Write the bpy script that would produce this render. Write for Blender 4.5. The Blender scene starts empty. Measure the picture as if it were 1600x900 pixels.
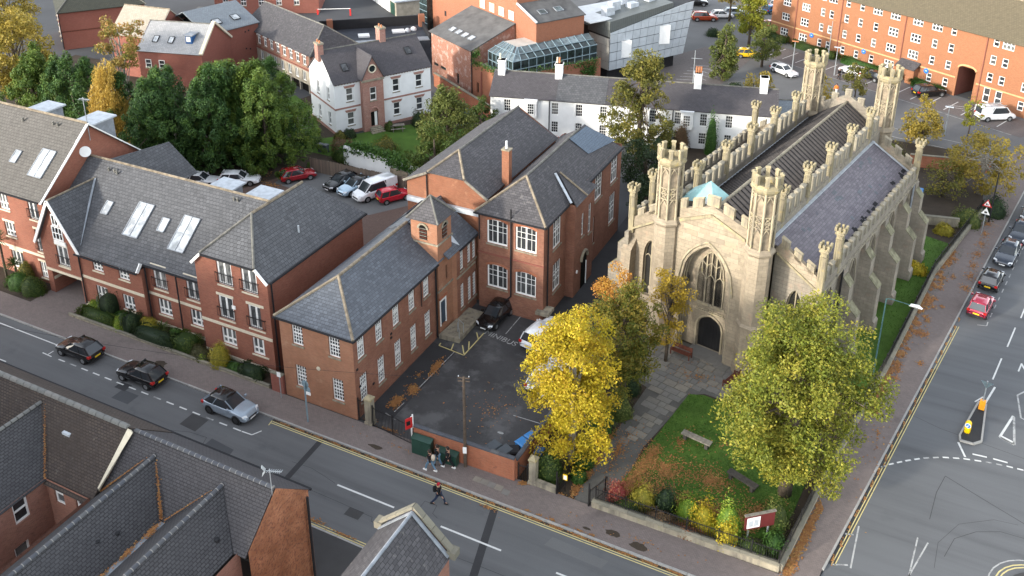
import bpy, math, random
import numpy as np
from mathutils import Vector, Matrix
R = math.radians
scene = bpy.context.scene
COL = scene.collection
PI = math.pi
# ------------------------------------------------------------------ camera
cam_d = bpy.data.cameras.new('camera')
cam = bpy.data.objects.new('camera', cam_d)
COL.objects.link(cam)
cam_d.sensor_fit = 'HORIZONTAL'
cam_d.sensor_width = 36.0
cam_d.lens = 36.0 * 1450.0 / 1600.0
cam_d.shift_y = -270.0 / 1600.0
cam_d.clip_start = 0.5
cam_d.clip_end = 4000.0
cam.location = (0, 0, 46.0)
cam.matrix_world = Matrix.Translation((0, 0, 46.0)) @ Matrix.Rotation(R(26.2), 4, 'Z') @ Matrix.Rotation(R(90 - 21.65), 4, 'X') @ Matrix.Rotation(R(0.2), 4, 'Z')
scene.camera = cam
# ------------------------------------------------------------------ light
SUN_AZ, SUN_EL = 32.7 + 180.0, 16.0        # compass angle from +Y towards +X of the sun itself
world = bpy.data.worlds.new('World')
scene.world = world
world.use_nodes = True
wn = world.node_tree.nodes
bg = wn['Background']
sky = wn.new('ShaderNodeTexSky')
sky.sky_type = 'NISHITA'
sky.sun_disc = False
sky.sun_elevation = R(SUN_EL)
sky.sun_rotation = R(SUN_AZ)
sky.air_density = 1.0
sky.dust_density = 0.8
sky.ozone_density = 1.0
haze = wn.new('ShaderNodeHueSaturation')            # thin high cloud: paler, brighter sky
haze.inputs['Saturation'].default_value = 0.34
haze.inputs['Value'].default_value = 1.6
world.node_tree.links.new(sky.outputs[0], haze.inputs['Color'])
world.node_tree.links.new(haze.outputs[0], bg.inputs[0])
bg.inputs[1].default_value = 0.15
sun_d = bpy.data.lights.new('sun', 'SUN')
sun_d.energy = 2.0
sun_d.angle = R(4)
sun_d.color = (1.0, 0.92, 0.79)
sun = bpy.data.objects.new('sun', sun_d)
COL.objects.link(sun)
_a, _e = R(SUN_AZ), R(SUN_EL)
to_sun = Vector((math.sin(_a) * math.cos(_e), math.cos(_a) * math.cos(_e), math.sin(_e)))
sun.rotation_euler = to_sun.to_track_quat('Z', 'Y').to_euler()
sun.location = to_sun * 150
scene.view_settings.view_transform = 'Standard'
scene.view_settings.look = 'None'
scene.view_settings.gamma = 1.0
scene.view_settings.use_curve_mapping = False
scene.view_settings.exposure = 1.55
# ------------------------------------------------------------------ materials
def newmat(name, rough=0.8, spec=0.3, metal=0.0):
 m = bpy.data.materials.new(name)
 m.use_nodes = True
 b = m.node_tree.nodes['Principled BSDF']
 b.inputs['Roughness'].default_value = rough
 b.inputs['Specular IOR Level'].default_value = spec
 b.inputs['Metallic'].default_value = metal
 return m, m.node_tree, b
def nd(nt, t, **kw):
 n = nt.nodes.new(t)
 for k, v in kw.items():
  if k in n.inputs: n.inputs[k].default_value = v
  else: setattr(n, k, v)
 return n
def rgba(c): return (c[0], c[1], c[2], 1.0)
def mixc(nt, fac, a, b, mode='MIX'):
 n = nt.nodes.new('ShaderNodeMix')
 n.data_type = 'RGBA'
 n.blend_type = mode
 for sock, val in ((0, fac), (6, a), (7, b)):
  if hasattr(val, 'is_output') or isinstance(val, bpy.types.NodeSocket): nt.links.new(val, n.inputs[sock])
  elif sock == 0: n.inputs[0].default_value = val
  else: n.inputs[sock].default_value = rgba(val)
 return n.outputs[2]
def ramp(nt, src, stops):
 n = nt.nodes.new('ShaderNodeValToRGB')
 el = n.color_ramp.elements
 while len(el) < len(stops): el.new(0.5)
 for e, (p, c) in zip(el, stops):
  e.position = p
  e.color = rgba(c) if not isinstance(c, (int, float)) else (c, c, c, 1)
 nt.links.new(src, n.inputs[0])
 return n.outputs[0]
def uvnode(nt): return nt.nodes.new('ShaderNodeTexCoord').outputs['UV']
def objnode(nt): return nt.nodes.new('ShaderNodeTexCoord').outputs['Object']
def noise(nt, vec, scale, detail=4, rough=0.6):
 n = nd(nt, 'ShaderNodeTexNoise', Scale=scale, Detail=detail, Roughness=rough)
 nt.links.new(vec, n.inputs['Vector'])
 return n.outputs['Fac']
def bump(nt, b, h, strength=0.5, dist=0.02):
 n = nd(nt, 'ShaderNodeBump', Strength=strength, Distance=dist)
 nt.links.new(h, n.inputs['Height'])
 nt.links.new(n.outputs[0], b.inputs['Normal'])
def plain(name, c, rough=0.6, spec=0.3, metal=0.0, var=0.12, scale=3.0):
 m, nt, b = newmat(name, rough, spec, metal)
 f = noise(nt, objnode(nt), scale)
 lo = tuple(x * (1 - var) for x in c); hi = tuple(min(1, x * (1 + var)) for x in c)
 nt.links.new(ramp(nt, f, [(0.3, lo), (0.7, hi)]), b.inputs['Base Color'])
 return m
def course(name, c1, c2, mortar, w, h, ms, stain=(0.5, 0.75), rough=0.85, bs=0.4, bd=0.02, patch=None, spec=0.2, sscale=0.35, offs=0.5, streak=False):
 """masonry / slates laid in courses on the mesh's metric UVs"""
 m, nt, b = newmat(name, rough, spec)
 uv = uvnode(nt)
 t = nd(nt, 'ShaderNodeTexBrick', offset=offs, Scale=1.0, **{'Brick Width': w, 'Row Height': h, 'Mortar Size': ms, 'Mortar Smooth': 0.3, 'Bias': 0.0})
 nt.links.new(uv, t.inputs['Vector'])
 t.inputs['Color1'].default_value = rgba(c1); t.inputs['Color2'].default_value = rgba(c2); t.inputs['Mortar'].default_value = rgba(mortar)
 col = t.outputs['Color']
 f = noise(nt, uv, sscale, 6, 0.65)
 col = mixc(nt, ramp(nt, f, [(0.38, 0.0), (0.62, stain[0])]), col, tuple(x * stain[1] for x in c1))
 f2 = noise(nt, uv, 2.2, 5, 0.7)
 col = mixc(nt, ramp(nt, f2, [(0.45, 0.0), (0.75, 0.45)]), col, tuple(min(1, x * 1.35) for x in c2))
 if streak:
  mp = nd(nt, 'ShaderNodeMapping'); mp.inputs['Scale'].default_value = (2.0, 0.12, 1)
  nt.links.new(uv, mp.inputs['Vector'])
  f4 = noise(nt, mp.outputs[0], 1.0, 4, 0.6)
  col = mixc(nt, ramp(nt, f4, [(0.5, 0.0), (0.7, 0.35)]), col, tuple(x * 0.55 for x in c1))
 if patch:
  f3 = noise(nt, uv, patch[1], 4, 0.6)
  col = mixc(nt, ramp(nt, f3, [(patch[2], 0.0), (patch[2] + 0.1, patch[3])]), col, patch[0])
 nt.links.new(col, b.inputs['Base Color'])
 inv = nd(nt, 'ShaderNodeMath', operation='SUBTRACT'); inv.inputs[0].default_value = 1.0
 nt.links.new(t.outputs['Fac'], inv.inputs[1])
 bump(nt, b, inv.outputs[0], bs, bd)
 return m
def ground_mat(name, c, var=0.25, fine=40, big=0.25, rough=0.9, stain=None, spec=0.25, streak=None):
 m, nt, b = newmat(name, rough, spec)
 v = objnode(nt)
 f = noise(nt, v, big, 6, 0.6)
 col = ramp(nt, f, [(0.3, tuple(x * (1 - var) for x in c)), (0.5, c), (0.72, tuple(x * (1 + var) for x in c))])
 g = noise(nt, v, fine, 2, 0.5)
 col = mixc(nt, 0.35, col, ramp(nt, g, [(0.3, tuple(x * .6 for x in c)), (0.7, tuple(x * 1.4 for x in c))]))
 if stain:
  f3 = noise(nt, v, stain[1], 5, 0.65)
  col = mixc(nt, ramp(nt, f3, [(stain[2], 0.0), (stain[2] + 0.12, stain[3])]), col, stain[0])
 if streak:                                     # wheel tracks worn along the lane
  mp = nd(nt, 'ShaderNodeMapping'); mp.inputs['Rotation'].default_value = (0, 0, streak[0]); mp.inputs['Scale'].default_value = (streak[1], streak[2], 1)
  nt.links.new(v, mp.inputs['Vector'])
  f5 = noise(nt, mp.outputs[0], 1.0, 4, 0.6)
  col = mixc(nt, ramp(nt, f5, [(0.42, 0.0), (0.62, 0.5)]), col, tuple(x * 1.3 for x in c))
  col = mixc(nt, ramp(nt, f5, [(0.3, 0.5), (0.42, 0.0)]), col, tuple(x * .68 for x in c))
 nt.links.new(col, b.inputs['Base Color'])
 bump(nt, b, g, 0.3, 0.01)
 return m
def leaf_mat(name, cols, trans=0.3, rough=0.6, nscale=0.5):
 m, nt, b = newmat(name, rough, 0.25)
 a = nt.nodes.new('ShaderNodeAttribute'); a.attribute_name = 'rnd'
 n = len(cols)
 c = ramp(nt, a.outputs['Fac'], [(i / max(1, n - 1), k) for i, k in enumerate(cols)])
 f = noise(nt, objnode(nt), nscale, 3, 0.6)
 c = mixc(nt, ramp(nt, f, [(0.35, 0.0), (0.65, 0.55)]), c, cols[0])
 nt.links.new(c, b.inputs['Base Color'])
 tr = nt.nodes.new('ShaderNodeBsdfTranslucent')
 nt.links.new(c, tr.inputs[0])
 mx = nt.nodes.new('ShaderNodeMixShader'); mx.inputs[0].default_value = trans
 nt.links.new(b.outputs[0], mx.inputs[1]); nt.links.new(tr.outputs[0], mx.inputs[2])
 nt.links.new(mx.outputs[0], nt.nodes['Material Output'].inputs[0])
 return m
def rand_mat(name, cols, rough=0.8, spec=0.2, scale=6.0, bs=0.2):
 """one colour per object (Object Info random), with grain"""
 m, nt, b = newmat(name, rough, spec)
 oi = nt.nodes.new('ShaderNodeObjectInfo')
 n = len(cols)
 c = ramp(nt, oi.outputs['Random'], [(i / (n - 1), k) for i, k in enumerate(cols)])
 f = noise(nt, objnode(nt), scale, 5, 0.65)
 c = mixc(nt, ramp(nt, f, [(0.4, 0.0), (0.75, 0.5)]), c, tuple(x * 0.6 for x in cols[0]))
 nt.links.new(c, b.inputs['Base Color'])
 bump(nt, b, f, bs, 0.01)
 return m
def glass_mat(name, cols, rough=0.08):
 m, nt, b = newmat(name, rough, 0.5)
 oi = nt.nodes.new('ShaderNodeObjectInfo')
 n = len(cols)
 c = ramp(nt, oi.outputs['Random'], [(i / (n - 1), k) for i, k in enumerate(cols)])
 f = noise(nt, objnode(nt), 1.5, 2, 0.5)
 c = mixc(nt, ramp(nt, f, [(0.45, 0.0), (0.6, 0.6)]), c, tuple(x * 0.4 for x in cols[0]))
 nt.links.new(c, b.inputs['Base Color'])
 return m
def weather(name, c, soot=(.11, .1, .085), lich=(.3, .26, .1), scale=1.3):
 m, nt, b = newmat(name, .9, .15)
 v = objnode(nt)
 col = ramp(nt, noise(nt, v, scale, 5, .65), [(.3, tuple(x * .72 for x in c)), (.6, c), (.8, tuple(min(1, x * 1.18) for x in c))])
 mp = nd(nt, 'ShaderNodeMapping'); mp.inputs['Scale'].default_value = (2.2, 2.2, .35)
 nt.links.new(v, mp.inputs['Vector'])
 col = mixc(nt, ramp(nt, noise(nt, mp.outputs[0], 1.0, 5, .6), [(.48, 0.0), (.68, .8)]), col, soot)
 col = mixc(nt, ramp(nt, noise(nt, v, 2.6, 3, .6), [(.58, 0.0), (.7, .55)]), col, lich)
 nt.links.new(col, b.inputs['Base Color']); bump(nt, b, noise(nt, v, 9, 4, .6), .35, .015)
 return m
M = {}
M['brick_school'] = course('brick_school', (.3, .135, .085), (.195, .08, .055), (.24, .17, .13), .23, .078, .008, (.65, .55), patch=((.34, .21, .15), 0.8, .64, .5), sscale=.5)
M['brick_hall'] = course('brick_hall', (.27, .105, .057), (.2, .074, .042), (.23, .15, .1), .23, .078, .01, (.5, .65), patch=((.33, .17, .1), .9, .6, .6), sscale=.6)
M['brick_front'] = course('brick_front', (.34, .165, .095), (.28, .125, .075), (.26, .18, .13), .23, .078, .008, (.5, .65), patch=((.40, .24, .16), 0.7, .62, .6), sscale=.5)
M['brick_apart'] = course('brick_apart', (.285, .108, .07), (.215, .077, .053), (.25, .155, .11), .23, .078, .008, (.45, .68), patch=((.12, .05, .035), 5.0, .62, .6))
M['brick_near'] = course('brick_near', (.32, .15, .105), (.22, .10, .075), (.28, .19, .15), .23, .078, .012, (.5, .65), patch=((.14, .07, .055), 4.0, .58, .6))
M['brick_gable'] = course('brick_gable', (.52, .22, .105), (.42, .155, .078), (.42, .25, .15), .23, .078, .012, (.75, .38), patch=((.2, .085, .058), 6.0, .5, .8), sscale=1.1, bs=1.0, bd=.05)
M['brick_wall'] = course('brick_wall', (.40, .135, .07), (.30, .1, .055), (.3, .18, .12), .23, .078, .012, (.6, .5), patch=((.15, .07, .05), 2.0, .6, .6))
M['brick_orange'] = course('brick_orange', (.28, .122, .062), (.24, .1, .05), (.28, .165, .105), .23, .078, .006, (.2, .85), patch=((.3, .1, .05), 4, .66, .3))
M['brick_arts'] = course('brick_arts', (.29, .118, .068), (.25, .098, .056), (.3, .175, .12), .23, .078, .006, (.25, .8))
M['brick_white'] = course('brick_bloom', (.29, .11, .065), (.25, .09, .053), (.38, .3, .25), .23, .078, .012, (.2, .8), patch=((.47, .37, .32), 1.2, .53, .65), sscale=.5)
M['brick_dark'] = course('brick_dark', (.25, .088, .064), (.205, .07, .052), (.2, .11, .09), .23, .078, .008, (.4, .75))
M['brick_villa'] = course('brick_villa', (.34, .16, .12), (.22, .09, .075), (.42, .32, .27), .24, .09, .015, (.4, .8), patch=((.45, .3, .25), 3, .58, .5))
M['slate_school'] = course('slate_school', (.115, .128, .15), (.062, .07, .083), (.026, .028, .033), .36, .24, .016, (.45, .6), .55, .7, .02, spec=.4, streak=True)
M['slate_old'] = course('slate_old', (.1, .095, .099), (.056, .053, .057), (.026, .025, .026), .34, .22, .016, (.6, .55), .7, .7, .02, patch=((.17, .16, .15), 2.5, .6, .55), streak=True)
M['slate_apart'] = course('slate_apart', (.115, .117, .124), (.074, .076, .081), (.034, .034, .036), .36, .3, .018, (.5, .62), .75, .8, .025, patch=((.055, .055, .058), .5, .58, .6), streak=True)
M['slate_lit'] = course('slate_sunlit', (.125, .118, .108), (.1, .094, .086), (.055, .05, .045), .36, .3, .016, (.4, .7), .85, .8, .025, streak=True)  # apartment slate with warm sunlight put into its colour
M['tile_near'] = course('tile_near', (.07, .068, .071), (.052, .051, .054), (.021, .0205, .021), .28, .17, .022, (.3, .75), .75, .9, .03, patch=((.15, .15, .15), 3.0, .72, .6))
M['tile_grey'] = course('tile_grey', (.07, .066, .07), (.056, .054, .057), (.028, .027, .028), .28, .17, .02, (.4, .7), .8, .8, .03, patch=((.16, .155, .15), 3.0, .7, .6))
M['tile_brown'] = course('tile_brown', (.085, .066, .055), (.056, .046, .042), (.026, .022, .02), .25, .16, .022, (.7, .5), .85, .9, .03, patch=((.19, .17, .15), 2.0, .64, .6), streak=True)
M['slate_church'] = course('slate_church', (.19, .172, .19), (.115, .104, .12), (.06, .052, .058), .42, .24, .014, (.35, .78), .7, .7, .02, patch=((.07, .08, .095), 1.3, .63, .85), streak=True)
M['slate_villa'] = course('slate_villa', (.085, .08, .085), (.065, .06, .066), (.035, .032, .034), .32, .2, .014, (.5, .65), .75, .6, .02, patch=((.2, .19, .18), 3.5, .66, .6))
M['slate_white'] = course('slate_frosted', (.34, .34, .34), (.27, .27, .275), (.15, .15, .15), .36, .25, .016, (.4, .75), .7, .6, .02, patch=((.22, .23, .24), .9, .56, .6))
M['slate_blue'] = course('slate_bluegrey', (.2, .225, .245), (.16, .18, .2), (.08, .09, .1), .36, .25, .016, (.4, .75), .6, .6, .02)
M['slate_tan'] = course('slate_tan', (.13, .108, .07), (.105, .088, .058), (.055, .047, .034), .34, .28, .016, (.3, .75), .85, .7, .02)
M['slate_moss'] = course('slate_moss', (.06, .062, .048), (.046, .048, .04), (.022, .022, .02), .34, .28, .02, (.4, .7), .85, .8, .02)
M['slate_patch'] = course('slate_patch', (.1, .135, .18), (.08, .11, .15), (.04, .05, .065), .36, .24, .016, (.2, .8), .55, .6, .02)
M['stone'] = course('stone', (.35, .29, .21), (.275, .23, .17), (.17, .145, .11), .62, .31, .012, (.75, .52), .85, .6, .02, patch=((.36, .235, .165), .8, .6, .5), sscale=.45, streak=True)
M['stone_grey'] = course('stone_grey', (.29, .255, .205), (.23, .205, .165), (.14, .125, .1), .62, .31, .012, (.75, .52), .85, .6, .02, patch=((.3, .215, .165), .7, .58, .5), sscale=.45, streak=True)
M['stone_trim'] = weather('stone_trim', (.37, .315, .22))
M['stone_old'] = weather('stone_old', (.3, .265, .2), lich=(.2, .19, .09))
M['stone_lichen'] = weather('stone_lichen', (.32, .275, .175), lich=(.36, .27, .07))
M['stone_block'] = rand_mat('stone_block', [(.35, .29, .21), (.31, .255, .19), (.37, .275, .195), (.22, .19, .145), (.38, .315, .225), (.3, .22, .15), (.34, .295, .225)], .85, .2, 3)
M['stone_recess_shade'] = plain('stone_recess_shade', (.22, .18, .13), .9, .15, var=.35, scale=2.5)  # shade of the recessed turret panels put into the stone colour
M['flag'] = rand_mat('flag', [(.2, .19, .165), (.165, .158, .145), (.235, .21, .17), (.145, .14, .13), (.185, .175, .16)], .85, .2, 2.5)
M['kerb'] = rand_mat('kerb', [(.34, .33, .31), (.28, .275, .26), (.38, .365, .34)], .85, .2, 4)
M['coping'] = rand_mat('coping', [(.21, .195, .15), (.16, .15, .12), (.25, .225, .17)], .9, .15, 3)
M['ridge_dark'] = rand_mat('ridge_dark', [(.075, .08, .092), (.06, .064, .075), (.1, .1, .1)], .7, .3, 5)
M['ridge_old'] = rand_mat('ridge_old', [(.16, .16, .15), (.13, .13, .125), (.2, .19, .175)], .85, .2, 4)
M['ridge_buff'] = plain('ridge_buff', (.2, .165, .12), .85, .2, var=.45, scale=2.5)
M['ridge_grey'] = plain('ridge_grey', (.14, .135, .12), .85, .2, var=.35, scale=2.5)
M['mortar'] = plain('mortar', (.2, .195, .185), .9, .1)
M['lead'] = plain('lead', (.24, .26, .285), .5, .4, .2, var=.25, scale=2)
M['lead_pale'] = plain('lead_pale', (.42, .45, .48), .5, .4, .1, var=.2, scale=2)
M['white'] = plain('white_paint', (.78, .78, .76), .45, .4, var=.04)
M['render_white'] = plain('render_white', (.7, .71, .71), .8, .2, var=.06, scale=.8)
M['cream'] = plain('cream_stone', (.58, .52, .40), .8, .2, var=.1)
M['black'] = plain('black_paint', (.012, .012, .013), .35, .5)
M['black_matt'] = plain('black_matt', (.02, .02, .022), .8, .2)
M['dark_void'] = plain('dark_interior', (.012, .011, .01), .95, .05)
M['green_paint'] = plain('green_paint', (.018, .052, .038), .4, .4)
M['blue_plastic'] = plain('blue_plastic', (.01, .16, .42), .4, .5)
M['blue_dark'] = plain('blue_bin', (.012, .075, .22), .45, .5)
M['grey_plastic'] = plain('grey_plastic', (.055, .065, .075), .5, .4)
M['wood_dark'] = plain('wood_dark', (.11, .035, .022), .6, .3, var=.3, scale=5)
M['wood_grey'] = plain('wood_grey', (.17, .155, .13), .85, .15, var=.35, scale=4)
M['wood_fence'] = rand_mat('wood_fence', [(.16, .125, .1), (.12, .095, .078), (.2, .155, .12)], .85, .15, 5)
M['pole_wood'] = plain('pole_wood', (.085, .065, .05), .85, .15, var=.3, scale=4)
M['steel'] = plain('galvanised', (.36, .39, .41), .4, .5, .5, var=.12)
M['lamp_grey'] = plain('lamp_grey', (.22, .3, .34), .45, .4, .2)
M['lamp_green'] = plain('lamp_green', (.05, .11, .11), .45, .4)
M['glass'] = glass_mat('window_glass', [(.015, .017, .02), (.05, .052, .054), (.022, .025, .03), (.17, .17, .16), (.018, .02, .025), (.08, .085, .09), (.03, .034, .04)])
M['glass_curtain'] = glass_mat('window_glass_curtain', [(.05, .055, .06), (.16, .165, .165), (.09, .1, .105), (.24, .24, .23), (.07, .08, .09)], .15)
M['glass_big'] = glass_mat('window_glass_grey', [(.04, .043, .047), (.09, .092, .094), (.03, .033, .037), (.06, .064, .068)], .12)
M['glass_roof'] = glass_mat('rooflight_glass', [(.32, .35, .37), (.48, .5, .52), (.4, .43, .45), (.55, .57, .58)], .12)
M['glass_green'] = glass_mat('conservatory_glass', [(.09, .12, .125), (.16, .21, .225), (.05, .06, .06), (.2, .25, .27), (.03, .03, .033)], .06)
M['glass_dark'] = glass_mat('glass_dark', [(.012, .018, .018), (.03, .045, .045), (.02, .03, .03)], .05)
M['glass_lead'] = course('leaded_glass', (.008, .008, .008), (.022, .02, .017), (.035, .032, .028), .16, .22, .012, (.4, .5), .45, .3, .01, spec=.5, offs=0.0)
M['asphalt'] = ground_mat('asphalt', (.062, .064, .068), .22, 30, .12, stain=((.035, .036, .038), .35, .62, .5))
M['asphalt_road'] = ground_mat('asphalt_road', (.1, .101, .103), .16, 30, .1, stain=((.06, .062, .065), .3, .58, .55), streak=(0, .045, .9))
M['asphalt_lane'] = ground_mat('asphalt_lane', (.1, .103, .107), .16, 30, .1, stain=((.066, .068, .07), .3, .6, .5), streak=(R(-78.7), .045, .8))
M['asphalt_dark'] = ground_mat('asphalt_dark', (.036, .036, .038), .3, 30, .4)
M['asphalt_mid'] = ground_mat('asphalt_mid', (.05, .049, .049), .25, 30, .4)
M['asphalt_yard'] = ground_mat('asphalt_yard', (.052, .051, .052), .4, 25, .35, stain=((.105, .104, .104), .42, .52, .75), rough=.75)
M['asphalt_pale'] = ground_mat('asphalt_pale', (.12, .12, .12), .2, 30, .2)
M['earth'] = ground_mat('earth', (.045, .034, .024), .4, 12, .6)
M['paving'] = course('paving', (.185, .152, .14), (.155, .128, .119), (.1, .085, .078), .2, .1, .008, (.4, .72), .9, .3, .008, patch=((.1, .084, .077), .35, .62, .6))
M['paving_grey'] = course('paving_grey', (.15, .13, .125), (.125, .11, .105), (.075, .066, .062), .2, .1, .008, (.4, .75), .9, .3, .008)
M['paving_red'] = course('paving_red', (.13, .088, .072), (.105, .07, .058), (.06, .045, .04), .2, .1, .008, (.4, .75), .9, .3, .008)
M['grass'] = ground_mat('grass', (.055, .11, .016), .4, 18, .5, rough=.95)
M['line_white'] = ground_mat('line_white', (.55, .55, .53), .12, 25, 1.2, stain=((.2, .2, .2), 2.5, .6, .6))
M['line_worn'] = ground_mat('line_worn', (.34, .34, .33), .2, 25, 1.5, stain=((.13, .13, .13), 2.0, .5, .8))
M['line_yellow'] = ground_mat('line_yellow', (.52, .44, .2), .15, 25, 1.2, stain=((.2, .17, .1), 2.0, .58, .7))
M['bark'] = plain('bark', (.085, .068, .052), .9, .1, var=.4, scale=5)
M['bark_pale'] = plain('bark_pale', (.24, .22, .19), .9, .1, var=.35, scale=5)
M['tyre'] = plain('tyre', (.018, .018, .018), .8, .2)
M['rim'] = plain('rim', (.34, .35, .36), .35, .5, .6)
M['rim_dark'] = plain('rim_dark', (.05, .05, .052), .35, .5, .5)
M['car_glass'] = plain('car_glass', (.03, .035, .04), .06, .7)
M['lamp_red'] = plain('lamp_red', (.42, .015, .012), .2, .5)
M['lamp_clear'] = plain('lamp_clear', (.62, .64, .66), .12, .6)
M['plate_yellow'] = plain('plate_yellow', (.75, .5, .03), .4, .4)
M['plate_white'] = plain('plate_white', (.75, .75, .74), .4, .4)
M['trim'] = plain('trim', (.02, .02, .021), .6, .3)
M['sign_red'] = plain('sign_red', (.5, .025, .025), .4, .4)
M['sign_blue'] = plain('sign_blue', (.01, .14, .5), .4, .4)
M['sign_yellow'] = plain('sign_yellow', (.8, .5, .0), .4, .4)
M['board_red'] = plain('board_red', (.11, .02, .02), .45, .4)
M['terracotta'] = plain('terracotta', (.4, .17, .08), .8, .2)
M['clad_silver'] = rand_mat('clad_silver', [(.45, .49, .52), (.48, .52, .55), (.42, .455, .48)], .4, .5, 1.0, .02)
M['clad_grey'] = course('clad_grey', (.105, .115, .11), (.095, .105, .1), (.05, .055, .053), .4, 8, .03, (.2, .8), .5, .6, .02, spec=.4)
M['felt'] = plain('felt', (.1, .1, .1), .9, .15, var=.25, scale=.7)
M['felt_dark'] = plain('felt_dark', (.035, .04, .05), .75, .3, var=.3, scale=.7)
M['felt_pale'] = plain('felt_pale', (.42, .39, .35), .85, .2, var=.15, scale=.7)
M['felt_nave'] = course('felt_nave', (.155, .13, .11), (.13, .11, .095), (.07, .06, .052), 3.0, .62, .02, (.45, .72), .9, .3, .01, patch=((.2, .17, .14), 1.2, .6, .5))
M['felt_seam'] = plain('felt_seam', (.045, .042, .042), .9, .15, var=.3)
M['stone_grey_m'] = weather('stone_weathered', (.3, .27, .21), lich=(.24, .22, .12))
M['render_old'] = plain('render_old', (.3, .27, .22), .9, .15, var=.25, scale=.9)
M['slate_lightwarm'] = course('slate_lightwarm', (.36, .32, .26), (.29, .26, .21), (.16, .14, .12), .36, .25, .016, (.4, .75), .75, .6, .02)
M['felt_pale_r'] = rand_mat('pale_panel', [(.5, .48, .42), (.44, .42, .37), (.54, .52, .46)], .5, .4, 1.0, .02)
M['felt_white'] = plain('felt_white', (.6, .61, .61), .7, .3, var=.12, scale=1)
M['cream_brick'] = plain('cream_brick', (.5, .3, .15), .85, .2, var=.15)
M['sign_orange'] = plain('sign_orange', (.8, .32, .02), .4, .4)
M['path_joint'] = ground_mat('path_joint', (.1, .096, .088), .3, 20, .5)
M['stone_moss'] = plain('stone_moss', (.17, .16, .105), .9, .15, var=.5, scale=2)
M['door_blue'] = plain('door_blue', (.035, .055, .08), .5, .3)
M['bench_dark'] = plain('bench_dark', (.06, .055, .048), .85, .15, var=.3)
M['tarpaulin'] = plain('tarpaulin', (.25, .44, .44), .5, .4, var=.12, scale=1.5)
M['rust_leaf'] = leaf_mat('leaf_litter', [(.26, .11, .04), (.36, .17, .055), (.2, .085, .035), (.42, .26, .08)], .1)
M['skin'] = plain('skin', (.42, .24, .17), .6, .3)
M['denim'] = plain('denim', (.12, .2, .28), .8, .2)
M['denim_dark'] = plain('denim_dark', (.02, .03, .06), .8, .2)
M['cloth_black'] = plain('cloth_black', (.014, .014, .016), .85, .15)
M['cloth_cream'] = plain('cloth_cream', (.5, .42, .33), .85, .15)
M['cloth_red'] = plain('cloth_red', (.3, .015, .025), .85, .15)
M['cloth_orange'] = plain('cloth_orange', (.7, .18, .03), .8, .15)
M['hair'] = plain('hair', (.02, .013, .01), .6, .3)
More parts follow.
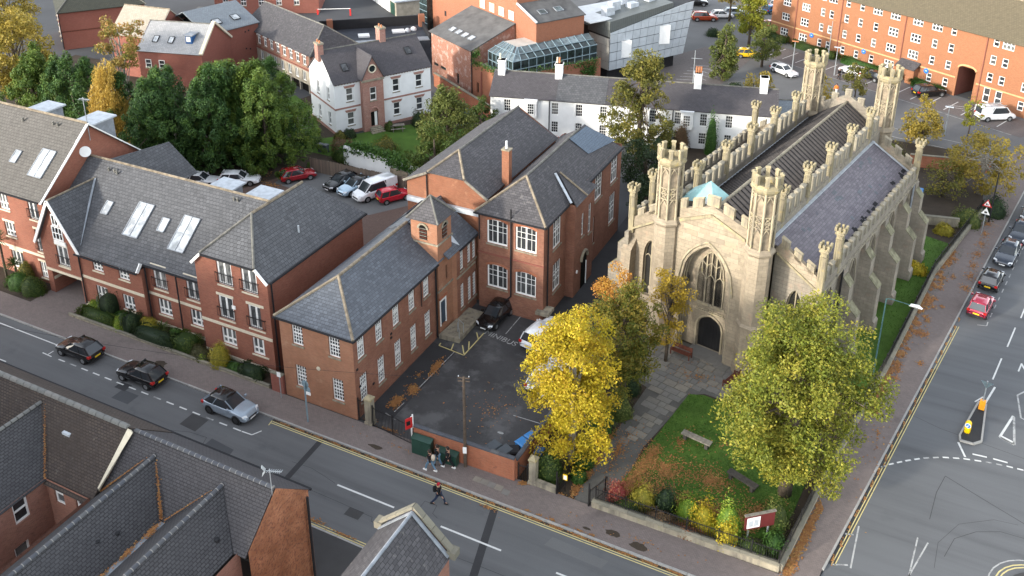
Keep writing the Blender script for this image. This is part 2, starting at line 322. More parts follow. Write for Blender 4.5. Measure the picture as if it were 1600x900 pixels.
# ------------------------------------------------------------------ mesh helpers
class MB:
 """collects faces, then links them as ONE mesh object with metric UVs"""
 def __init__(s): s.v = []; s.f = []
 def poly(s, pts):
  n = len(s.v); s.v += [tuple(p) for p in pts]; s.f.append(tuple(range(n, n + len(pts)))); return s
 def mesh(s, vs, fs):
  n = len(s.v); s.v += [tuple(p) for p in vs]; s.f += [tuple(i + n for i in f) for f in fs]; return s
 def box(s, x0, y0, z0, x1, y1, z1):
  x0, x1 = min(x0, x1), max(x0, x1); y0, y1 = min(y0, y1), max(y0, y1); z0, z1 = min(z0, z1), max(z0, z1)
  return s.mesh([(x0, y0, z0), (x1, y0, z0), (x1, y1, z0), (x0, y1, z0), (x0, y0, z1), (x1, y0, z1), (x1, y1, z1), (x0, y1, z1)],
     [(3, 2, 1, 0), (4, 5, 6, 7), (0, 1, 5, 4), (1, 2, 6, 5), (2, 3, 7, 6), (3, 0, 4, 7)])
 def bar(s, p, q, w, h, up=(0, 0, 1)):
  """rectangular bar from p to q"""
  p = Vector(p); q = Vector(q); d = (q - p).normalized()
  u = Vector(up)
  if abs(d.dot(u)) > .98: u = Vector((1, 0, 0))
  a = d.cross(u).normalized() * (w / 2); b = a.cross(d).normalized() * (h / 2)
  vs = [p - a - b, p + a - b, p + a + b, p - a + b, q - a - b, q + a - b, q + a + b, q - a + b]
  return s.mesh(vs, [(3, 2, 1, 0), (4, 5, 6, 7), (0, 1, 5, 4), (1, 2, 6, 5), (2, 3, 7, 6), (3, 0, 4, 7)])
 def prism(s, pts, z0, z1):
  n = len(pts)
  vs = [(p[0], p[1], z0) for p in pts] + [(p[0], p[1], z1) for p in pts]
  fs = [tuple(range(n - 1, -1, -1)), tuple(range(n, 2 * n))] + [(i, (i + 1) % n, n + (i + 1) % n, n + i) for i in range(n)]
  return s.mesh(vs, fs)
 def slab(s, pts, t):
  """a 3-D polygon given thickness t below it (top faces along +z side)"""
  P = [Vector(p) for p in pts]
  nrm = Vector((0, 0, 0))
  for i in range(len(P)):
   a, b = P[i], P[(i + 1) % len(P)]
   nrm += Vector(((a.y - b.y) * (a.z + b.z), (a.z - b.z) * (a.x + b.x), (a.x - b.x) * (a.y + b.y)))
  nrm.normalize()
  if nrm.z < 0: P.reverse(); nrm = -nrm
  n = len(P); Q = [p - nrm * t for p in P]
  return s.mesh(P + Q, [tuple(range(n)), tuple(range(2 * n - 1, n - 1, -1))] + [((i + 1) % n, i, n + i, n + (i + 1) % n) for i in range(n)])
 def tube(s, pts, r, n=6, cap=True):
  P = [Vector(p) for p in pts]
  rs = r if isinstance(r, (list, tuple)) else [r] * len(P)
  base = len(s.v); prev = None
  for i, p in enumerate(P):
   d = (P[min(i + 1, len(P) - 1)] - P[max(i - 1, 0)]).normalized()
   ref = prev if prev is not None else (Vector((0, 0, 1)) if abs(d.z) < .9 else Vector((1, 0, 0)))
   a = (ref - d * ref.dot(d))
   if a.length < 1e-4: a = Vector((1, 0, 0)).cross(d)
   a.normalize(); b = d.cross(a); prev = a
   for k in range(n):
    t = 2 * PI * k / n
    s.v.append(tuple(p + (a * math.cos(t) + b * math.sin(t)) * rs[i]))
  for i in range(len(P) - 1):
   for k in range(n):
    s.f.append((base + i * n + k, base + i * n + (k + 1) % n, base + (i + 1) * n + (k + 1) % n, base + (i + 1) * n + k))
  if cap:
   s.f.append(tuple(base + k for k in range(n - 1, -1, -1))); s.f.append(tuple(base + (len(P) - 1) * n + k for k in range(n)))
  return s
 def lathe(s, x, y, prof, n=8, rot=0.0):
  """prof = [(r, z), ...] revolved about the vertical through x, y"""
  base = len(s.v)
  for r, z in prof:
   for k in range(n):
    t = 2 * PI * k / n + rot; s.v.append((x + r * math.cos(t), y + r * math.sin(t), z))
  for i in range(len(prof) - 1):
   for k in range(n):
    s.f.append((base + i * n + k, base + i * n + (k + 1) % n, base + (i + 1) * n + (k + 1) % n, base + (i + 1) * n + k))
  s.f.append(tuple(base + k for k in range(n - 1, -1, -1))); s.f.append(tuple(base + (len(prof) - 1) * n + k for k in range(n)))
  return s
 def data(s, name, mat, smooth=False):
  me = bpy.data.meshes.new(name)
  me.from_pydata(s.v, [], s.f)
  me.update()
  uvl = me.uv_layers.new(name='UVMap')
  nl = len(me.loops)
  co = np.empty(len(me.vertices) * 3); me.vertices.foreach_get('co', co); co = co.reshape(-1, 3)
  vi = np.empty(nl, int); me.loops.foreach_get('vertex_index', vi)
  nr = np.empty(len(me.polygons) * 3); me.polygons.foreach_get('normal', nr); nr = nr.reshape(-1, 3)
  tot = np.empty(len(me.polygons), int); me.polygons.foreach_get('loop_total', tot)
  N = np.repeat(nr, tot, axis=0); P = co[vi]
  h = np.hypot(N[:, 0], N[:, 1]); flat = h < 1e-3
  hs = np.where(flat, 1, h)
  tx = np.where(flat, 1.0, -N[:, 1] / hs); ty = np.where(flat, 0.0, N[:, 0] / hs)
  U = P[:, 0] * tx + P[:, 1] * ty
  bx = -N[:, 2] * ty; by = N[:, 2] * tx; bz = np.where(flat, 0, hs)
  V = np.where(flat, P[:, 1], -(-(P[:, 0] * bx + P[:, 1] * by)) + P[:, 2] * bz)
  uvl.data.foreach_set('uv', np.stack([U, V], 1).ravel())
  if mat: me.materials.append(M[mat] if isinstance(mat, str) else mat)
  if smooth: me.polygons.foreach_set('use_smooth', [True] * len(me.polygons))
  return me
 def build(s, name, mat, parent=None, loc=None, rz=0, smooth=False):
  return link(name, s.data(name, mat, smooth), parent, loc, rz)
def link(name, data, parent=None, loc=None, rz=0):
 o = bpy.data.objects.new(name, data)
 COL.objects.link(o)
 if parent is not None: o.parent = parent
 if loc is not None: o.location = loc
 if rz: o.rotation_euler = (0, 0, rz)
 return o
def tag(o, label=None, cat=None, group=None, kind=None):
 for k, v in (('label', label), ('category', cat), ('group', group), ('kind', kind)):
  if v: o[k] = v
 return o
def thing(name, label, cat, loc=(0, 0, 0), rz=0, group=None):
 o = link(name, None, None, loc, rz)
 o.empty_display_size = .5
 return tag(o, label, cat, group)
def copy_tree(o, parent=None):
 c = o.copy(); COL.objects.link(c)
 if parent is not None: c.parent = parent
 for ch in list(o.children): copy_tree(ch, c)
 return c
def structure(name, mb, mat, parent=None, loc=None):
 o = mb.build(name, mat, parent, loc)
 if parent is None: o['kind'] = 'structure'
 return o
# ------------------------------------------------------------------ walls and windows
def facade(mb, p0, p1, z0, z1, holes=(), apex=None, depth=.19):
 """vertical wall p0->p1 (outside on the right of travel) with real openings; apex=(s, z) adds a gable"""
 p0 = Vector((p0[0], p0[1], 0)); p1 = Vector((p1[0], p1[1], 0))
 L = (p1 - p0).length; d = (p1 - p0) / L; inn = Vector((-d.y, d.x, 0))
 def P(s, z, k=0): q = p0 + d * s + inn * k; return (q.x, q.y, z)
 xs = sorted({0, L} | {h[0] for h in holes} | {h[1] for h in holes}); zs = sorted({z0, z1} | {h[2] for h in holes} | {h[3] for h in holes})
 xs = [x for x in xs if 0 <= x <= L]; zs = [z for z in zs if z0 <= z <= z1]
 for i in range(len(xs) - 1):
  for j in range(len(zs) - 1):
   cx, cz = (xs[i] + xs[i + 1]) / 2, (zs[j] + zs[j + 1]) / 2
   if any(h[0] < cx < h[1] and h[2] < cz < h[3] for h in holes): continue
   mb.poly([P(xs[i], zs[j]), P(xs[i + 1], zs[j]), P(xs[i + 1], zs[j + 1]), P(xs[i], zs[j + 1])])
 for a, b, c, e in [h[:4] for h in holes]:
  for q in ([(a, c), (a, e)], [(a, e), (b, e)], [(b, e), (b, c)], [(b, c), (a, c)]):
   mb.poly([P(*q[0]), P(*q[1]), P(*q[1], depth), P(*q[0], depth)])
 if apex:
  if isinstance(apex, tuple): apex = [apex]
  mb.poly([P(0, z1), P(L, z1)] + [P(s, z) for s, z in apex])
WIN = {}
def win_data(w, h, nl, cols, rows, fw, bw, mat, gl, rail, split=None):
 key = (round(w, 2), round(h, 2), nl, cols, rows, fw, bw, mat, gl, rail, split)
 if key in WIN: return WIN[key]
 f = MB(); g = MB()
 y0, y1 = .03, .1
 f.box(-w / 2, y0, 0, w / 2, y1, fw * 1.2); f.box(-w / 2, y0, h - fw, w / 2, y1, h)
 lw = w / nl
 for i in range(nl + 1):
  x = -w / 2 + i * lw
  t = fw if 0 < i < nl else fw
  a = x if i == 0 else (x - t if i == nl else x - t / 2)
  f.box(a, y0 + .002, fw * 1.2, a + t, y1 - .002, h - fw)
 zs0, zs1 = fw * 1.2, h - fw
 for i in range(nl):
  a, b = -w / 2 + i * lw + fw / 2, -w / 2 + (i + 1) * lw - fw / 2
  if rail: f.box(a, y0 + .006, zs0 + (zs1 - zs0) * rail - bw, b, y1 - .004, zs0 + (zs1 - zs0) * rail + bw)
  for k in range(1, cols):
   x = a + (b - a) * k / cols
   f.box(x - bw / 2, y0 + .015, zs0, x + bw / 2, y1 - .01, zs1)
  rr = split if split else [k / rows for k in range(1, rows)]
  for k in rr:
   z = zs0 + (zs1 - zs0) * k
   f.box(a, y0 + .018, z - bw / 2, b, y1 - .012, z + bw / 2)
  g.poly([(a, .085, zs0), (b, .085, zs0), (b, .085, zs1), (a, .085, zs1)])
 s = MB(); s.box(-w / 2 - .07, -.14, -.13, w / 2 + .07, .05, -.003)
 l = MB(); l.box(-w / 2 - .12, -.1, .003, w / 2 + .12, .04, .2)
 WIN[key] = (f.data('window', mat), g.data('pane', gl), s.data('sill', 'stone_old'), l.data('lintel', 'cream'), w, h)
 return WIN[key]
def window(par, p0, p1, sc, z, w, h, nl=1, cols=3, rows=4, fw=.07, bw=.035, mat='white', gl='glass', rail=.5, sill='stone_old', lintel=None, split=None, inset=.075, rz=None, name='window'):
 """places a window (frame > pane, sill, lintel) centred at distance sc along the wall p0->p1"""
 d = Vector((p1[0] - p0[0], p1[1] - p0[1], 0)).normalized()
 inn = Vector((-d.y, d.x, 0))
 q = Vector((p0[0], p0[1], z)) + d * sc + inn * inset
 fr, pn, sl, li, _, _ = win_data(w, h, nl, cols, rows, fw, bw, mat, gl, rail, split)
 o = link(name, fr, par, q, math.atan2(d.y, d.x))
 link('pane', pn, o)
 if sill:
  if sill != 'stone_old':
   k = ('sill', round(w, 2), sill)
   if k not in WIN:
    s = MB(); s.box(-w / 2 - .07, -.14, -.13, w / 2 + .07, .05, -.003); WIN[k] = s.data('sill', sill)
   sl = WIN[k]
  link('sill', sl, o)
 if lintel:
  k = ('lintel', round(w, 2), lintel)
  if k not in WIN:
   s = MB(); s.box(-w / 2 - .12, -.105, .003, w / 2 + .12, .04, .22); WIN[k] = s.data('lintel', lintel)
  link('lintel', WIN[k], o, (0, 0, h))
 return o
def hole(sc, z, w, h): return (sc - w / 2, sc + w / 2, z, z + h)
def wall_windows(par, mb, p0, p1, z0, z1, wins, apex=None, **kw):
 """wall with openings and a window in each: wins = [(sc, z, w, h, opts)]"""
 facade(mb, p0, p1, z0, z1, [hole(*w[:4]) for w in wins], apex)
 for w in wins:
  o = dict(kw); o.update(w[4] if len(w) > 4 else {})
  window(par, p0, p1, w[0], w[1], w[2], w[3], **o)
def pipe(par, pts, r=.06, mat='black_matt', name='drainpipe'):
 mb = MB(); mb.tube(pts, r, 6); return mb.build(name, mat, par)
def gutter(par, p, q, mat='black_matt', w=.13, h=.11):
 mb = MB(); mb.bar(p, q, w, h); return mb.build('gutter', mat, par)
def ridge(par, pts, mat='ridge_buff', r=.11, name='ridge'):
 mb = MB(); mb.tube(pts, r, 6); return mb.build(name, mat, par)
def rooflight(par, c, t, up, w, h, n=1, m=1, frame='lead', glass='glass_roof'):
 """roof window lying on a slope: c centre, t unit along eave, up unit up the slope"""
 c = Vector(c); t = Vector(t).normalized(); up = Vector(up).normalized(); nr = t.cross(up).normalized()
 if nr.z < 0: nr = -nr
 f = MB(); g = MB()
 def q(a, b, k): return c + t * a + up * b + nr * k
 b = .07
 xs = [-w / 2 + w * i / n for i in range(n + 1)]; zs = [-h / 2 + h * i / m for i in range(m + 1)]
 for x in xs: f.bar(q(x, -h / 2, .04), q(x, h / 2, .04), b, .12, nr)
 for z in zs: f.bar(q(-w / 2, z, .035), q(w / 2, z, .035), b, .115, nr)
 o = f.build('rooflight', frame, par)
 for i in range(n):
  for j in range(m):
   g = MB(); g.poly([q(xs[i] + b / 2, zs[j] + b / 2, .06), q(xs[i + 1] - b / 2, zs[j] + b / 2, .06), q(xs[i + 1] - b / 2, zs[j + 1] - b / 2, .06), q(xs[i] + b / 2, zs[j + 1] - b / 2, .06)])
   g.build('pane', glass, o)
 return o
def hip_roof(par, x0, y0, x1, y1, ze, zr, axis='y', e0=None, e1=None, mat='slate_school', rmat='ridge_buff', over=.25, name='roof', t=.12, r=.1):
 """hipped roof; e0/e1 = hip run at each end (0 = gable)"""
 if axis == 'y':
  half = (x1 - x0) / 2; e0 = half if e0 is None else e0; e1 = half if e1 is None else e1
  k = (zr - ze) / half
  X0, X1 = x0 - over, x1 + over; zo = ze - over * k; xm = (x0 + x1) / 2
  Y0 = y0 - (over if e0 else .12); Y1 = y1 + (over if e1 else .12)
  a = (xm, y0 + e0 if e0 else Y0, zr); b = (xm, y1 - e1 if e1 else Y1, zr)
  A, B, C_, D = (X0, Y0, zo), (X1, Y0, zo), (X1, Y1, zo), (X0, Y1, zo)
  faces = [[B, C_, b, a], [D, A, a, b]]
  if e0: faces.append([A, B, a])
  if e1: faces.append([C_, D, b])
 else:
  half = (y1 - y0) / 2; e0 = half if e0 is None else e0; e1 = half if e1 is None else e1
  k = (zr - ze) / half
  Y0, Y1 = y0 - over, y1 + over; zo = ze - over * k; ym = (y0 + y1) / 2
  X0 = x0 - (over if e0 else .12); X1 = x1 + (over if e1 else .12)
  a = (x0 + e0 if e0 else X0, ym, zr); b = (x1 - e1 if e1 else X1, ym, zr)
  A, B, C_, D = (X0, Y0, zo), (X1, Y0, zo), (X1, Y1, zo), (X0, Y1, zo)
  faces = [[A, B, b, a], [C_, D, a, b]]
  if e0: faces.append([D, A, a])
  if e1: faces.append([B, C_, b])
 mb = MB()
 for f in faces: mb.slab(f, t)
 o = mb.build(name, mat, par)
 ridge(o, [a, b], rmat, r)
 if e0: ridge(o, [A, a], rmat, r, 'hip_ridge'); ridge(o, [(B if axis == 'y' else D), a], rmat, r, 'hip_ridge')
 if e1: ridge(o, [C_, b], rmat, r, 'hip_ridge'); ridge(o, [(D if axis == 'y' else B), b], rmat, r, 'hip_ridge')
 return o
# ================================================================== ground
CA = R(11.3)
def fc(a, b, z=0.0):
 """church axes (a across, b along) -> world"""
 return (a * math.cos(CA) + b * math.sin(CA), -a * math.sin(CA) + b * math.cos(CA), z)
def sheet(name, pts, z, mat, parent=None):
 mb = MB(); P = [(p[0], p[1], z) for p in pts]
 ar = sum(P[i][0] * P[(i + 1) % len(P)][1] - P[(i + 1) % len(P)][0] * P[i][1] for i in range(len(P)))
 if ar < 0: P.reverse()
 mb.poly(P); return structure(name, mb, mat, parent)
def raised(name, pts, z0, z1, mat, parent=None):
 P = list(pts)
 ar = sum(P[i][0] * P[(i + 1) % len(P)][1] - P[(i + 1) % len(P)][0] * P[i][1] for i in range(len(P)))
 if ar < 0: P.reverse()
 mb = MB(); mb.prism(P, z0, z1); return structure(name, mb, mat, parent)
def strip(p, q, w):
 p = Vector((p[0], p[1])); q = Vector((q[0], q[1])); d = (q - p).normalized(); n = Vector((-d.y, d.x)) * (w / 2)
 return [p - n, q - n, q + n, p + n]
KB = lambda t: (-1.2 + t * 0.1867 + 0.0, 46.0 + t)            # kerb line of the right-hand road, t metres beyond v=46
def RK(v, off=0.0):                                           # point on that kerb (off = metres to the right of it)
 return (-1.54 + (v - 45.8) * 0.1867 + off, v)
sheet('ground', [(-900, -300), (900, -300), (900, 1500), (-900, 1500)], -0.05, 'asphalt')
road = sheet('street', [(-260, 34.9), (40, 34.9), (40, 41.8), (-260, 41.8)], 0.0, 'asphalt_road')
jroad = sheet('junction_road', [(-2.6, 41.804), (40, 41.804), (60, 180), (24, 180), RK(108.5), RK(80), RK(60.5), RK(45.8)], 0.0, 'asphalt_lane')
pav = raised('pavement', [(-120, 41.93), (-3.4, 41.93), (-1.9, 43.4), RK(46, -.13), RK(120, -.13), (9.2, 120), (6.2, 101.7), (2.3, 85.3), (-.21, 67.9), (-2.44, 55), (-3.9, 44.3), (-120, 44.3)], -.1, .1, 'paving')
raised('near_pavement', [(-120, 31), (20, 31), (20, 34.78), (-120, 34.78)], -.1, .1, 'asphalt_mid')
def kerb_run(name, pts, L=.92, w=.13, h=.115):
 root = thing(name, None, None); root['kind'] = 'structure'
 for a, b in zip(pts[:-1], pts[1:]):
  a = Vector((*a, 0)); b = Vector((*b, 0)); n = max(1, round((b - a).length / L)); d = (b - a) / n
  ang = math.atan2(d.y, d.x); l = d.length
  key = ('kerb', round(l, 2), w, h)
  if key not in WIN:
   mb = MB(); mb.box(.012, -w / 2, -.05, l - .012, w / 2, h); WIN[key] = mb.data('kerb_stone', 'kerb')
  for i in range(n):
   p = a + d * i
   link('kerb_stone', WIN[key], root, (p.x, p.y, random.uniform(-.006, .006)), ang)
random.seed(5)
kerb_run('kerb', [(-76, 41.865), (-3.3, 41.865)])
kerb_run('kerb', [RK(45.8, -.065), RK(111, -.065)], 1.0)
kerb_run('kerb', [(-33, 34.845), (-17, 34.845)])
# carriageway paint, each mark a piece of the road
def mark(p, q, w=.1, mat='line_white', parent=None, z=.006, name='road_marking'):
 s = strip(p, q, w); mb = MB(); mb.poly([(a.x, a.y, z) for a in s]); return mb.build(name, mat, parent or road)
mark((-31.9, 38.52), (-27.4, 38.52), .13); mark((-23.9, 38.52), (-19.6, 38.52), .13); mark((-15.9, 38.52), (-11.6, 38.52), .13); mark((-8, 38.52), (-4, 38.52), .13)
mark((-66.5, 37.62), (-63.7, 37.62), .1)
mark((-76, 41.0), (-61.5, 41.0), .1); mark((-61.5, 40.3), (-61.5, 39.7), .09); mark((-62.1, 39.75), (-61.0, 39.7), .09)
x = -60.2
while x < -41.5:
 mark((x, 39.72), (x + .72, 39.72), .11, 'line_white' if int(x * 7) % 4 else 'line_worn'); x += 1.3
mark((-41.2, 39.72), (-40.3, 39.76), .09); mark((-40.3, 39.76), (-39.95, 40.4), .09)
for k in (0, .17):
 mark((-39.9, 41.55 - k), (-3.6, 41.55 - k), .065, 'line_yellow'); mark((-33, 35.05 + k), (-17, 35.05 + k), .065, 'line_yellow')
 mark(RK(46.5, .22 + k), RK(77.2, .22 + k), .06, 'line_yellow', jroad)
mark((-40.0, 41.6), (-39.9, 41.1), .07, 'line_yellow')
# junction
gw = [(.74, 56.4), (1.86, 57.71), (3.03, 58.64), (4.62, 59.71), (5.42, 60.04), (6.83, 60.67), (7.83, 60.62), (9.02, 60.73)]
gv = [(.15, 56.0), (1.0, 57.0), (2.0, 57.9), (3.1, 58.75), (4.3, 59.45), (5.6, 59.95), (7.0, 60.3), (8.3, 60.5), (9.6, 60.6), (10.9, 60.5)]
for i in range(len(gv) - 1):
 for j in (0, .5):
  a = Vector(gv[i]).lerp(Vector(gv[i + 1]), j + .03); b = Vector(gv[i]).lerp(Vector(gv[i + 1]), j + .33)
  mark(a, b, .13, 'line_white' if i % 3 else 'line_worn', jroad)
mark((6.2, 60.75), (7.1, 60.85), .14, parent=jroad); mark((7.5, 60.88), (8.4, 60.9), .14, parent=jroad)
mark((5.25, 61.6), (5.75, 60.2), .14, parent=jroad)
for p, q in (((8.79, 66.49), (7.9, 63.52)), ((8.84, 66.4), (8.84, 63.1)), ((7.9, 63.52), (8.84, 63.1))): mark(p, q, .16, 'line_white' if p[0] < 8.8 else 'line_worn', jroad)
mark((8.0, 63.6), (8.8, 63.25), .32, 'line_white', jroad)
mark((-.12, 46.73), (-.1, 50.38), .1, 'line_worn', jroad); mark((-.81, 49.34), (-.3, 49.5), .12, 'line_worn', jroad); mark((-1.17, 46.52), (-.3, 46.9), .12, 'line_worn', jroad)
mark((3.33, 51.06), (3.08, 47.69), .09, 'line_worn', jroad); mark((3.94, 50.91), (3.08, 47.69), .09, 'line_worn', jroad)
for a, b in (((7.38, 70.56), (8.0, 73.89)), ((8.42, 75.84), (9.04, 79.2)), ((9.48, 81.02), (10.1, 84.4)), ((10.5, 86.4), (11.2, 90))): mark(a, b, .11, parent=jroad)
mark((6.75, 66.6), (7.55, 69.6), .14, parent=jroad); mark((6.2, 67.0), (6.75, 67.9), .1, parent=jroad)
for i in range(12):
 v = 80 + i * 1.6; mark(RK(v, 2.25), RK(v + .75, 2.25), .09, 'line_worn', jroad)
mark(RK(78.2, 1.6), RK(78.4, 2.3), .08, 'line_worn', jroad); mark(RK(78.4, 2.3), RK(79.1, 2.25), .08, 'line_worn', jroad)
def text(par, s, loc, rz, size, mat, tilt=0.0, name='lettering', sx=1.0, ex=.004):
 cu = bpy.data.curves.new(name, 'FONT'); cu.body = s; cu.size = size; cu.align_x = 'CENTER'; cu.align_y = 'CENTER'; cu.extrude = ex
 cu.materials.append(M[mat])
 o = bpy.data.objects.new(name, cu); COL.objects.link(o); o.parent = par; o.location = loc; o.rotation_euler = (tilt, 0, rz); o.scale = (sx, 1, 1)
 return o
tx = text(jroad, 'NO', (10.1, 73.0, .008), R(-11.3), 1.9, 'line_white', sx=.62)
text(jroad, 'TURN', (11.4, 76.4, .008), R(-11.3), 1.9, 'line_white', sx=.62)
for p, q in (((9.3, 66.5), (9.1, 69.3)), ((9.1, 69.3), (9.8, 70.3)), ((9.3, 66.5), (10.2, 66.2))): mark(p, q, .12, 'line_worn', jroad)
# corner kerb and yellow lines at the bottom right
arc = [(10.2 + 2.9 * math.cos(t) * 1.0, 49.6 + 2.9 * math.sin(t)) for t in [R(200 - i * 12) for i in range(9)]]
for k, mt in ((0, 'line_worn'), (.35, 'line_yellow'), (.55, 'line_yellow')):
 pts = [(10.2 + (2.9 - k) * math.cos(R(205 - i * 13)), 49.3 + (2.9 - k) * math.sin(R(205 - i * 13))) for i in range(9)]
 for a, b in zip(pts[:-1], pts[1:]): mark(a, b, .08, mt, jroad)
raised('corner_pavement', [(10.2 + 1.9 * math.cos(R(205 - i * 13)), 49.3 + 1.9 * math.sin(R(205 - i * 13))) for i in range(10)] + [(40, 51), (40, 44), (9, 44)], -.1, .1, 'asphalt_mid')
# repairs and trenches in the tarmac
def patch(par, pts, mat, z=.003, name='tarmac_patch'):
 P = [(p[0], p[1], z) for p in pts]
 ar = sum(P[i][0] * P[(i + 1) % len(P)][1] - P[(i + 1) % len(P)][0] * P[i][1] for i in range(len(P)))
 if ar < 0: P.reverse()
 mb = MB(); mb.poly(P); return mb.build(name, mat, par)
patch(road, strip((-35.5, 41.5), (-35.3, 37.2), .42), 'asphalt_dark'); patch(road, strip((-21.55, 41.5), (-20.0, 35.2), .5), 'asphalt_dark')
patch(road, [(-70, 34.95), (-36.2, 34.95), (-36.2, 36.7), (-43, 36.8), (-52, 36.75), (-62, 37.2), (-70, 37.4)], 'asphalt_mid', .0025)
patch(road, [(-52.6, 38.2), (-50.9, 38.2), (-50.9, 39.3), (-52.6, 39.3)], 'asphalt', .004); patch(road, [(-53.4, 39.2), (-52.3, 39.2), (-52.3, 39.95), (-53.4, 39.95)], 'asphalt_dark', .0045)
patch(road, [(-45.8, 38.3), (-44.2, 38.2), (-44.2, 39.6), (-45.8, 39.6)], 'asphalt_mid'); patch(road, [(-42.6, 36.9), (-40.2, 36.9), (-40.4, 38.0), (-42.6, 38.2)], 'asphalt')
patch(road, [(-17.4, 40.1), (-13.6, 40.0), (-13.4, 40.7), (-17.2, 40.9)], 'asphalt_pale', .003)
patch(road, [(-30, 36.6), (-28.9, 36.6), (-28.9, 37.3), (-30, 37.3)], 'asphalt_mid')
def crack(par, pts, w=.028, mat='asphalt_dark'):
 for a, b in zip(pts[:-1], pts[1:]): patch(par, strip(a, b, w), mat, .0035, 'tarmac_joint')
crack(road, [(-42.5, 37.2), (-40, 37.5), (-36, 37.4), (-30.5, 37.3), (-28.2, 37.2), (-28.1, 36.9), (-25, 36.75), (-20, 36.9), (-12, 37.0), (-4, 36.9)])
crack(road, [(-36, 38.9), (-34.4, 39.0), (-33, 38.75), (-32.1, 38.55)]); crack(road, [(-26.6, 38.5), (-26.4, 39.3), (-25.9, 39.3), (-25.9, 39.9), (-25, 39.9), (-24.9, 39.2), (-24.4, 39.0)])
crack(road, [(-47, 37.1), (-44.5, 38.0), (-43, 38.1), (-42.6, 37.0), (-40.3, 36.9)])
_c = crack; crack = lambda p, q, w=.028: _c(p, q, w, 'asphalt_mid')
crack(jroad, [(3.9, 53.0), (4.15, 55.7), (4.6, 57.6)], .04); crack(jroad, [(4.6, 57.6), (7, 56.4), (11, 54.5)], .05)
crack(jroad, [(1.6, 63.4), (4.0, 62.6), (7, 62.2), (12, 61.5)], .03); crack(jroad, [(4.9, 50.2), (5.4, 52.0), (6.6, 53.2), (8, 53.9), (10.5, 54)], .035)
crack(jroad, [(4.4, 49), (4.5, 51.2), (5.6, 53.4), (7.6, 54.8), (9, 55)], .025)
patch(jroad, strip(RK(46.5, .12), RK(70, .12), .5), 'asphalt_mid', .003); pass
for a, b in (((-40, 41.69), (-4, 41.69)), ((-33, 34.98), (-17, 34.98))): patch(road, strip(a, b, .17), 'earth', .0038, 'gutter_dirt')
# pavement covers and damp spots
for (a, b) in ((-23.7, 43.05), (-23.15, 43.05), (-22.6, 43.03), (-22.05, 43.02), (-21.45, 42.85)):
 mb = MB(); mb.box(a - .26, b - .23, .1, a + .26, b + .23, .108); mb.build('access_cover', 'flag', pav)
def blot(par, c, rx, ry, mat, z):
 random.seed(int(abs(c[0] * 131 + c[1] * 17))); mb = MB()
 mb.poly([(c[0] + rx * math.cos(t) * random.uniform(.7, 1.15), c[1] + ry * math.sin(t) * random.uniform(.7, 1.15), z) for t in [2 * PI * i / 16 for i in range(16)]]); mb.build('damp_stain', mat, par)
blot(pav, (-13.9, 42.75), .55, .28, 'earth', .105); blot(pav, (-12.1, 42.5), .6, .3, 'earth', .105); blot(pav, (-31.6, 42.6), .6, .22, 'earth', .105); blot(pav, (-52.3, 42.8), .6, .45, 'earth', .105); blot(pav, (-15.5, 42.4), .3, .1, 'earth', .105)
# school yard
yard = sheet('school_yard', [(-34.5, 44.3), (-21.4, 44.3), (-20.8, 62), (-22, 70), (-34.5, 70)], .012, 'asphalt_yard')
sheet('school_passage', [(-27.5, 62), (-20.8, 62), (-20.8, 84), (-27.5, 84)], .016, 'asphalt_dark')
sheet('school_border', [(-34.4, 45.8), (-32.2, 45.8), (-32.0, 55), (-34.4, 55.2)], .016, 'asphalt_dark')
mark((-32.14, 54.81), (-32.34, 49.0), .08, 'line_worn', yard, .022); mark((-32.35, 49.2), (-32.9, 49.3), .08, 'line_worn', yard, .022); mark((-32.4, 47.6), (-32.5, 46.4), .07, 'line_worn', yard, .022)
mark((-33, 46.0), (-31.9, 45.7), .07, 'line_worn', yard, .022)
for p, q in (((-33.71, 55.0), (-31.23, 54.75)), ((-31.23, 54.75), (-31.2, 58.2)), ((-33.7, 55.0), (-33.75, 55.35)), ((-32.5, 54.9), (-32.75, 55.75)), ((-31.25, 55.6), (-31.75, 56.6)), ((-31.2, 57.2), (-31.8, 58.0)), ((-31.3, 54.9), (-32.0, 55.9))): mark(p, q, .1, 'line_yellow', yard, .022)
text(yard, 'MINIBUS', (-29.6, 58.15, .024), R(-8), .85, 'line_worn')
for i in range(3): mark((-29.5 + i * 2.6, 58.9), (-29.5 + i * 2.6, 62), .08, 'line_worn', yard, .022)
mark((-24.4, 50), (-21.4, 50.1), .07, 'line_worn', yard, .022)
patch(yard, [(-26, 45.2), (-24.9, 45.2), (-24.8, 46), (-25.8, 46.1)], 'asphalt_pale', .02); blot(yard, (-24.4, 47.9), .25, .12, 'line_worn', .022)
# church grounds
sheet('church_ground', [(-21.3, 44.3), (-4.0, 44.5), (-2.5, 55), (-.3, 68), (2.2, 85.2), (6.1, 101.6), (6, 118), (-30, 118), (-24, 84), (-20.9, 62)], .02, 'earth')
LAWN = [(-13.45, 58.1), (-12.4, 58.5), (-10.84, 58.31), (-8.6, 57.0), (-6.92, 55.61), (-3.6, 54.5), (-4.04, 49.73), (-4.6, 46.6), (-8, 46.3), (-15.3, 45.9), (-14.75, 48.2), (-14.55, 50.31)]
raised('lawn', LAWN, .0, .07, 'grass')
SLAWN = [fc(-16.0, 62), fc(-13.4, 62), fc(-13.3, 91), fc(-18.2, 91.5), fc(-18.3, 62)]
raised('side_lawn', SLAWN, .0, .06, 'grass')
raised('villa_lawn', [(-70, 82), (-55, 82), (-52, 97), (-60, 97), (-66, 89.2), (-70, 85)], .0, .04, 'grass')
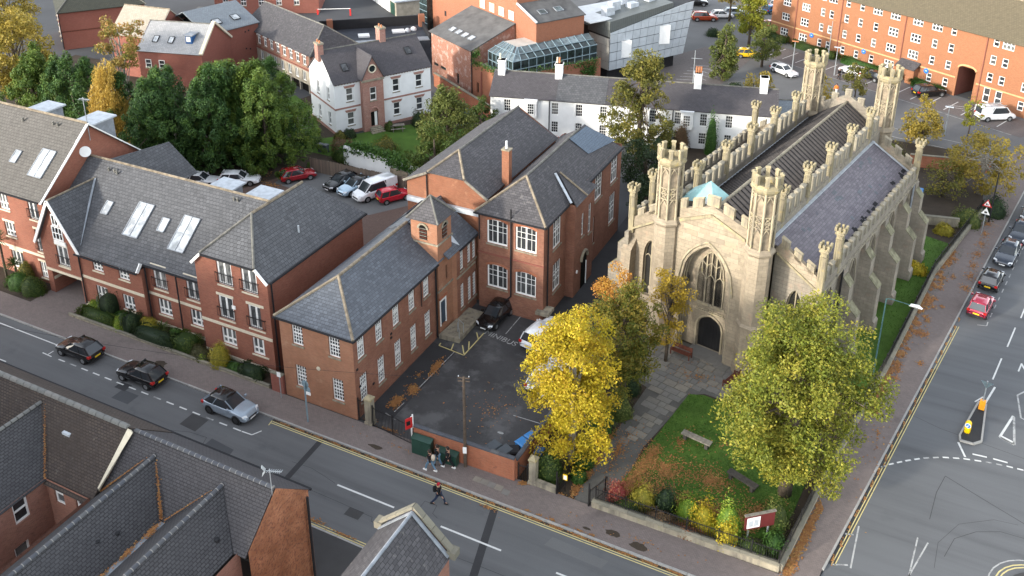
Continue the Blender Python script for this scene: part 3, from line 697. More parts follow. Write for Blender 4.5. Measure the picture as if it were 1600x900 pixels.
raised('villa_side_lawn', [(-83, 90), (-70, 84), (-69.5, 86.5), (-76.5, 93.8), (-82, 97)], .0, .045, 'grass')
# flagstones, church path and forecourt: every stone a piece of its own
path = sheet('church_path', [(-17.2, 44.2), (-14.7, 44.2), (-14.7, 51), (-13.3, 58.1), (-12.4, 58.7), (-10.8, 58.6), (-8.5, 57.2), (-8.3, 63.4), (-19, 65), (-19, 58.5), (-16.6, 57.5), (-17.1, 50)], .03, 'path_joint')
random.seed(11)
def inpoly(p, poly):
 c = False
 for i in range(len(poly)):
  a, b = poly[i], poly[i - 1]
  if (a[1] > p[1]) != (b[1] > p[1]) and p[0] < (b[0] - a[0]) * (p[1] - a[1]) / (b[1] - a[1]) + a[0]: c = not c
 return c
PATHP = [(-17.0, 44.3), (-14.8, 44.3), (-14.8, 51), (-13.45, 58.1), (-12.4, 58.75), (-10.8, 58.65), (-8.5, 57.4), (-8.4, 63.3), (-18.6, 64.6), (-18.6, 58.6), (-16.5, 57.6), (-16.9, 50)]
b_ = 46.5
nfl = 0
while b_ < 62.6:
 dp = random.choice((.55, .62, .7, .78))
 a_ = -31.0 + random.uniform(0, .6)
 while a_ < -19:
  w_ = random.choice((.55, .7, .85, 1.0, 1.15))
  ctr = fc(a_ + w_ / 2, b_ + dp / 2)
  cs = [fc(a_ + i * w_, b_ + j * dp) for i in (.08, .92) for j in (.08, .92)]
  if all(inpoly(q, PATHP) for q in cs) and nfl < 290 and not (b_ > 60.0):
   key = ('flag', w_, dp)
   if key not in WIN:
    mb = MB(); mb.box(-w_ / 2 + .02, -dp / 2 + .02, 0, w_ / 2 - .02, dp / 2 - .02, .035); WIN[key] = mb.data('flagstone', 'flag')
   o = link('flagstone', WIN[key], path, (ctr[0], ctr[1], .03 + random.uniform(0, .012)), -CA); nfl += 1
  a_ += w_
 b_ += dp
# apartments: drive, front beds, car park
sheet('driveway', [(-69.5, 44.3), (-64.6, 44.3), (-64.6, 62), (-69.5, 62)], .02, 'paving')
sheet('apartment_car_park', [(-72, 58), (-41.2, 58), (-41.2, 64), (-46, 78.4), (-65, 79.6), (-83, 72)], .016, 'paving_red')
sheet('parking_tarmac', [(-66, 73.2), (-52, 71.5), (-47.6, 77.9), (-66, 79.4)], .02, 'asphalt_pale')
sheet('apartment_bed', [(-64.6, 44.32), (-42.6, 44.32), (-42.6, 47.4), (-64.6, 47.4)], .03, 'earth')
sheet('apartment_west_bed', [(-90, 44.32), (-69.5, 44.32), (-69.5, 47.6), (-90, 47.6)], .03, 'earth')
sheet('wooded_ground', [(-125, 62), (-72.1, 62), (-64, 80), (-84, 96), (-125, 96)], .024, 'earth')
sheet('villa_garden', [(-84, 79.8), (-47, 78.6), (-41, 84), (-42, 101), (-60, 101), (-66, 89), (-80, 98)], .022, 'earth')
sheet('back_lane', [(-95, 104), (-60, 104), (-66, 118), (-62, 175), (-84, 175), (-95, 120)], .02, 'asphalt_road')
# parking court of the orange flats and the lane behind the cottages
far = sheet('flats_car_park', [(-44, 107), (30, 100), (30, 128), (8, 136), (-28, 156), (-34, 200), (-62, 200), (-40, 130)], .006, 'asphalt_pale')
sheet('flats_parking_bays', [(-26, 145), (-11, 137.0), (1, 131.5), (10, 126), (13, 131), (2, 138), (-9, 143.5), (-25, 151.5)], .026, 'paving_grey')
for i in range(16):
 t = i / 15.0; bx, by = -24 + 33 * t, 150.5 - 17.5 * t
 mark((bx, by), (bx - 1.7, by - 4.2), .12, 'line_white', far, .034)
mark((-26.5, 145.2), (9, 126.5), .12, 'line_worn', far, .034); mark((-22, 122), (14, 116), .12, 'line_worn', far, .034); mark((-18, 124.5), (12, 119.2), .12, 'line_worn', far, .034)
for i in range(5): mark((1.2 + i * .9, 134.5 - i * .7), (4.6 + i * .5, 134.9 - i * .95), .1, 'line_white', far, .034)
sheet('silver_forecourt', [(-40, 122), (-30, 120), (-28, 142), (-36, 146), (-39, 140)], .03, 'paving_grey')
for i in range(7):
 y = 126.5 + i * 1.5; mark((-35.8 + i * .1, y), (-33.4 + i * .1, y + .7), .16, 'line_worn', far, .04); mark((-33.4 + i * .1, y + .7), (-31.8 + i * .1, y), .16, 'line_worn', far, .04)
# ================================================================== school
school = thing('school_building', 'two storey Victorian red brick school with slate roofs, square bell turret and white sash windows', 'school', (-34.4, 44.4, 0))
SX, SY = -34.4, 44.4
def S(x, y, z=0): return (x - SX, y - SY, z)
def spts(*pts): return [S(*p) for p in pts]
# front range
wb = MB()
fw = MB()
p0, p1 = S(-40.95, 44.45), S(-34.4, 44.45)
wins = [(1.6, 4.98, .98, 1.95), (4.9, 4.98, .98, 1.95), (1.62, 1.22, .98, 1.95), (4.95, 1.15, .98, 1.95)]
wall_windows(school, fw, p0, p1, 0, 7.3, wins, cols=4, rows=6, rail=.5, bw=.045)
fw.build('front_wall', 'brick_front', school)
p0, p1 = S(-34.4, 44.45), S(-34.4, 55.9)
wins = []
for i, y in enumerate((45.42, 47.72, 50.02, 52.28, 54.45)):
 wins += [(y - 44.45, 4.85, .92, 2.3), (y - 44.45 + .05, 1.12, .92, 2.3)]
wall_windows(school, wb, p0, p1, 0, 7.3, wins, cols=4, rows=7, rail=.5, bw=.045)
facade(wb, S(-40.95, 64), S(-40.95, 44.45), 0, 7.3)
wb.build('wall', 'brick_school', school)
k = (9.6 - 7.3) / 3.275
rf = MB()
rf.slab(spts((-34.15, 44.2, 7.12), (-34.15, 57.0, 7.12), (-37.68, 57.0, 9.6), (-37.68, 47.6, 9.6)), .12)
rf.slab(spts((-41.2, 44.2, 7.12), (-34.15, 44.2, 7.12), (-37.68, 47.6, 9.6)), .12)
rf.slab(spts((-41.2, 44.2, 7.12), (-37.68, 47.6, 9.6), (-37.68, 62.5, 9.6), (-41.2, 62.5, 7.12)), .12)
ro = rf.build('roof', 'slate_school', school)
ridge(ro, spts((-37.68, 47.6, 9.62), (-37.68, 57, 9.62)), 'ridge_buff', .12); ridge(ro, spts((-34.15, 44.2, 7.17), (-37.68, 47.6, 9.62)), 'ridge_buff', .12, 'hip_ridge'); ridge(ro, spts((-41.2, 44.2, 7.17), (-37.68, 47.6, 9.62)), 'ridge_buff', .12, 'hip_ridge')
gutter(school, S(-41.25, 44.13, 7.06), S(-34.05, 44.13, 7.06)); gutter(school, S(-34.08, 44.2, 7.06), S(-34.08, 55.95, 7.06))
pipe(school, spts((-34.28, 55.75, 7.0), (-34.28, 55.75, .2)), .07); pipe(school, spts((-34.28, 53.5, 4.5), (-34.28, 53.5, 7.0)), .04)
mb = MB(); mb.lathe(*S(-38.2, 44.42, 0)[:2], [(.001, 0), (.16, 0)], 12)
pl = MB(); pl.tube(spts((-37.62, 44.42, 3.52), (-37.62, 44.38, 3.52)), .17, 14); pl.build('wall_plaque', 'cream', school)
for x, y, z in ((-34.36, 44.75, 4.2), (-34.36, 49.2, 4.5), (-34.36, 49.2, 4.15), (-34.36, 44.95, 2.6), (-34.36, 46.6, 1.7)):
 v = MB(); v.box(*S(x - .03, y - .09, z), *S(x + .03, y + .09, z + .16)); v.build('wall_vent', 'black_matt', school)
# bell turret bay
tw = MB()
facade(tw, S(-36.7, 56.1), S(-34.25, 56.1), 6.9, 10.75)
facade(tw, S(-34.25, 56.1), S(-34.25, 58.35), 0, 10.75, [hole(.6, 1.05 - .1, 1.0, 2.55), hole(1.35, 4.9, .28, 1.35)], depth=.2)
facade(tw, S(-34.25, 58.35), S(-36.7, 58.35), 6.9, 10.75); facade(tw, S(-36.7, 58.35), S(-36.7, 56.1), 6.9, 10.75)
facade(tw, S(-34.4, 56.1), S(-34.25, 56.1), 0, 6.9)
facade(tw, S(-34.25, 58.35), S(-33.95, 58.6), 0, 7.3)
tw.build('bell_turret_wall', 'brick_front', school)
for z, e in ((8.62, .1), (10.62, .12)):
 b = MB(); b.box(*S(-36.7 - e, 56.1 - e, z), *S(-34.25 + e, 58.35 + e, z + .14)); b.build('string_course', 'stone_old', school)
for z in (4.3,):
 b = MB(); b.box(*S(-34.28, 55.95, z), *S(-34.17, 58.4, z + .14)); b.build('string_course', 'stone_old', school)
cx, cy = -35.475, 57.225
tr = MB()
for a, b in (((-1.5, -1.4), (1.5, -1.4)), ((1.5, -1.4), (1.5, 1.4)), ((1.5, 1.4), (-1.5, 1.4)), ((-1.5, 1.4), (-1.5, -1.4))):
 tr.slab(spts((cx + a[0], cy + a[1], 10.72), (cx + b[0], cy + b[1], 10.72), (cx, cy, 12.4)), .08)
to = tr.build('bell_turret_roof', 'slate_old', school)
for sx, sy in ((-1, -1), (1, -1), (1, 1), (-1, 1)): ridge(to, spts((cx + 1.5 * sx, cy + 1.4 * sy, 10.75), (cx, cy, 12.45)), 'ridge_grey', .09, 'hip_ridge')
def louvre(p, q):
 """arched louvred bell opening between wall points p, q"""
 d = (Vector(q) - Vector(p)).normalized(); n = Vector((d.y, -d.x, 0)); c = (Vector(p) + Vector(q)) / 2
 arch = [(-.36, 8.95), (.36, 8.95)] + [(.36 * math.cos(t), 9.95 + .36 * math.sin(t)) for t in [PI * i / 8 for i in range(9)]]
 P = lambda s, z, k: tuple(c + d * s + n * k)[:2] + (z,)
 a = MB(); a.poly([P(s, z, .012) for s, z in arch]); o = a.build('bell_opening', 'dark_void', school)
 h = MB()
 for i in range(10):
  t0, t1 = PI * i / 10, PI * (i + 1) / 10
  r0, r1 = .36, .52
  q4 = [(r0, t0), (r1, t0), (r1, t1), (r0, t1)]
  lo = [P(r * math.cos(t), 9.95 + r * math.sin(t), .02) for r, t in q4]; hi = [P(r * math.cos(t), 9.95 + r * math.sin(t), .1) for r, t in q4]
  h.mesh(lo + hi, [(0, 1, 2, 3), (7, 6, 5, 4), (1, 5, 6, 2), (0, 3, 7, 4), (0, 4, 5, 1), (2, 6, 7, 3)])
 h.build('arch', 'stone_old', o)
 for i in range(7):
  s = MB(); z = 9.0 + i * .16; s.bar(P(-.34, z, .05), P(.34, z, .05), .1, .035); s.build('louvre', 'wood_dark' if i % 2 else 'wood_grey', o)
louvre(S(-36.5, 56.1), S(-34.6, 56.1)); louvre(S(-34.25, 56.4), S(-34.25, 58.1))
dr = MB(); dr.box(*S(-34.33, 56.22, 1.05), *S(-34.28, 57.18, 3.25)); do = dr.build('door', 'door_blue', school)
df = MB(); df.box(*S(-34.34, 56.2, .95), *S(-34.2, 56.3, 3.45)); df.box(*S(-34.34, 57.12, .95), *S(-34.2, 57.2, 3.45)); df.box(*S(-34.34, 56.3, 3.25), *S(-34.21, 57.12, 3.45)); df.build('door_frame', 'white', do)
b = MB(); b.box(*S(-34.3, 56.1, 3.52), *S(-34.15, 57.3, 3.72)); b.build('door_hood', 'brick_wall', school)
pl = MB(); pl.poly(spts((-34.36, 57.3, 4.92), (-34.36, 57.6, 4.92), (-34.36, 57.6, 6.2), (-34.36, 57.3, 6.2))); pl.build('slit_window', 'glass', school)
lf = MB(); lf.slab(spts((-34.1, 58.3, 7.2), (-33.7, 59.1, 7.1), (-34.9, 59.2, 8.2), (-35.2, 58.3, 8.2)), .06); lf.build('lead_flashing', 'lead_pale', school)
# middle wing
mw = MB()
p0, p1 = S(-33.95, 58.6), S(-33.95, 62)
wins = [(59.5 - 58.6, 4.75, .62, 2.4), (60.78 - 58.6, 4.75, .62, 2.4), (62.0 - 58.6 - .35, 4.75, .62, 2.4), (59.5 - 58.6, .98, .62, 2.4), (60.78 - 58.6, .98, .62, 2.4), (62.0 - 58.6 - .35, .98, .62, 2.4)]
wall_windows(school, mw, p0, p1, 0, 7.3, wins, cols=3, rows=8, rail=.5, bw=.04, fw=.06)
mw.build('wall', 'brick_school', school)
mr = MB()
mr.slab(spts((-33.7, 57.0, 7.15), (-33.7, 62.0, 7.15), (-37.4, 62.0, 9.65), (-37.4, 57.0, 9.65)), .12)
mr.slab(spts((-37.4, 57.0, 9.65), (-37.4, 62.2, 9.65), (-39.5, 62.2, 8.6), (-39.5, 57.0, 8.6)), .1)
mr.slab(spts((-41.2, 59.6, 7.12), (-39.4, 59.6, 8.9), (-39.4, 62.4, 8.9), (-41.2, 62.4, 7.12)), .1)
mr.build('roof', 'slate_school', school)
b = MB(); b.box(*S(-41.0, 62.2, 8.5), *S(-33.5, 62.48, 8.95)); b.build('lead_flashing', 'lead_pale', school)
gutter(school, S(-33.63, 58.6, 7.08), S(-33.63, 61.9, 7.08)); b = MB(); b.box(*S(-34.0, 58.55, 4.28), *S(-33.86, 61.7, 4.42)); b.build('string_course', 'stone_old', school)
# ramp and steps at the door
rmp = MB(); rmp.prism([S(-34.2, 55.85)[:2], S(-32.35, 56.0)[:2], S(-32.4, 60.4)[:2], S(-33.9, 60.5)[:2]], 0, .42); rmp.build('entrance_ramp', 'stone_old', school)
for p, q in (((-32.4, 56.1), (-33.0, 56.9)), ((-32.5, 57.0), (-33.2, 57.4))):
 h = MB(); h.tube([S(*p, .42), S(*p, 1.3), S(*q, 1.3), S(*q, .42)], .03, 6); h.build('handrail', 'steel', school)
# big classroom block
bb = MB()
p0, p1 = S(-33.55, 61.75), S(-27.4, 61.75)
wins = [(-31.75 + 33.55, 6.55, 1.95, 2.35), (-29.05 + 33.55, 6.55, 1.95, 2.35), (-31.75 + 33.55, 2.25, 1.95, 2.3), (-29.05 + 33.55, 2.25, 1.95, 2.3)]
wall_windows(school, bb, p0, p1, 0, 9.5, wins, nl=2, cols=2, rows=3, rail=None, fw=.12, bw=.032, split=(.5, .75), gl='glass_big')
for sc, z, w, h in wins:                                         # segmental brick heads
 for sgn in (-1, 1):
  pts = [(sc + sgn * w / 2, z + h), (sc + sgn * w / 2, z + h - .2), (sc + sgn * w * .35, z + h - .1), (sc + sgn * w * .18, z + h - .025), (sc, z + h + .001)]
  if sgn > 0: pts.reverse()
  bb.poly([(p0[0] + s, p0[1] - .004 + .02, zz) for s, zz in pts])
 hd = MB()
 for i in range(8):
  s0, s1 = -w / 2 - .1 + i * (w + .2) / 8, -w / 2 - .1 + (i + 1) * (w + .2) / 8
  f0, f1 = z + h + .02 - .2 * (2 * s0 / w) ** 2, z + h + .02 - .2 * (2 * s1 / w) ** 2
  hd.mesh([(p0[0] + sc + s0, p0[1] - .03, f0), (p0[0] + sc + s1, p0[1] - .03, f1), (p0[0] + sc + s1, p0[1] - .03, f1 + .24), (p0[0] + sc + s0, p0[1] - .03, f0 + .24)], [(0, 1, 2, 3)])
 hd.build('window_arch', 'brick_wall', school)
p0, p1 = S(-27.4, 61.75), S(-27.4, 66.5)
wall_windows(school, bb, p0, p1, 0, 9.5, [(64.5 - 61.75, 6.1, 1.75, 2.8), (64.6 - 61.75, 1.8, 1.7, 2.8)], nl=2, cols=2, rows=3, rail=.55, fw=.09, bw=.03, gl='glass_big')
p0, p1 = S(-26.6, 66.5), S(-26.6, 71.0)
facade(bb, S(-27.4, 66.5), p0, 0, 9.3)
wall_windows(school, bb, p0, p1, 0, 9.3, [(3.6, 4.9, .75, 3.0), (1.9, 5.4, .6, 2.3)], nl=1, cols=2, rows=4, rail=.5, fw=.08, bw=.035)
facade(bb, p1, S(-27.4, 71.0), 0, 9.3)
p0, p1 = S(-27.4, 71.0), S(-27.4, 80.3)
wall_windows(school, bb, p0, p1, 0, 9.6, [(74.2 - 71, 6.3, 1.9, 2.8), (78.4 - 71, 6.3, 1.9, 3.0), (78.2 - 71, 1.9, 1.7, 3.2), (73.0 - 71, 2.0, 1.0, 2.8)], nl=2, cols=2, rows=3, rail=.5, fw=.09, bw=.03, gl='glass_big')
facade(bb, p1, S(-33.55, 80.3), 0, 9.6); facade(bb, S(-33.55, 80.3), S(-33.55, 61.75), 0, 9.6)
bb.build('wall', 'brick_school', school)
br = MB()
xm, zr = -30.45, 12.05
br.slab(spts((-27.15, 61.5, 9.38), (-27.15, 79.9, 9.38), (xm, 76.2 + 1.6, zr), (xm, 64.7, zr)), .12)
br.slab(spts((-33.8, 61.5, 9.38), (-27.15, 61.5, 9.38), (xm, 64.7, zr)), .12)
br.slab(spts((-33.8, 61.5, 9.38), (xm, 64.7, zr), (xm, 76.5, zr), (-33.8, 79.9, 9.38)), .12)
br.slab(spts((-27.15, 79.9, 9.38), (-33.8, 79.9, 9.38), (xm, 76.5, zr)), .12)
bo = br.build('roof', 'slate_old', school)
sp = MB(); sp.slab(spts((xm + .25, 77.6, zr - .1), (xm + .1, 73.8, zr + .03), (-28.6, 74.4, 10.62), (-27.9, 79.8, 10.1)), .02); sp.build('new_slates', 'slate_patch', bo)
ridge(bo, spts((xm, 64.7, zr + .03), (xm, 76.5, zr + .03)), 'ridge_grey', .1); ridge(bo, spts((-27.15, 61.5, 9.44), (xm, 64.7, zr + .03)), 'ridge_buff', .11, 'hip_ridge'); ridge(bo, spts((-33.8, 61.5, 9.44), (xm, 64.7, zr + .03)), 'ridge_buff', .11, 'hip_ridge')
g2 = MB(); g2.slab(spts((-26.35, 68.8, 9.3), (-26.35, 66.3, 9.3), (-29.3, 68.6, 11.2)), .1); g2.slab(spts((-26.35, 68.8, 9.3), (-29.3, 68.6, 11.2), (-26.35, 71.2, 9.3)), .1)
go = g2.build('stair_roof', 'slate_old', school); ridge(go, spts((-26.35, 68.7, 9.36), (-29.0, 68.6, 11.1)), 'ridge_buff', .09); vb = MB(); vb.bar(S(-26.9, 66.3, 9.55), S(-29.2, 68.0, 11.2), .22, .06); vb.build('valley_lead', 'lead_pale', go)
gutter(school, S(-33.85, 61.43, 9.32), S(-27.1, 61.43, 9.32)); gutter(school, S(-27.08, 61.5, 9.32), S(-27.08, 66.3, 9.32)); gutter(school, S(-27.08, 71.2, 9.4), S(-27.08, 79.9, 9.4))
pipe(school, spts((-30.38, 61.6, 10.3), (-30.38, 61.6, 1.9), (-30.7, 61.6, 1.5), (-31.7, 61.6, 1.1), (-31.75, 61.6, .1)), .08); pipe(school, spts((-27.28, 62.4, 9.2), (-27.28, 62.4, 1.4)), .07); pipe(school, spts((-27.28, 71.9, 9.4), (-27.28, 71.9, .2)), .07); pipe(school, spts((-33.4, 61.62, 9.2), (-33.4, 61.62, 6.8)), .06)
b = MB(); b.box(*S(-27.9, 61.3, 1.0), *S(-26.7, 62.6, 1.3)); b.build('stone_ledge', 'stone_old', school)
b = MB(); b.box(*S(-33.6, 61.66, 5.45), *S(-27.35, 61.78, 5.58)); b.build('string_course', 'brick_dark', school)
ar = MB(); ar.tube([S(-26.56, 68.9 + .75 * math.cos(t), 2.9 + .75 * math.sin(t)) for t in [PI * i / 10 for i in range(11)]], .16, 6); ao = ar.build('doorway_arch', 'stone_old', school)
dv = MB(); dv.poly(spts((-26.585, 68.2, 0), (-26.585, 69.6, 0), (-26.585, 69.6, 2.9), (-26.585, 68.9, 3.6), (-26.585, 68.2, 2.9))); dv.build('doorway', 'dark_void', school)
b = MB(); b.box(*S(-26.62, 69.35, 0), *S(-26.5, 69.45, 2.4)); b.build('door_frame', 'white', school)
ws = MB(); ws.tube(spts((-26.58, 67.2, 2.35), (-26.5, 67.2, 2.35)), .16, 10); ws.build('wall_sign', 'white', school)
# hall behind
hw = MB()
pA, pB = S(-41.1, 62.5), S(-33.2, 62.5)
facade(hw, pA, pB, 0, 8.8)
hw.poly([(pA[0], pA[1], 8.8), (pB[0], pB[1], 8.8), (pB[0], pB[1], 10.4), (S(-35.18, 0)[0], pA[1], 11.62), (S(-38.8, 0)[0], pA[1], 11.62), (pA[0], pA[1], 10.5)])
facade(hw, pB, S(-33.2, 77.2), 0, 10.4); facade(hw, S(-41.1, 77.2), pA, 0, 10.5); facade(hw, S(-33.2, 77.2), S(-41.1, 77.2), 0, 10.4, apex=(3.8, 12.8))
hw.build('hall_wall', 'brick_hall', school)
hr = MB(); zr = 12.85; xr = -37.35
hr.slab(spts((-33.0, 62.3, 10.28), (-33.0, 77.4, 10.28), (xr, 77.4, zr), (xr, 65.3, zr), (-35.18, 62.3, 11.68)), .12)
hr.slab(spts((-38.8, 62.3, 11.68), (-35.18, 62.3, 11.68), (xr, 65.3, zr)), .12)
hr.slab(spts((-41.3, 62.3, 10.45), (-38.8, 62.3, 11.68), (xr, 65.3, zr), (xr, 77.4, zr), (-41.3, 77.4, 10.45)), .12)
ho = hr.build('hall_roof', 'slate_old', school)
ridge(ho, spts((xr, 65.3, zr + .03), (xr, 77.4, zr + .03)), 'ridge_grey', .09); ridge(ho, spts((-35.18, 62.3, 11.72), (xr, 65.3, zr + .03)), 'ridge_buff', .12, 'hip_ridge'); ridge(ho, spts((-38.8, 62.3, 11.72), (xr, 65.3, zr + .03)), 'ridge_buff', .12, 'hip_ridge')
bg_ = MB(); bg_.bar(S(-35.1, 62.28, 11.62), S(-32.95, 62.28, 10.26), .12, .2); bg_.bar(S(-38.9, 62.28, 11.6), S(-41.35, 62.28, 10.4), .12, .2); bg_.build('bargeboard', 'wood_grey', school)
pipe(school, spts((-39.0, 62.4, 11.3), (-39.0, 62.4, 8.9)), .06)
vg = MB(); vg.box(*S(-33.6, 62.5, 8.9), *S(-33.1, 79.9, 9.02)); vg.build('valley_gutter', 'felt_dark', school)
ch = MB(); ch.box(*S(-33.3, 65.7, 9), *S(-32.62, 66.3, 13.5)); co = ch.build('chimney', 'brick_hall', school)
c2 = MB(); c2.box(*S(-33.36, 65.64, 13.5), *S(-32.56, 66.36, 13.62)); c2.build('chimney_cap', 'stone_old', co); c3 = MB(); c3.lathe(*S(-33, 66)[:2], [(.11, 13.6), (.09, 14.25), (.11, 14.3)], 8); c3.build('chimney_pot', 'white', co)
# ================================================================== church
church = thing('church', 'pale sandstone Gothic church with octagonal corner turrets, battlements and pinnacles', 'church', fc(-26.15, 59.4), -CA)
def arch_f(t, k=.6):
 t = min(1, abs(t)); return math.sqrt(max(0, 1 - ((t + k) / (1 + k)) ** 2)) / math.sqrt(1 - (k / (1 + k)) ** 2)
def arch_wall(mb, p0, p1, z0, top, arches=(), depth=.35, N=14):
 """wall p0->p1 with pointed openings (sc, half, sill, spring, apex); top = height or list of (s, z)"""
 p0 = Vector((p0[0], p0[1], 0)); p1 = Vector((p1[0], p1[1], 0)); L = (p1 - p0).length; d = (p1 - p0) / L; inn = Vector((-d.y, d.x, 0))
 tp = top if isinstance(top, list) else [(0, top), (L, top)]
 def T(s):
  for (a, za), (b, zb) in zip(tp[:-1], tp[1:]):
   if a <= s <= b: return za + (zb - za) * (s - a) / (b - a)
  return tp[-1][1]
 def P(s, z, k=0): q = p0 + d * s + inn * k; return (q.x, q.y, z)
 xs = {0, L} | {a for a, _ in tp}
 for sc, hw, si, sp, ap in arches: xs |= {sc - hw + 2 * hw * i / N for i in range(N + 1)}
 xs = sorted(x for x in xs if -1e-6 <= x <= L + 1e-6)
 xs = [x for i, x in enumerate(xs) if i == 0 or x - xs[i - 1] > 1e-4]
 for a, b in zip(xs[:-1], xs[1:]):
  m = (a + b) / 2; hit = None
  for A in arches:
   if abs(m - A[0]) < A[1]: hit = A
  if not hit: mb.poly([P(a, z0), P(b, z0), P(b, T(b)), P(a, T(a))])
  else:
   sc, hw, si, sp, ap = hit
   za = sp + (ap - sp) * arch_f((a - sc) / hw); zb = sp + (ap - sp) * arch_f((b - sc) / hw)
   if si > z0 + .01: mb.poly([P(a, z0), P(b, z0), P(b, si), P(a, si)])
   mb.poly([P(a, za), P(b, zb), P(b, T(b)), P(a, T(a))])
   mb.poly([P(a, za), P(a, za, depth), P(b, zb, depth), P(b, zb)])
   mb.poly([P(a, si), P(b, si), P(b, si, depth), P(a, si, depth)])
 for sc, hw, si, sp, ap in arches:
  mb.poly([P(sc - hw, si), P(sc - hw, si, depth), P(sc - hw, sp, depth), P(sc - hw, sp)])
  mb.poly([P(sc + hw, si), P(sc + hw, sp), P(sc + hw, sp, depth), P(sc + hw, si, depth)])
def arch_pts(sc, hw, si, sp, ap, N=14):
 return [(sc - hw, si), (sc + hw, si)] + [(sc + hw - 2 * hw * i / N, sp + (ap - sp) * arch_f((hw - 2 * hw * i / N) / hw)) for i in range(N + 1)]
def arch_window(par, p0, p1, A, k, lights=2, glass='glass_lead', tr='stone_trim', bw=.09):
 """leaded glass and stone tracery of a pointed window set k metres behind the wall face"""
 p0 = Vector((p0[0], p0[1], 0)); p1 = Vector((p1[0], p1[1], 0)); d = (p1 - p0).normalized(); inn = Vector((-d.y, d.x, 0))
 sc, hw, si, sp, ap = A
 P = lambda s, z, kk: tuple(p0 + d * s + inn * kk)[:2] + (z,)
 g = MB(); g.poly([P(s, z, k + .04) for s, z in arch_pts(*A)]); o = g.build('window', glass, par)
 t = MB()
 cur = [P(s, z, k - .02) for s, z in arch_pts(sc, hw - bw / 2, si, sp, ap - bw)[1:]] + [P(sc - hw + bw / 2, si, k - .02)]
 for a, b in zip(cur[:-1], cur[1:]): t.bar(a, b, .1, bw, inn)
 lw = 2 * hw / lights
 for i in range(1, lights):
  s = sc - hw + i * lw; t.bar(P(s, si, k - .02), P(s, sp + (ap - sp) * arch_f((s - sc) / hw) * .97, k - .02), bw, .1, d)
 hs = sp - .25
 for i in range(lights):
  c = sc - hw + (i + .5) * lw
  for sg in (-1, 1):
   t.bar(P(c + sg * lw / 2, hs, k - .018), P(c + sg * lw * .3, hs + lw * .45, k - .018), bw * .8, .09, inn); t.bar(P(c + sg * lw * .3, hs + lw * .45, k - .018), P(c, hs + lw * .72, k - .018), bw * .8, .09, inn)
 if lights >= 3:
  for i in range(lights):
   c = sc - hw + (i + .5) * lw
   t.bar(P(c, hs + lw * .7, k - .019), P(c, sp + (ap - sp) * arch_f((c - sc) / hw) * .97, k - .019), bw * .75, .09, d)
  zz = sp + (ap - sp) * .42
  for i in range(1, lights): t.bar(P(sc - hw + i * lw, zz, k - .017), P(sc - hw + (i - .5) * lw, zz + .35, k - .017), bw * .7, .08, inn); t.bar(P(sc - hw + i * lw, zz, k - .017), P(sc - hw + (i + .5) * lw, zz + .35, k - .017), bw * .7, .08, inn)
 t.build('tracery', tr, o)
 return o
# --- nave front
nf = MB()
ARCH = (3.6 - .2, 2.05, 0, 6.6, 10.0)
arch_wall(nf, (-3.6, 0), (3.6, 0), 0, [(0, 11.5), (3.5, 12.75), (7.2, 11.5)], [ARCH], 1.0, 18)
nf.build('front_wall', 'stone', church)
pw = MB()
DOOR = (2.45, 1.02, .06, 2.2, 3.15); BWIN = (2.2, 1.2, 4.35, 6.7, 9.25)
q0, q1 = (-2.3 - .05, 1.0), (2.3, 1.0)
arch_wall(pw, q0, q1, 0, 10.2, [DOOR], .25)
pw.build('porch_wall', 'stone', church)
arch_window(church, (q0[0], .96), (q1[0], .96), BWIN, 0.0, 3, bw=.085)
dp = MB(); dp.poly([(q0[0] + s, 1.22, z) for s, z in arch_pts(*DOOR)]); d_o = dp.build('door', 'black', church)
for i in range(7):
 b = MB(); x = q0[0] + DOOR[0] - .84 + i * .28; b.box(x - .008, 1.195, .1, x + .008, 1.215, 2.3); b.build('door_batten', 'black_matt', d_o)
om = MB(); cur = [(q0[0] + s, .96, z) for s, z in arch_pts(DOOR[0], 1.14, .06, 2.25, 3.36)[1:]] + [(q0[0] + DOOR[0] - 1.14, .96, .06)]
for a, b in zip(cur[:-1], cur[1:]): om.bar(a, b, .14, .16, (0, 1, 0))
om.box(q0[0] + .95, .9, 3.5, q0[0] + 3.65, 1.0, 3.62); om.box(q0[0] + .95, .9, 4.1, q0[0] + 3.6, 1.0, 4.3)
for i in range(14): x = q0[0] + 1.1 + i * .18; om.box(x, .93, 3.66, x + .09, 1.0, 3.82)
om.build('door_surround', 'stone_trim', church)
hm = MB()
for hw_, ap_, y_, r_ in ((2.32, 10.38, -.06, .09), (2.16, 10.16, .05, .07), (1.98, 9.95, .3, .06), (1.9, 9.85, .55, .06)):
 cur = [(-.2 + s, y_, z) for s, z in arch_pts(0, hw_, 0.2 if y_ > -.05 else 6.3, 6.6, ap_, 18)[1:]] + [(-.2 - hw_, y_, .2 if y_ > -.05 else 6.3)]
 hm.tube(cur, r_, 6)
hm.build('arch_moulding', 'stone_trim', church)
lt = MB(); lt.lathe(-1.95, .62, [(.02, 6.6), (.13, 6.5), (.16, 6.1), (.05, 5.85)], 6); lt.tube([(-2.2, .62, 6.7), (-1.95, .62, 6.75), (-1.95, .62, 6.55)], .02, 5); lt.build('lantern', 'black', church)
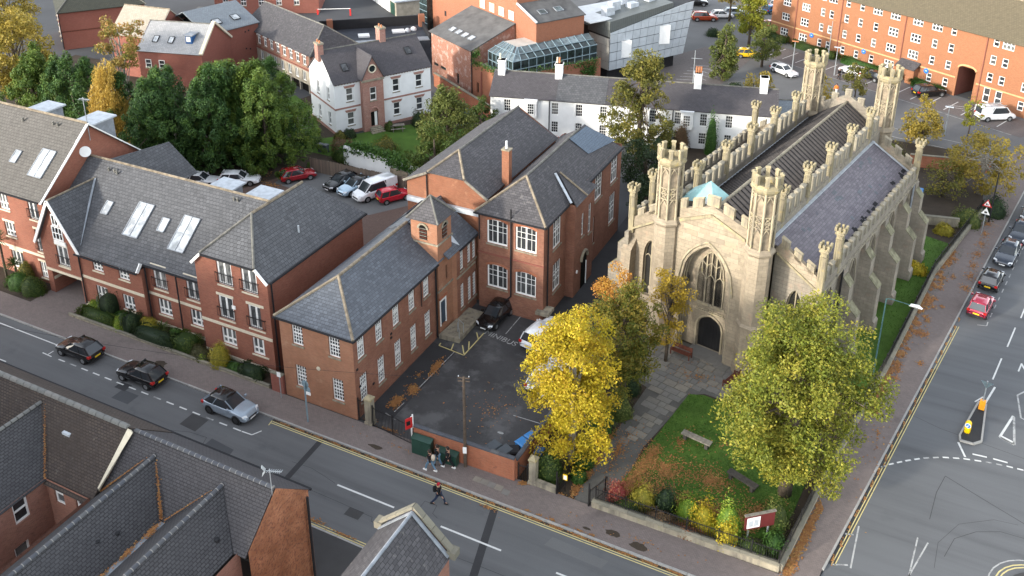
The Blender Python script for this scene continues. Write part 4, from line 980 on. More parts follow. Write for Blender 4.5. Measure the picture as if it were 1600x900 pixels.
# individual ashlar blocks standing slightly proud of the front
random.seed(3); nb = 0; row = 0
z = .5
while z < 11.4:
 h = .42; x = -2.75 + (row % 2) * .36
 while x < 2.6:
  w = random.choice((.62, .72, .8, .95)); x1 = x + w; ok = x > -2.72 and x1 < 2.75
  for xx in (x, x1, (x + x1) / 2):
   t = abs(xx + .2) / 2.5
   if t < 1 and z < 6.6 + 4.0 * arch_f(t): ok = False
   if z + h > 12.6 - .347 * abs(xx + .1): ok = False
  if ok and nb < 230:
   key = ('ashlar', w)
   if key not in WIN:
    m = MB(); m.box(.008, -.016, .008, w - .008, .02, h - .008); WIN[key] = m.data('stone_block', 'stone_block')
   link('stone_block', WIN[key], church, (x, random.uniform(-.006, .008), z)); nb += 1
  x = x1
 z += h; row += 1
# gable string course and parapet
sc_ = MB(); sc_.bar((-2.7, -.07, 11.55 + .05), (-.1, -.07, 12.78), .22, .22, (0, 1, 0)); sc_.bar((-.1, -.07, 12.78), (2.75, -.07, 11.6), .22, .22, (0, 1, 0)); sc_.build('string_course', 'stone_lichen', church)
gp = MB()
gp.mesh([(-2.8, -.04, 11.65), (-.1, -.04, 12.85), (2.8, -.04, 11.65), (2.8, -.04, 12.5), (-.1, -.04, 13.55), (-2.8, -.04, 12.5), (-2.8, .36, 11.65), (-.1, .36, 12.85), (2.8, .36, 11.65), (2.8, .36, 12.5), (-.1, .36, 13.55), (-2.8, .36, 12.5)],
  [(0, 1, 4, 5), (1, 2, 3, 4), (7, 6, 11, 10), (8, 7, 10, 9), (5, 4, 10, 11), (4, 3, 9, 10), (0, 5, 11, 6), (2, 8, 9, 3)])
gp.build('parapet', 'stone', church)
def merlon_mesh(w, h, t, mat='stone_trim', sl=0.0):
 key = ('merlon', w, h, t, mat, sl)
 if key not in WIN:
  m = MB()
  m.mesh([(-w / 2, -t / 2, -sl * w / 2 - .05), (w / 2, -t / 2, sl * w / 2 - .05), (w / 2, t / 2, sl * w / 2 - .05), (-w / 2, t / 2, -sl * w / 2 - .05), (-w / 2, -t / 2, h - sl * w / 2 * -1 - sl * w), (w / 2, -t / 2, h + sl * w / 2), (w / 2, t / 2, h + sl * w / 2), (-w / 2, t / 2, h - sl * w / 2)],
   [(3, 2, 1, 0), (4, 5, 6, 7), (0, 1, 5, 4), (1, 2, 6, 5), (2, 3, 7, 6), (3, 0, 4, 7)])
  e = .05
  m.mesh([(-w / 2 - e, -t / 2 - e, h - sl * w / 2), (w / 2 + e, -t / 2 - e, h + sl * w / 2), (w / 2 + e, t / 2 + e, h + sl * w / 2), (-w / 2 - e, t / 2 + e, h - sl * w / 2), (-w / 2, 0, h + .12 - sl * w / 2), (w / 2, 0, h + .12 + sl * w / 2)],
   [(3, 2, 1, 0), (0, 1, 5, 4), (2, 3, 4, 5), (1, 2, 5), (3, 0, 4)])
  WIN[key] = m.data('merlon', mat)
 return WIN[key]
def merlon(x, y, z, w=.62, h=.75, t=.34, rz=0, mat='stone_trim', sl=0.0): return link('merlon', merlon_mesh(w, h, t, mat, sl), church, (x, y, z), rz)
merlon(-2.55, .16, 12.6, .5, .75, sl=.37); merlon(-1.35, .16, 13.05, .85, .72, sl=.37); merlon(-.1, .16, 13.55, 1.0, .75); merlon(1.2, .16, 13.1, .85, .72, sl=-.37); merlon(2.5, .16, 12.62, .5, .75, sl=-.37)
# --- octagonal turrets
def turret(x, y, zb, lower=0.0):
 c8 = PI / 8
 s = MB()
 prof = [(1.13, lower), (1.13, .9), (1.06, 1.0), (1.06, 4.5), (1.2, 4.62), (1.2, 4.78), (1.02, 4.95), (1.02, zb - .25), (1.2, zb - .05), (1.2, zb + .1), (.98, zb + .38)]
 s.lathe(x, y, prof, 8, c8); s.build('turret_shaft', 'stone', church)
 u = MB(); zt = zb + 5.0
 u.lathe(x, y, [(.84, zb + .2), (.84, zt)], 8, c8); core = u.build('turret_panel', 'stone_recess_shade', church)
 t = MB()
 for i in range(8):
  a = c8 + i * PI / 4; t.tube([(x + .93 * math.cos(a), y + .93 * math.sin(a), zb + .2), (x + .93 * math.cos(a), y + .93 * math.sin(a), zt)], .1, 6)
  a2 = a + PI / 8; r = .93 * math.cos(PI / 8) - .005; tx_, ty_ = -math.sin(a2), math.cos(a2)
  def Q(s_, z_, rr=r): return (x + rr * math.cos(a2) + tx_ * s_, y + rr * math.sin(a2) + ty_ * s_, z_)
  hw_ = .3
  for z0_, z1_ in ((zb + .35, zb + 2.1), (zb + 3.1, zb + 4.75)):
   for sg in (-1, 1):
    t.bar(Q(sg * hw_, z1_ - .55), Q(sg * .12, z1_ - .2), .06, .08, (math.cos(a2), math.sin(a2), 0)); t.bar(Q(sg * .12, z1_ - .2), Q(0, z1_ - .05), .06, .08, (math.cos(a2), math.sin(a2), 0))
  for z_ in (zb + 2.15, zb + 2.62, zb + 3.08, zb + 4.8): t.bar(Q(-.33, z_), Q(.33, z_), .07, .1, (math.cos(a2), math.sin(a2), 0))
  for zc in (zb + 2.38, zb + 2.85):
   for sg in (-1, 1): t.bar(Q(-.2, zc - sg * .17), Q(.2, zc + sg * .17), .05, .07, (math.cos(a2), math.sin(a2), 0))
 t.build('tracery', 'stone_trim', core)
 c = MB()
 c.lathe(x, y, [(.95, zt - .1), (1.12, zt + .12), (1.18, zt + .3), (1.12, zt + .32), (1.12, zt + .62), (.88, zt + .62), (.88, zt + .2), (.05, zt + .25)], 8, c8); c.build('turret_crown', 'stone_lichen', church)
 for i in range(8):
  a = c8 + i * PI / 4; o = merlon(x + 1.0 * math.cos(a), y + 1.0 * math.sin(a), zt + .6, .3, .72, .26, a + PI / 2, 'stone_lichen')
for x in (-3.9, 3.85): turret(x, .1, 11.15)
for x in (-3.65, 3.65): turret(x, 29.6, 11.3)
# --- nave body
nb_ = MB()
for sg in (-1, 1):
 x = 3.6 * sg
 nb_.box(x - .22, .4, 0, x + .22, 29.6, 11.75)
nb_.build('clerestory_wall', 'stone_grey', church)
ew = MB(); ew.mesh([(-3.4, 29.5, 0), (3.4, 29.5, 0), (3.4, 29.5, 12.2), (0, 29.5, 14), (-3.4, 29.5, 12.2), (-3.4, 29.9, 0), (3.4, 29.9, 0), (3.4, 29.9, 12.2), (0, 29.9, 14), (-3.4, 29.9, 12.2)],
  [(0, 1, 2, 3, 4), (9, 8, 7, 6, 5), (2, 7, 8, 3), (3, 8, 9, 4), (1, 6, 7, 2), (4, 9, 5, 0)]); ew.build('east_wall', 'stone_grey', church)
for i in range(5):
 x = -2.6 + i * 1.3; merlon(x, 29.7, 13.75 - abs(x) * .5, .62, .7, .34, 0, 'stone_old')
nr = MB(); nr.slab([(0, .3, 13.25), (3.4, .3, 10.95), (3.4, 29.5, 10.95), (0, 29.5, 13.25)], .12); nr.slab([(0, .3, 13.25), (0, 29.5, 13.25), (-3.4, 29.5, 10.95), (-3.4, .3, 10.95)], .12)
no = nr.build('nave_roof', 'felt_nave', church)
ridge(no, [(0, .3, 13.28), (0, 29.5, 13.28)], 'stone_old', .12)
rl = MB()
for i in range(46):                                                # standing seams down the east slope
 y = .8 + i * .63
 for sg in (1, -1):
  rl.bar((.12 * sg, y, 13.2), (3.35 * sg, y, 11.02), .07, .1)
so = rl.build('roof_roll', 'felt_seam', no); so['kind'] = 'stuff'
for sg in (-1, 1):
 g = MB(); g.box(3.36 * sg - .16, .4, 11.0, 3.36 * sg + .05, 29.4, 11.1); g.build('gutter_lead', 'lead_pale', church)
 f = MB(); f.bar((3.9 * sg, 2.2, 11.05), (3.9 * sg, 26.4, 11.05), .3, .12); f.build('flashing', 'lead_pale', church)
 st = MB(); st.box(3.82 * sg - .04, .8, 11.5, 3.82 * sg + .04, 29.4, 11.62); st.build('string_course', 'stone_old', church)
 y = 1.5
 pins = [4.4, 9.7, 14.8, 20.0, 25.2]
 for k in range(24):
  y = 1.75 + k * 1.17
  if min(abs(y - p) for p in pins) > .5 and y < 28.6: merlon(3.6 * sg, y, 11.72, .6, 1.35, .36, PI / 2, 'stone_grey_m')
def pinnacle_mesh():
 if 'pinn' not in WIN:
  m = MB(); m.box(-.23, -.23, -2.2, .23, .23, 1.35)
  for a in range(4):
   c, s = math.cos(a * PI / 2), math.sin(a * PI / 2)
   for sgn in (-1, 1): m.bar((c * .24 - s * .17 * sgn, s * .24 + c * .17 * sgn, -.9), (c * .24 - s * .17 * sgn, s * .24 + c * .17 * sgn, 1.2), .08, .05, (c, s, 0))
   m.bar((c * .24 - s * .17, s * .24 + c * .17, 1.15), (c * .24 + s * .17, s * .24 - c * .17, 1.15), .05, .12, (c, s, 0))
  m.lathe(0, 0, [(.3, 1.33), (.38, 1.52), (.5, 1.6), (.5, 1.74), (.43, 1.76), (.43, 1.9), (.25, 1.9), (.25, 1.76), (.02, 1.78)], 4, PI / 4)
  for a in range(8):
   t = a * PI / 4; r = .36 if a % 2 == 0 else .46; m.box(r * math.cos(t) - .085, r * math.sin(t) - .085, 1.88, r * math.cos(t) + .085, r * math.sin(t) + .085, 2.24)
  WIN['pinn'] = m.data('pinnacle', 'stone_lichen')
 return WIN['pinn']
def pinnacle(x, y, ztop): return link('pinnacle', pinnacle_mesh(), church, (x, y, ztop - 2.28))
for sg in (-1, 1):
 for y in (4.4, 9.7, 14.8, 20.0, 25.2): pinnacle(3.6 * sg, y, 14.75)
# --- aisles
for sg in (-1, 1):
 X = 8.1 * sg
 aw = MB()
 ys = [4.2, 9.8, 14.8, 20.1, 24.6]
 if sg > 0:
  p0, p1 = (X, 2.0), (X, 26.6)
  A = [(y - 2.0, .8, 2.3, 5.4, 7.35) for y in ys]
  A[0] = (2.2, .8, 2.3, 5.4, 7.35)
 else:
  p0, p1 = (X, 26.6), (X, 2.0)
  A = [(26.6 - y, .8, 2.3, 5.4, 7.35) for y in ys]
 arch_wall(aw, p0, p1, 0, 8.95, A, .5, 12)
 for a in A: arch_window(church, p0, p1, a, .45, 2, bw=.08)
 # sloping front and back walls
 fx0, fx1 = (4.4, X) if sg > 0 else (X, -4.4)
 tops = [(0, 10.9), (abs(fx1 - fx0), 8.6)] if sg > 0 else [(0, 8.6), (abs(fx1 - fx0), 10.9)]
 fa = [(1.9 if sg > 0 else 1.85, .62, 2.2, 5.9, 7.6)]
 arch_wall(aw, (fx0, 2.0), (fx1, 2.0), 0, tops, fa, .4, 12)
 arch_window(church, (fx0, 2.0), (fx1, 2.0), fa[0], .35, 2, bw=.08)
 arch_wall(aw, (fx1, 26.6), (fx0, 26.6), 0, tops[::-1] if False else [(0, tops[1][1]), (abs(fx1 - fx0), tops[0][1])])
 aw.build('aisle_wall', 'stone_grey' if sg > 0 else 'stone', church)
 hm = MB()
 for a in A:
  d = 1 if sg > 0 else -1
  cur = [(X + .05 * sg, p0[1] + d * s, z) for s, z in arch_pts(a[0], .95, 2.3, 5.4, 7.62)[1:]]
  hm.tube(cur, .06, 5)
 hm.build('hood_mould', 'stone_old', church)
 # parapet: cornice, low wall, merlons
 pp = MB(); pp.box(X - .2, 2.0, 8.2, X + .2, 26.6, 8.9)
 pp.build('parapet', 'stone_grey', church)
 cn = MB(); cn.box(X + .17 * sg, 1.95, 8.12, X + .32 * sg, 26.7, 8.3); cn.build('cornice', 'stone_old', church)
 for k in range(22):
  y = 2.9 + k * 1.12
  if abs(y - 5.3) > .45 and abs(y - 26.3) > .5: merlon(X, y, 8.87, .58, .9, .36, PI / 2, 'stone_grey_m')
 for y in (1.95, 5.3, 26.4): pinnacle(X, y, 12.35)
 for yy in (1.95, 26.62):
  fp = MB(); fp.bar((4.6 * sg, yy + .05, 10.9), (X - .1 * sg, yy + .05, 8.75), .36, .95, (0, 0, 1)); fp.build('parapet', 'stone', church)
  cs = MB(); cs.bar((4.6 * sg, yy - .14 if yy < 5 else yy + .2, 10.36), (X, yy - .14 if yy < 5 else yy + .2, 8.2), .2, .16, (0, 0, 1)); cs.build('string_course', 'stone_lichen', church)
  for k in range(3):
   x = (5.15 + k * 1.05) * sg; z = 10.9 - (abs(x) - 4.6) * .62 + .3; merlon(x, yy + .05, z, .58, .72, .36, 0, 'stone_trim' if yy < 5 else 'stone_old', sl=-.62 * sg)
 ar = MB(); ar.slab([(3.8 * sg, 2.2, 11.0), (7.75 * sg, 2.2, 8.75), (7.75 * sg, 26.4, 8.75), (3.8 * sg, 26.4, 11.0)] if sg > 0 else [(3.8 * sg, 2.2, 11.0), (3.8 * sg, 26.4, 11.0), (7.75 * sg, 26.4, 8.75), (7.75 * sg, 2.2, 8.75)], .12)
 ao = ar.build('aisle_roof', 'slate_church' if sg > 0 else 'slate_old', church)
 if sg > 0:                                                      # slipped and missing slates
  random.seed(21)
  for k in range(64):
   y = random.uniform(2.6, 25.5); u_ = random.choice((random.uniform(.86, .97), random.uniform(.8, .97), random.uniform(.1, .95)))
   x = 3.8 + 3.95 * u_; zz = 11.0 - 2.25 * u_
   m = MB(); w_ = random.choice((.36, .4, .75)); m.slab([(x, y, zz + .012), (x + .3, y, zz + .012 - .171), (x + .3, y + w_, zz + .012 - .171), (x, y + w_, zz + .012)], .01); m.build('slipped_slate', 'black_matt' if u_ > .8 else 'slate_school', ao)
  el = MB(); el.bar((3.9, 26.3, 11.05), (7.7, 26.3, 8.85), .25, .06); el.build('flashing', 'lead_pale', church)
 # buttresses
 for y in (1.9, 6.9, 12.2, 17.4, 22.5, 26.5):
  bt = MB(); w = .5
  prof = [(0, 0), (2.05, 0), (2.05, .95), (1.85, 1.15), (1.85, 4.25), (1.0, 5.1), (1.0, 6.7), (.4, 7.4), (.4, 7.95), (0, 8.1)]
  vs = [(X + sg * (p - .05), y - w, z) for p, z in prof] + [(X + sg * (p - .05), y + w, z) for p, z in prof]
  n = len(prof); fs = [tuple(range(n)) if sg > 0 else tuple(range(n - 1, -1, -1)), tuple(range(2 * n - 1, n - 1, -1)) if sg > 0 else tuple(range(n, 2 * n))] + [((i + 1) % n, i, n + i, n + (i + 1) % n) if sg > 0 else (i, (i + 1) % n, n + (i + 1) % n, n + i) for i in range(n)]
  bt.mesh(vs, fs); bo_ = bt.build('buttress', 'stone_grey', church)
  cp = MB(); cp.bar((X + sg * 1.82, y, 4.25), (X + sg * .96, y, 5.11), 1.02, .05); cp.build('weathering', 'stone_moss', bo_); cp = MB(); cp.bar((X + sg * .97, y, 6.7), (X + sg * .37, y, 7.41), 1.02, .05); cp.build('weathering', 'stone_moss', bo_)
 if sg > 0:
  pipe(church, [(X + .25, 25.6, 8.2), (X + .25, 25.6, .2)], .09, 'lead'); pipe(church, [(X + .3, 6.2, 8.2), (X + .3, 6.2, .2)], .08, 'black')
for sg in (-1,):                                                    # stepped corner buttress at the north-west corner
 b = MB(); b.mesh([(-8.5, .6, 0), (-7.6, .6, 0), (-7.6, 2.1, 0), (-8.5, 2.1, 0), (-8.5, 1.1, 6.5), (-7.6, 1.1, 6.5), (-7.6, 2.1, 7.4), (-8.5, 2.1, 7.4)], [(3, 2, 1, 0), (4, 5, 6, 7), (0, 1, 5, 4), (1, 2, 6, 5), (2, 3, 7, 6), (3, 0, 4, 7)]); b.build('buttress', 'stone', church)
b = MB(); b.mesh([(7.6, .4, 0), (8.5, .4, 0), (8.5, 2.1, 0), (7.6, 2.1, 0), (7.6, 1.1, 6.5), (8.5, 1.1, 6.5), (8.5, 2.1, 7.4), (7.6, 2.1, 7.4)], [(3, 2, 1, 0), (4, 5, 6, 7), (0, 1, 5, 4), (1, 2, 6, 5), (2, 3, 7, 6), (3, 0, 4, 7)]); b.build('buttress', 'stone', church)
for y in (-.9,):
 st = MB(); st.box(-1.2, -.55, .0, 2.0, 1.0, .1); st.build('porch_step', 'flag', church)
# tarpaulin tent on the roof behind the gable
tent = thing('roof_tarpaulin', 'pale turquoise tarpaulin stretched like a tent on the church roof behind the gable parapet', 'tarpaulin', fc(-27.6, 61.2, 0), -CA)
tp = MB(); tp.slab([(-2.1, -.6, 12.6), (.9, -.7, 13.2), (-.2, .9, 14.2)], .03); tp.slab([(.9, -.7, 13.2), (1.5, 1.4, 13.0), (-.2, .9, 14.2)], .03); tp.slab([(-2.1, -.6, 12.6), (-.2, .9, 14.2), (-1.9, 1.5, 12.9)], .03); tp.build('canvas', 'tarpaulin', tent)
tp = MB(); tp.slab([(.1, -.78, 12.9), (.75, -.8, 13.2), (.35, -.2, 13.85)], .03); tp.build('white_flap', 'white', tent)
tp = MB(); tp.tube([(-.2, .9, 11.5), (-.2, .9, 14.2)], .04, 6); tp.tube([(-2.0, -.5, 12), (-2.0, -.5, 12.6)], .04, 6); tp.tube([(1.4, 1.2, 12), (1.4, 1.2, 13.1)], .04, 6); tp.build('pole', 'steel', tent)
# ================================================================== red brick apartments on the left
apt = thing('apartment_block', 'modern red brick apartment block with grey slate roofs and a gabled archway over its drive', 'apartments', (-57, 46, 0))
def A_(x, y, z=0): return (x + 57, y - 46, z)
def apts(*p): return [A_(*q) for q in p]
AK = dict(lintel='cream', sill='cream', gl='glass_curtain')
def juliet(p0, p1, sc, z, w):
 d = (Vector(p1) - Vector(p0)).normalized(); n = Vector((d.y, -d.x, 0)); a = Vector(p0) + d * (sc - w / 2 - .15) + n * .1; b = Vector(p0) + d * (sc + w / 2 + .15) + n * .1
 m = MB()
 for zz in (z + .25, z + 1.05): m.bar((a.x, a.y, zz), (b.x, b.y, zz), .045, .045)
 for k in range(9):
  q = a.lerp(b, k / 8); m.bar((q.x, q.y, z + .25), (q.x, q.y, z + 1.05), .022, .022)
 for q in (a, b):
  r = q - n * .14; m.bar((q.x, q.y, z + 1.05), (r.x, r.y, z + 1.05), .04, .04)
 return m.build('balcony_rail', 'black', apt)
def french(p0, p1, sc, z, w=1.5, h=2.15):
 window(apt, p0, p1, sc, z, w, h, nl=2, cols=1, rows=1, fw=.16, rail=None, **AK); juliet(p0, p1, sc, z, w)
def triple(p0, p1, sc, z, w=1.5, h=1.6): window(apt, p0, p1, sc, z, w, h, nl=3, cols=1, rows=1, fw=.13, bw=.07, rail=.32, sill='cream', gl='glass_curtain')
wb = MB()
# right hand block
p0, p1 = A_(-50.4, 46), A_(-43.2, 46)
ws = [(3.0, 6.95, 1.5, 2.15), (5.45, 6.95, 1.5, 2.15), (2.75, 3.75, 1.5, 2.2), (5.75, 3.75, 1.5, 2.2), (2.65, 1.35, 1.5, 1.55), (5.8, 1.35, 1.5, 1.55)]
facade(wb, A_(-49.45, 46), A_(-44.15, 46), 0, 9.5, [hole(w[0] - .95, *w[1:]) for w in ws])
for a, b, za, zb in ((-50.4, -49.45, 8.52, 9.5), (-44.15, -43.2, 9.5, 8.52)): wb.poly([A_(a, 46, 0), A_(b, 46, 0), A_(b, 46, zb), A_(a, 46, za)])
for w in ws[:4]: french(p0, p1, *w[:2])
for w in ws[4:]: triple(p0, p1, *w[:2])
p0, p1 = A_(-43.2, 46), A_(-43.2, 58.4)
facade(wb, p0, p1, 0, 8.5); facade(wb, p1, A_(-50.4, 58.4), 0, 8.5); facade(wb, A_(-50.4, 58.4), A_(-50.4, 46), 0, 8.5)
# middle
p0, p1 = A_(-57.2, 46.95), A_(-50.4, 46.95)
ws = [(1.5, 3.7, 1.45, 2.15), (5.15, 3.7, 1.45, 2.15), (1.6, 1.2, 1.5, 1.55), (5.2, 1.2, 1.5, 1.55)]
facade(wb, p0, p1, 0, 6.0, [hole(*w) for w in ws])
for w in ws[:2]: french(p0, p1, *w[:2])
for w in ws[2:]: triple(p0, p1, *w[:2])
p0, p1 = A_(-64.7, 46.4), A_(-57.2, 46.4)
ws = [(2.3, 3.95, 1.25, 1.25), (5.4, 3.95, 1.25, 1.25), (2.3, .95, 1.4, 1.5), (5.45, .95, 1.4, 1.5)]
facade(wb, p0, p1, 0, 5.55, [hole(*w) for w in ws]); facade(wb, A_(-57.2, 46.4), A_(-57.2, 46.95), 0, 5.5)
for w in ws[:2]: window(apt, p0, p1, *w[:4], nl=3, cols=1, rows=1, fw=.09, bw=.06, rail=.3, sill='cream', gl='glass_curtain')
for w in ws[2:]: triple(p0, p1, *w[:2], w=1.4, h=1.5)
# archway bay: jambs, wall over the opening, dark passage
facade(wb, A_(-69.4, 46.5), A_(-68.75, 46.5), 0, 2.4); facade(wb, A_(-65.05, 46.5), A_(-64.6, 46.5), 0, 2.4)
facade(wb, A_(-69.4, 46.5), A_(-64.6, 46.5), 2.4, 5.6, [(2.55 - .75, 2.55 + .75, 3.1, 5.35)])
wb.poly([A_(-69.4, 46.5, 5.6), A_(-64.6, 46.5, 5.6), A_(-67.1, 46.5, 9.7)])
facade(wb, A_(-68.75, 46.5), A_(-68.75, 58.8), 0, 2.7); facade(wb, A_(-65.05, 58.8), A_(-65.05, 46.5), 0, 2.7)
wb.poly(apts((-69.4, 46.5, 2.42), (-69.4, 58.8, 2.42), (-64.6, 58.8, 2.42), (-64.6, 46.5, 2.42)))
facade(wb, A_(-50.4, 58.8), A_(-64.6, 58.8), 0, 5.5); facade(wb, A_(-64.6, 58.8), A_(-69.4, 58.8), 2.4, 5.5); facade(wb, A_(-64.6, 46.5), A_(-64.6, 46.4), 0, 5.5)
g0, g1 = A_(-69.4, 46.5), A_(-64.6, 46.5)
french(g0, g1, 2.55, 3.15, 1.4, 2.1)
ww = MB(); ww.box(*A_(-67.55, 46.42, 5.35), *A_(-66.1, 46.52, 5.75)); ww.build('white_panel', 'white', apt)
window(apt, (g0[0], g0[1] - .16), (g1[0], g1[1] - .16), 2.45, 5.8, 1.3, 1.35, nl=3, cols=1, rows=1, fw=.1, rail=.5, sill=None)
window(apt, (g0[0], g0[1] - .16), (g1[0], g1[1] - .16), 2.4, 7.2, .8, 1.1, nl=2, cols=1, rows=1, fw=.1, rail=None, sill=None)
# left block
p0, p1 = A_(-92, 47.2), A_(-69.3, 47.2)
ws = [(16.9 + .6, 3.95, 1.4, 1.5), (21.35, 6.55, 1.3, 2.2), (21.5, 3.3, 1.2, 2.3), (17.7, .6, 1.6, 1.9), (21.2, .55, 1.0, 1.7), (12.5, 3.9, 1.4, 1.5), (12.5, 6.6, 1.4, 1.9), (17.4, 6.7, 1.3, 1.9), (12.5, .7, 1.4, 1.7)]
facade(wb, p0, p1, 0, 9.0, [hole(*w) for w in ws])
for i, w in enumerate(ws):
 if i in (1, 2): french(p0, p1, *w[:4])
 else: window(apt, p0, p1, *w[:4], nl=3, cols=1, rows=1, fw=.11, bw=.06, rail=.32, **AK)
facade(wb, A_(-69.3, 47.2), A_(-69.3, 58.8), 0, 9.0, apex=(5.8, 14.05)); facade(wb, A_(-69.3, 58.8), A_(-92, 58.8), 0, 9.0); facade(wb, A_(-92, 58.8), A_(-92, 47.2), 0, 9.0, apex=(5.8, 14.05))
wb.build('wall', 'brick_apart', apt)
for (a, b, y, z) in ((-50.4, -43.2, 46, 3.05), (-57.2, -50.4, 46.95, 2.95), (-64.7, -57.2, 46.4, 2.85), (-69.4, -64.6, 46.5, 2.3), (-92, -69.4, 47.2, 2.75)):
 m = MB(); m.box(*A_(a, y - .05, z), *A_(b - .004, y + .06, z + .25)); m.build('string_course', 'cream', apt)
 if a > -66: m = MB(); m.box(*A_(a, y - .06, .02), *A_(b - .004, y + .06, .35)); m.build('plinth', 'cream', apt)
m = MB(); m.box(*A_(-68.8, 46.6, 1.35), *A_(-68.68, 51, 1.6)); m.build('string_course', 'cream', apt)
m = MB(); m.box(*A_(-47.0, 45.93, 5.0), *A_(-46.65, 46.0, 5.3)); m.build('alarm_box', 'white', apt)
# roofs
rb = MB()
rb.slab(apts((-42.95, 46.0, 8.4), (-42.95, 58.7, 8.4), (-46.8, 55.3, 12.0), (-46.8, 49.0, 12.0), (-44.1, 45.75, 9.45)), .14)
rb.slab(apts((-49.5, 45.75, 9.4), (-44.1, 45.75, 9.4), (-46.8, 49.0, 12.0)), .14)
rb.slab(apts((-50.65, 46.0, 8.4), (-49.5, 45.75, 9.45), (-46.8, 49.0, 12.0), (-46.8, 55.3, 12.0), (-50.65, 58.7, 8.4)), .14)
rb.slab(apts((-42.95, 58.7, 8.4), (-50.65, 58.7, 8.4), (-46.8, 55.3, 12.0)), .14)
ro = rb.build('roof', 'slate_apart', apt)
ridge(ro, apts((-46.8, 49, 12.03), (-46.8, 55.3, 12.03)), 'ridge_buff', .12); ridge(ro, apts((-44.1, 45.75, 9.5), (-46.8, 49, 12.03)), 'ridge_grey', .11, 'hip_ridge'); ridge(ro, apts((-49.5, 45.75, 9.5), (-46.8, 49, 12.03)), 'ridge_grey', .11, 'hip_ridge')
for q in (((-44.1, 45.78, 9.36), (-43.0, 45.78, 8.3)), ((-49.5, 45.78, 9.36), (-50.6, 45.78, 8.3))):
 m = MB(); m.bar(A_(*q[0]), A_(*q[1]), .1, .22); m.build('bargeboard', 'white', apt)
gutter(apt, A_(-49.4, 45.68, 9.36), A_(-44.2, 45.68, 9.36)); gutter(apt, A_(-42.88, 46, 8.33), A_(-42.88, 58.7, 8.33))
rm = MB(); kk = .857
rm.slab(apts((-50.4, 46.75, 5.86), (-57.3, 46.75, 5.86), (-57.3, 52.75, 11.0), (-50.4, 52.75, 11.0)), .14)
rm.slab(apts((-57.3, 46.1, 5.3), (-64.7, 46.1, 5.3), (-64.7, 52.75, 11.0), (-57.3, 52.75, 11.0)), .14)
rm.slab(apts((-64.7, 47.0, 6.07), (-69.28, 47.0, 6.07), (-69.28, 52.75, 11.0), (-64.7, 52.75, 11.0)), .14)
rm.slab(apts((-50.4, 52.75, 11.0), (-69.28, 52.75, 11.0), (-69.28, 59.1, 5.4), (-50.4, 59.1, 5.4)), .14)
rm.slab(apts((-46.8, 52.75, 11.0), (-50.4, 52.75, 11.0), (-50.4, 50.0, 8.6)), .1)
mo = rm.build('roof', 'slate_apart', apt); ridge(mo, apts((-69.2, 52.75, 11.04), (-48, 52.75, 11.04)), 'ridge_buff', .11)
ga = MB()
ga.slab(apts((-67.1, 46.2, 9.75), (-64.35, 46.2, 5.3), (-64.35, 46.6, 5.75), (-67.1, 51.4, 9.75)), .12); ga.slab(apts((-67.1, 46.2, 9.75), (-67.1, 51.4, 9.75), (-69.7, 46.6, 5.75), (-69.7, 46.2, 5.3)), .12)
gao = ga.build('gable_roof', 'slate_apart', apt); ridge(gao, apts((-67.1, 46.2, 9.78), (-67.1, 51.3, 9.78)), 'ridge_buff', .09)
vl = MB(); vl.bar(A_(-64.5, 46.6, 5.85), A_(-67.0, 51.2, 9.8), .18, .05); vl.build('valley_lead', 'lead', gao)
for s_, e in (((-67.1, 46.12, 9.72), (-64.2, 46.12, 5.1)), ((-67.1, 46.12, 9.72), (-69.8, 46.12, 5.1))):
 m = MB(); m.bar(A_(*s_), A_(*e), .1, .26); m.build('bargeboard', 'white', apt)
rl_ = MB(); k2 = 5.05 / 5.8
rl_.slab(apts((-69.15, 46.9, 8.75), (-92.2, 46.9, 8.75), (-92.2, 53, 14.08), (-69.15, 53, 14.08)), .14); rl_.slab(apts((-69.15, 53, 14.08), (-92.2, 53, 14.08), (-92.2, 59.1, 8.75), (-69.15, 59.1, 8.75)), .14)
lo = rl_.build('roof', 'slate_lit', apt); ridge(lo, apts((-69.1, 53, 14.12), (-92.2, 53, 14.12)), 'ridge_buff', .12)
for s_, e in (((-69.08, 53, 14.02), (-69.08, 46.85, 8.62)), ((-69.08, 53, 14.02), (-69.08, 59.15, 8.62))):
 m = MB(); m.bar(A_(*s_), A_(*e), .1, .24, (1, 0, 0)); m.build('bargeboard', 'white', apt)
bk = MB(); bk.slab(apts((-66.9, 52.9, 11.0), (-66.9, 60.0, 10.0), (-64.2, 60.6, 7.0), (-64.2, 57, 7.0)), .12); bk.slab(apts((-66.9, 52.9, 11.0), (-69.5, 57, 7.4), (-69.5, 60.6, 7.4), (-66.9, 60.0, 10.0)), .12); bk.build('rear_roof', 'slate_apart', apt)
tq, uq = (1, 0, 0), (0, 1, kk)
rooflight(apt, A_(-59.98, 49.32, 8.11), tq, uq, 1.7, 3.1, 2, 2); rooflight(apt, A_(-54.74, 49.27, 8.07), tq, uq, 1.7, 3.1, 2, 2)
rooflight(apt, A_(-63.92, 49.52, 8.28), tq, uq, .75, 1.2); rooflight(apt, A_(-57.21, 49.46, 8.23), tq, uq, .75, 1.2)
rooflight(apt, A_(-71.42, 49.47, 11.03), tq, (0, 1, k2), 1.7, 2.7, 2, 2); rooflight(apt, A_(-74.9, 49.46, 11.02), tq, (0, 1, k2), .75, 1.2)
rooflight(apt, A_(-79.5, 49.47, 11.03), tq, (0, 1, k2), 1.7, 2.7, 2, 2)
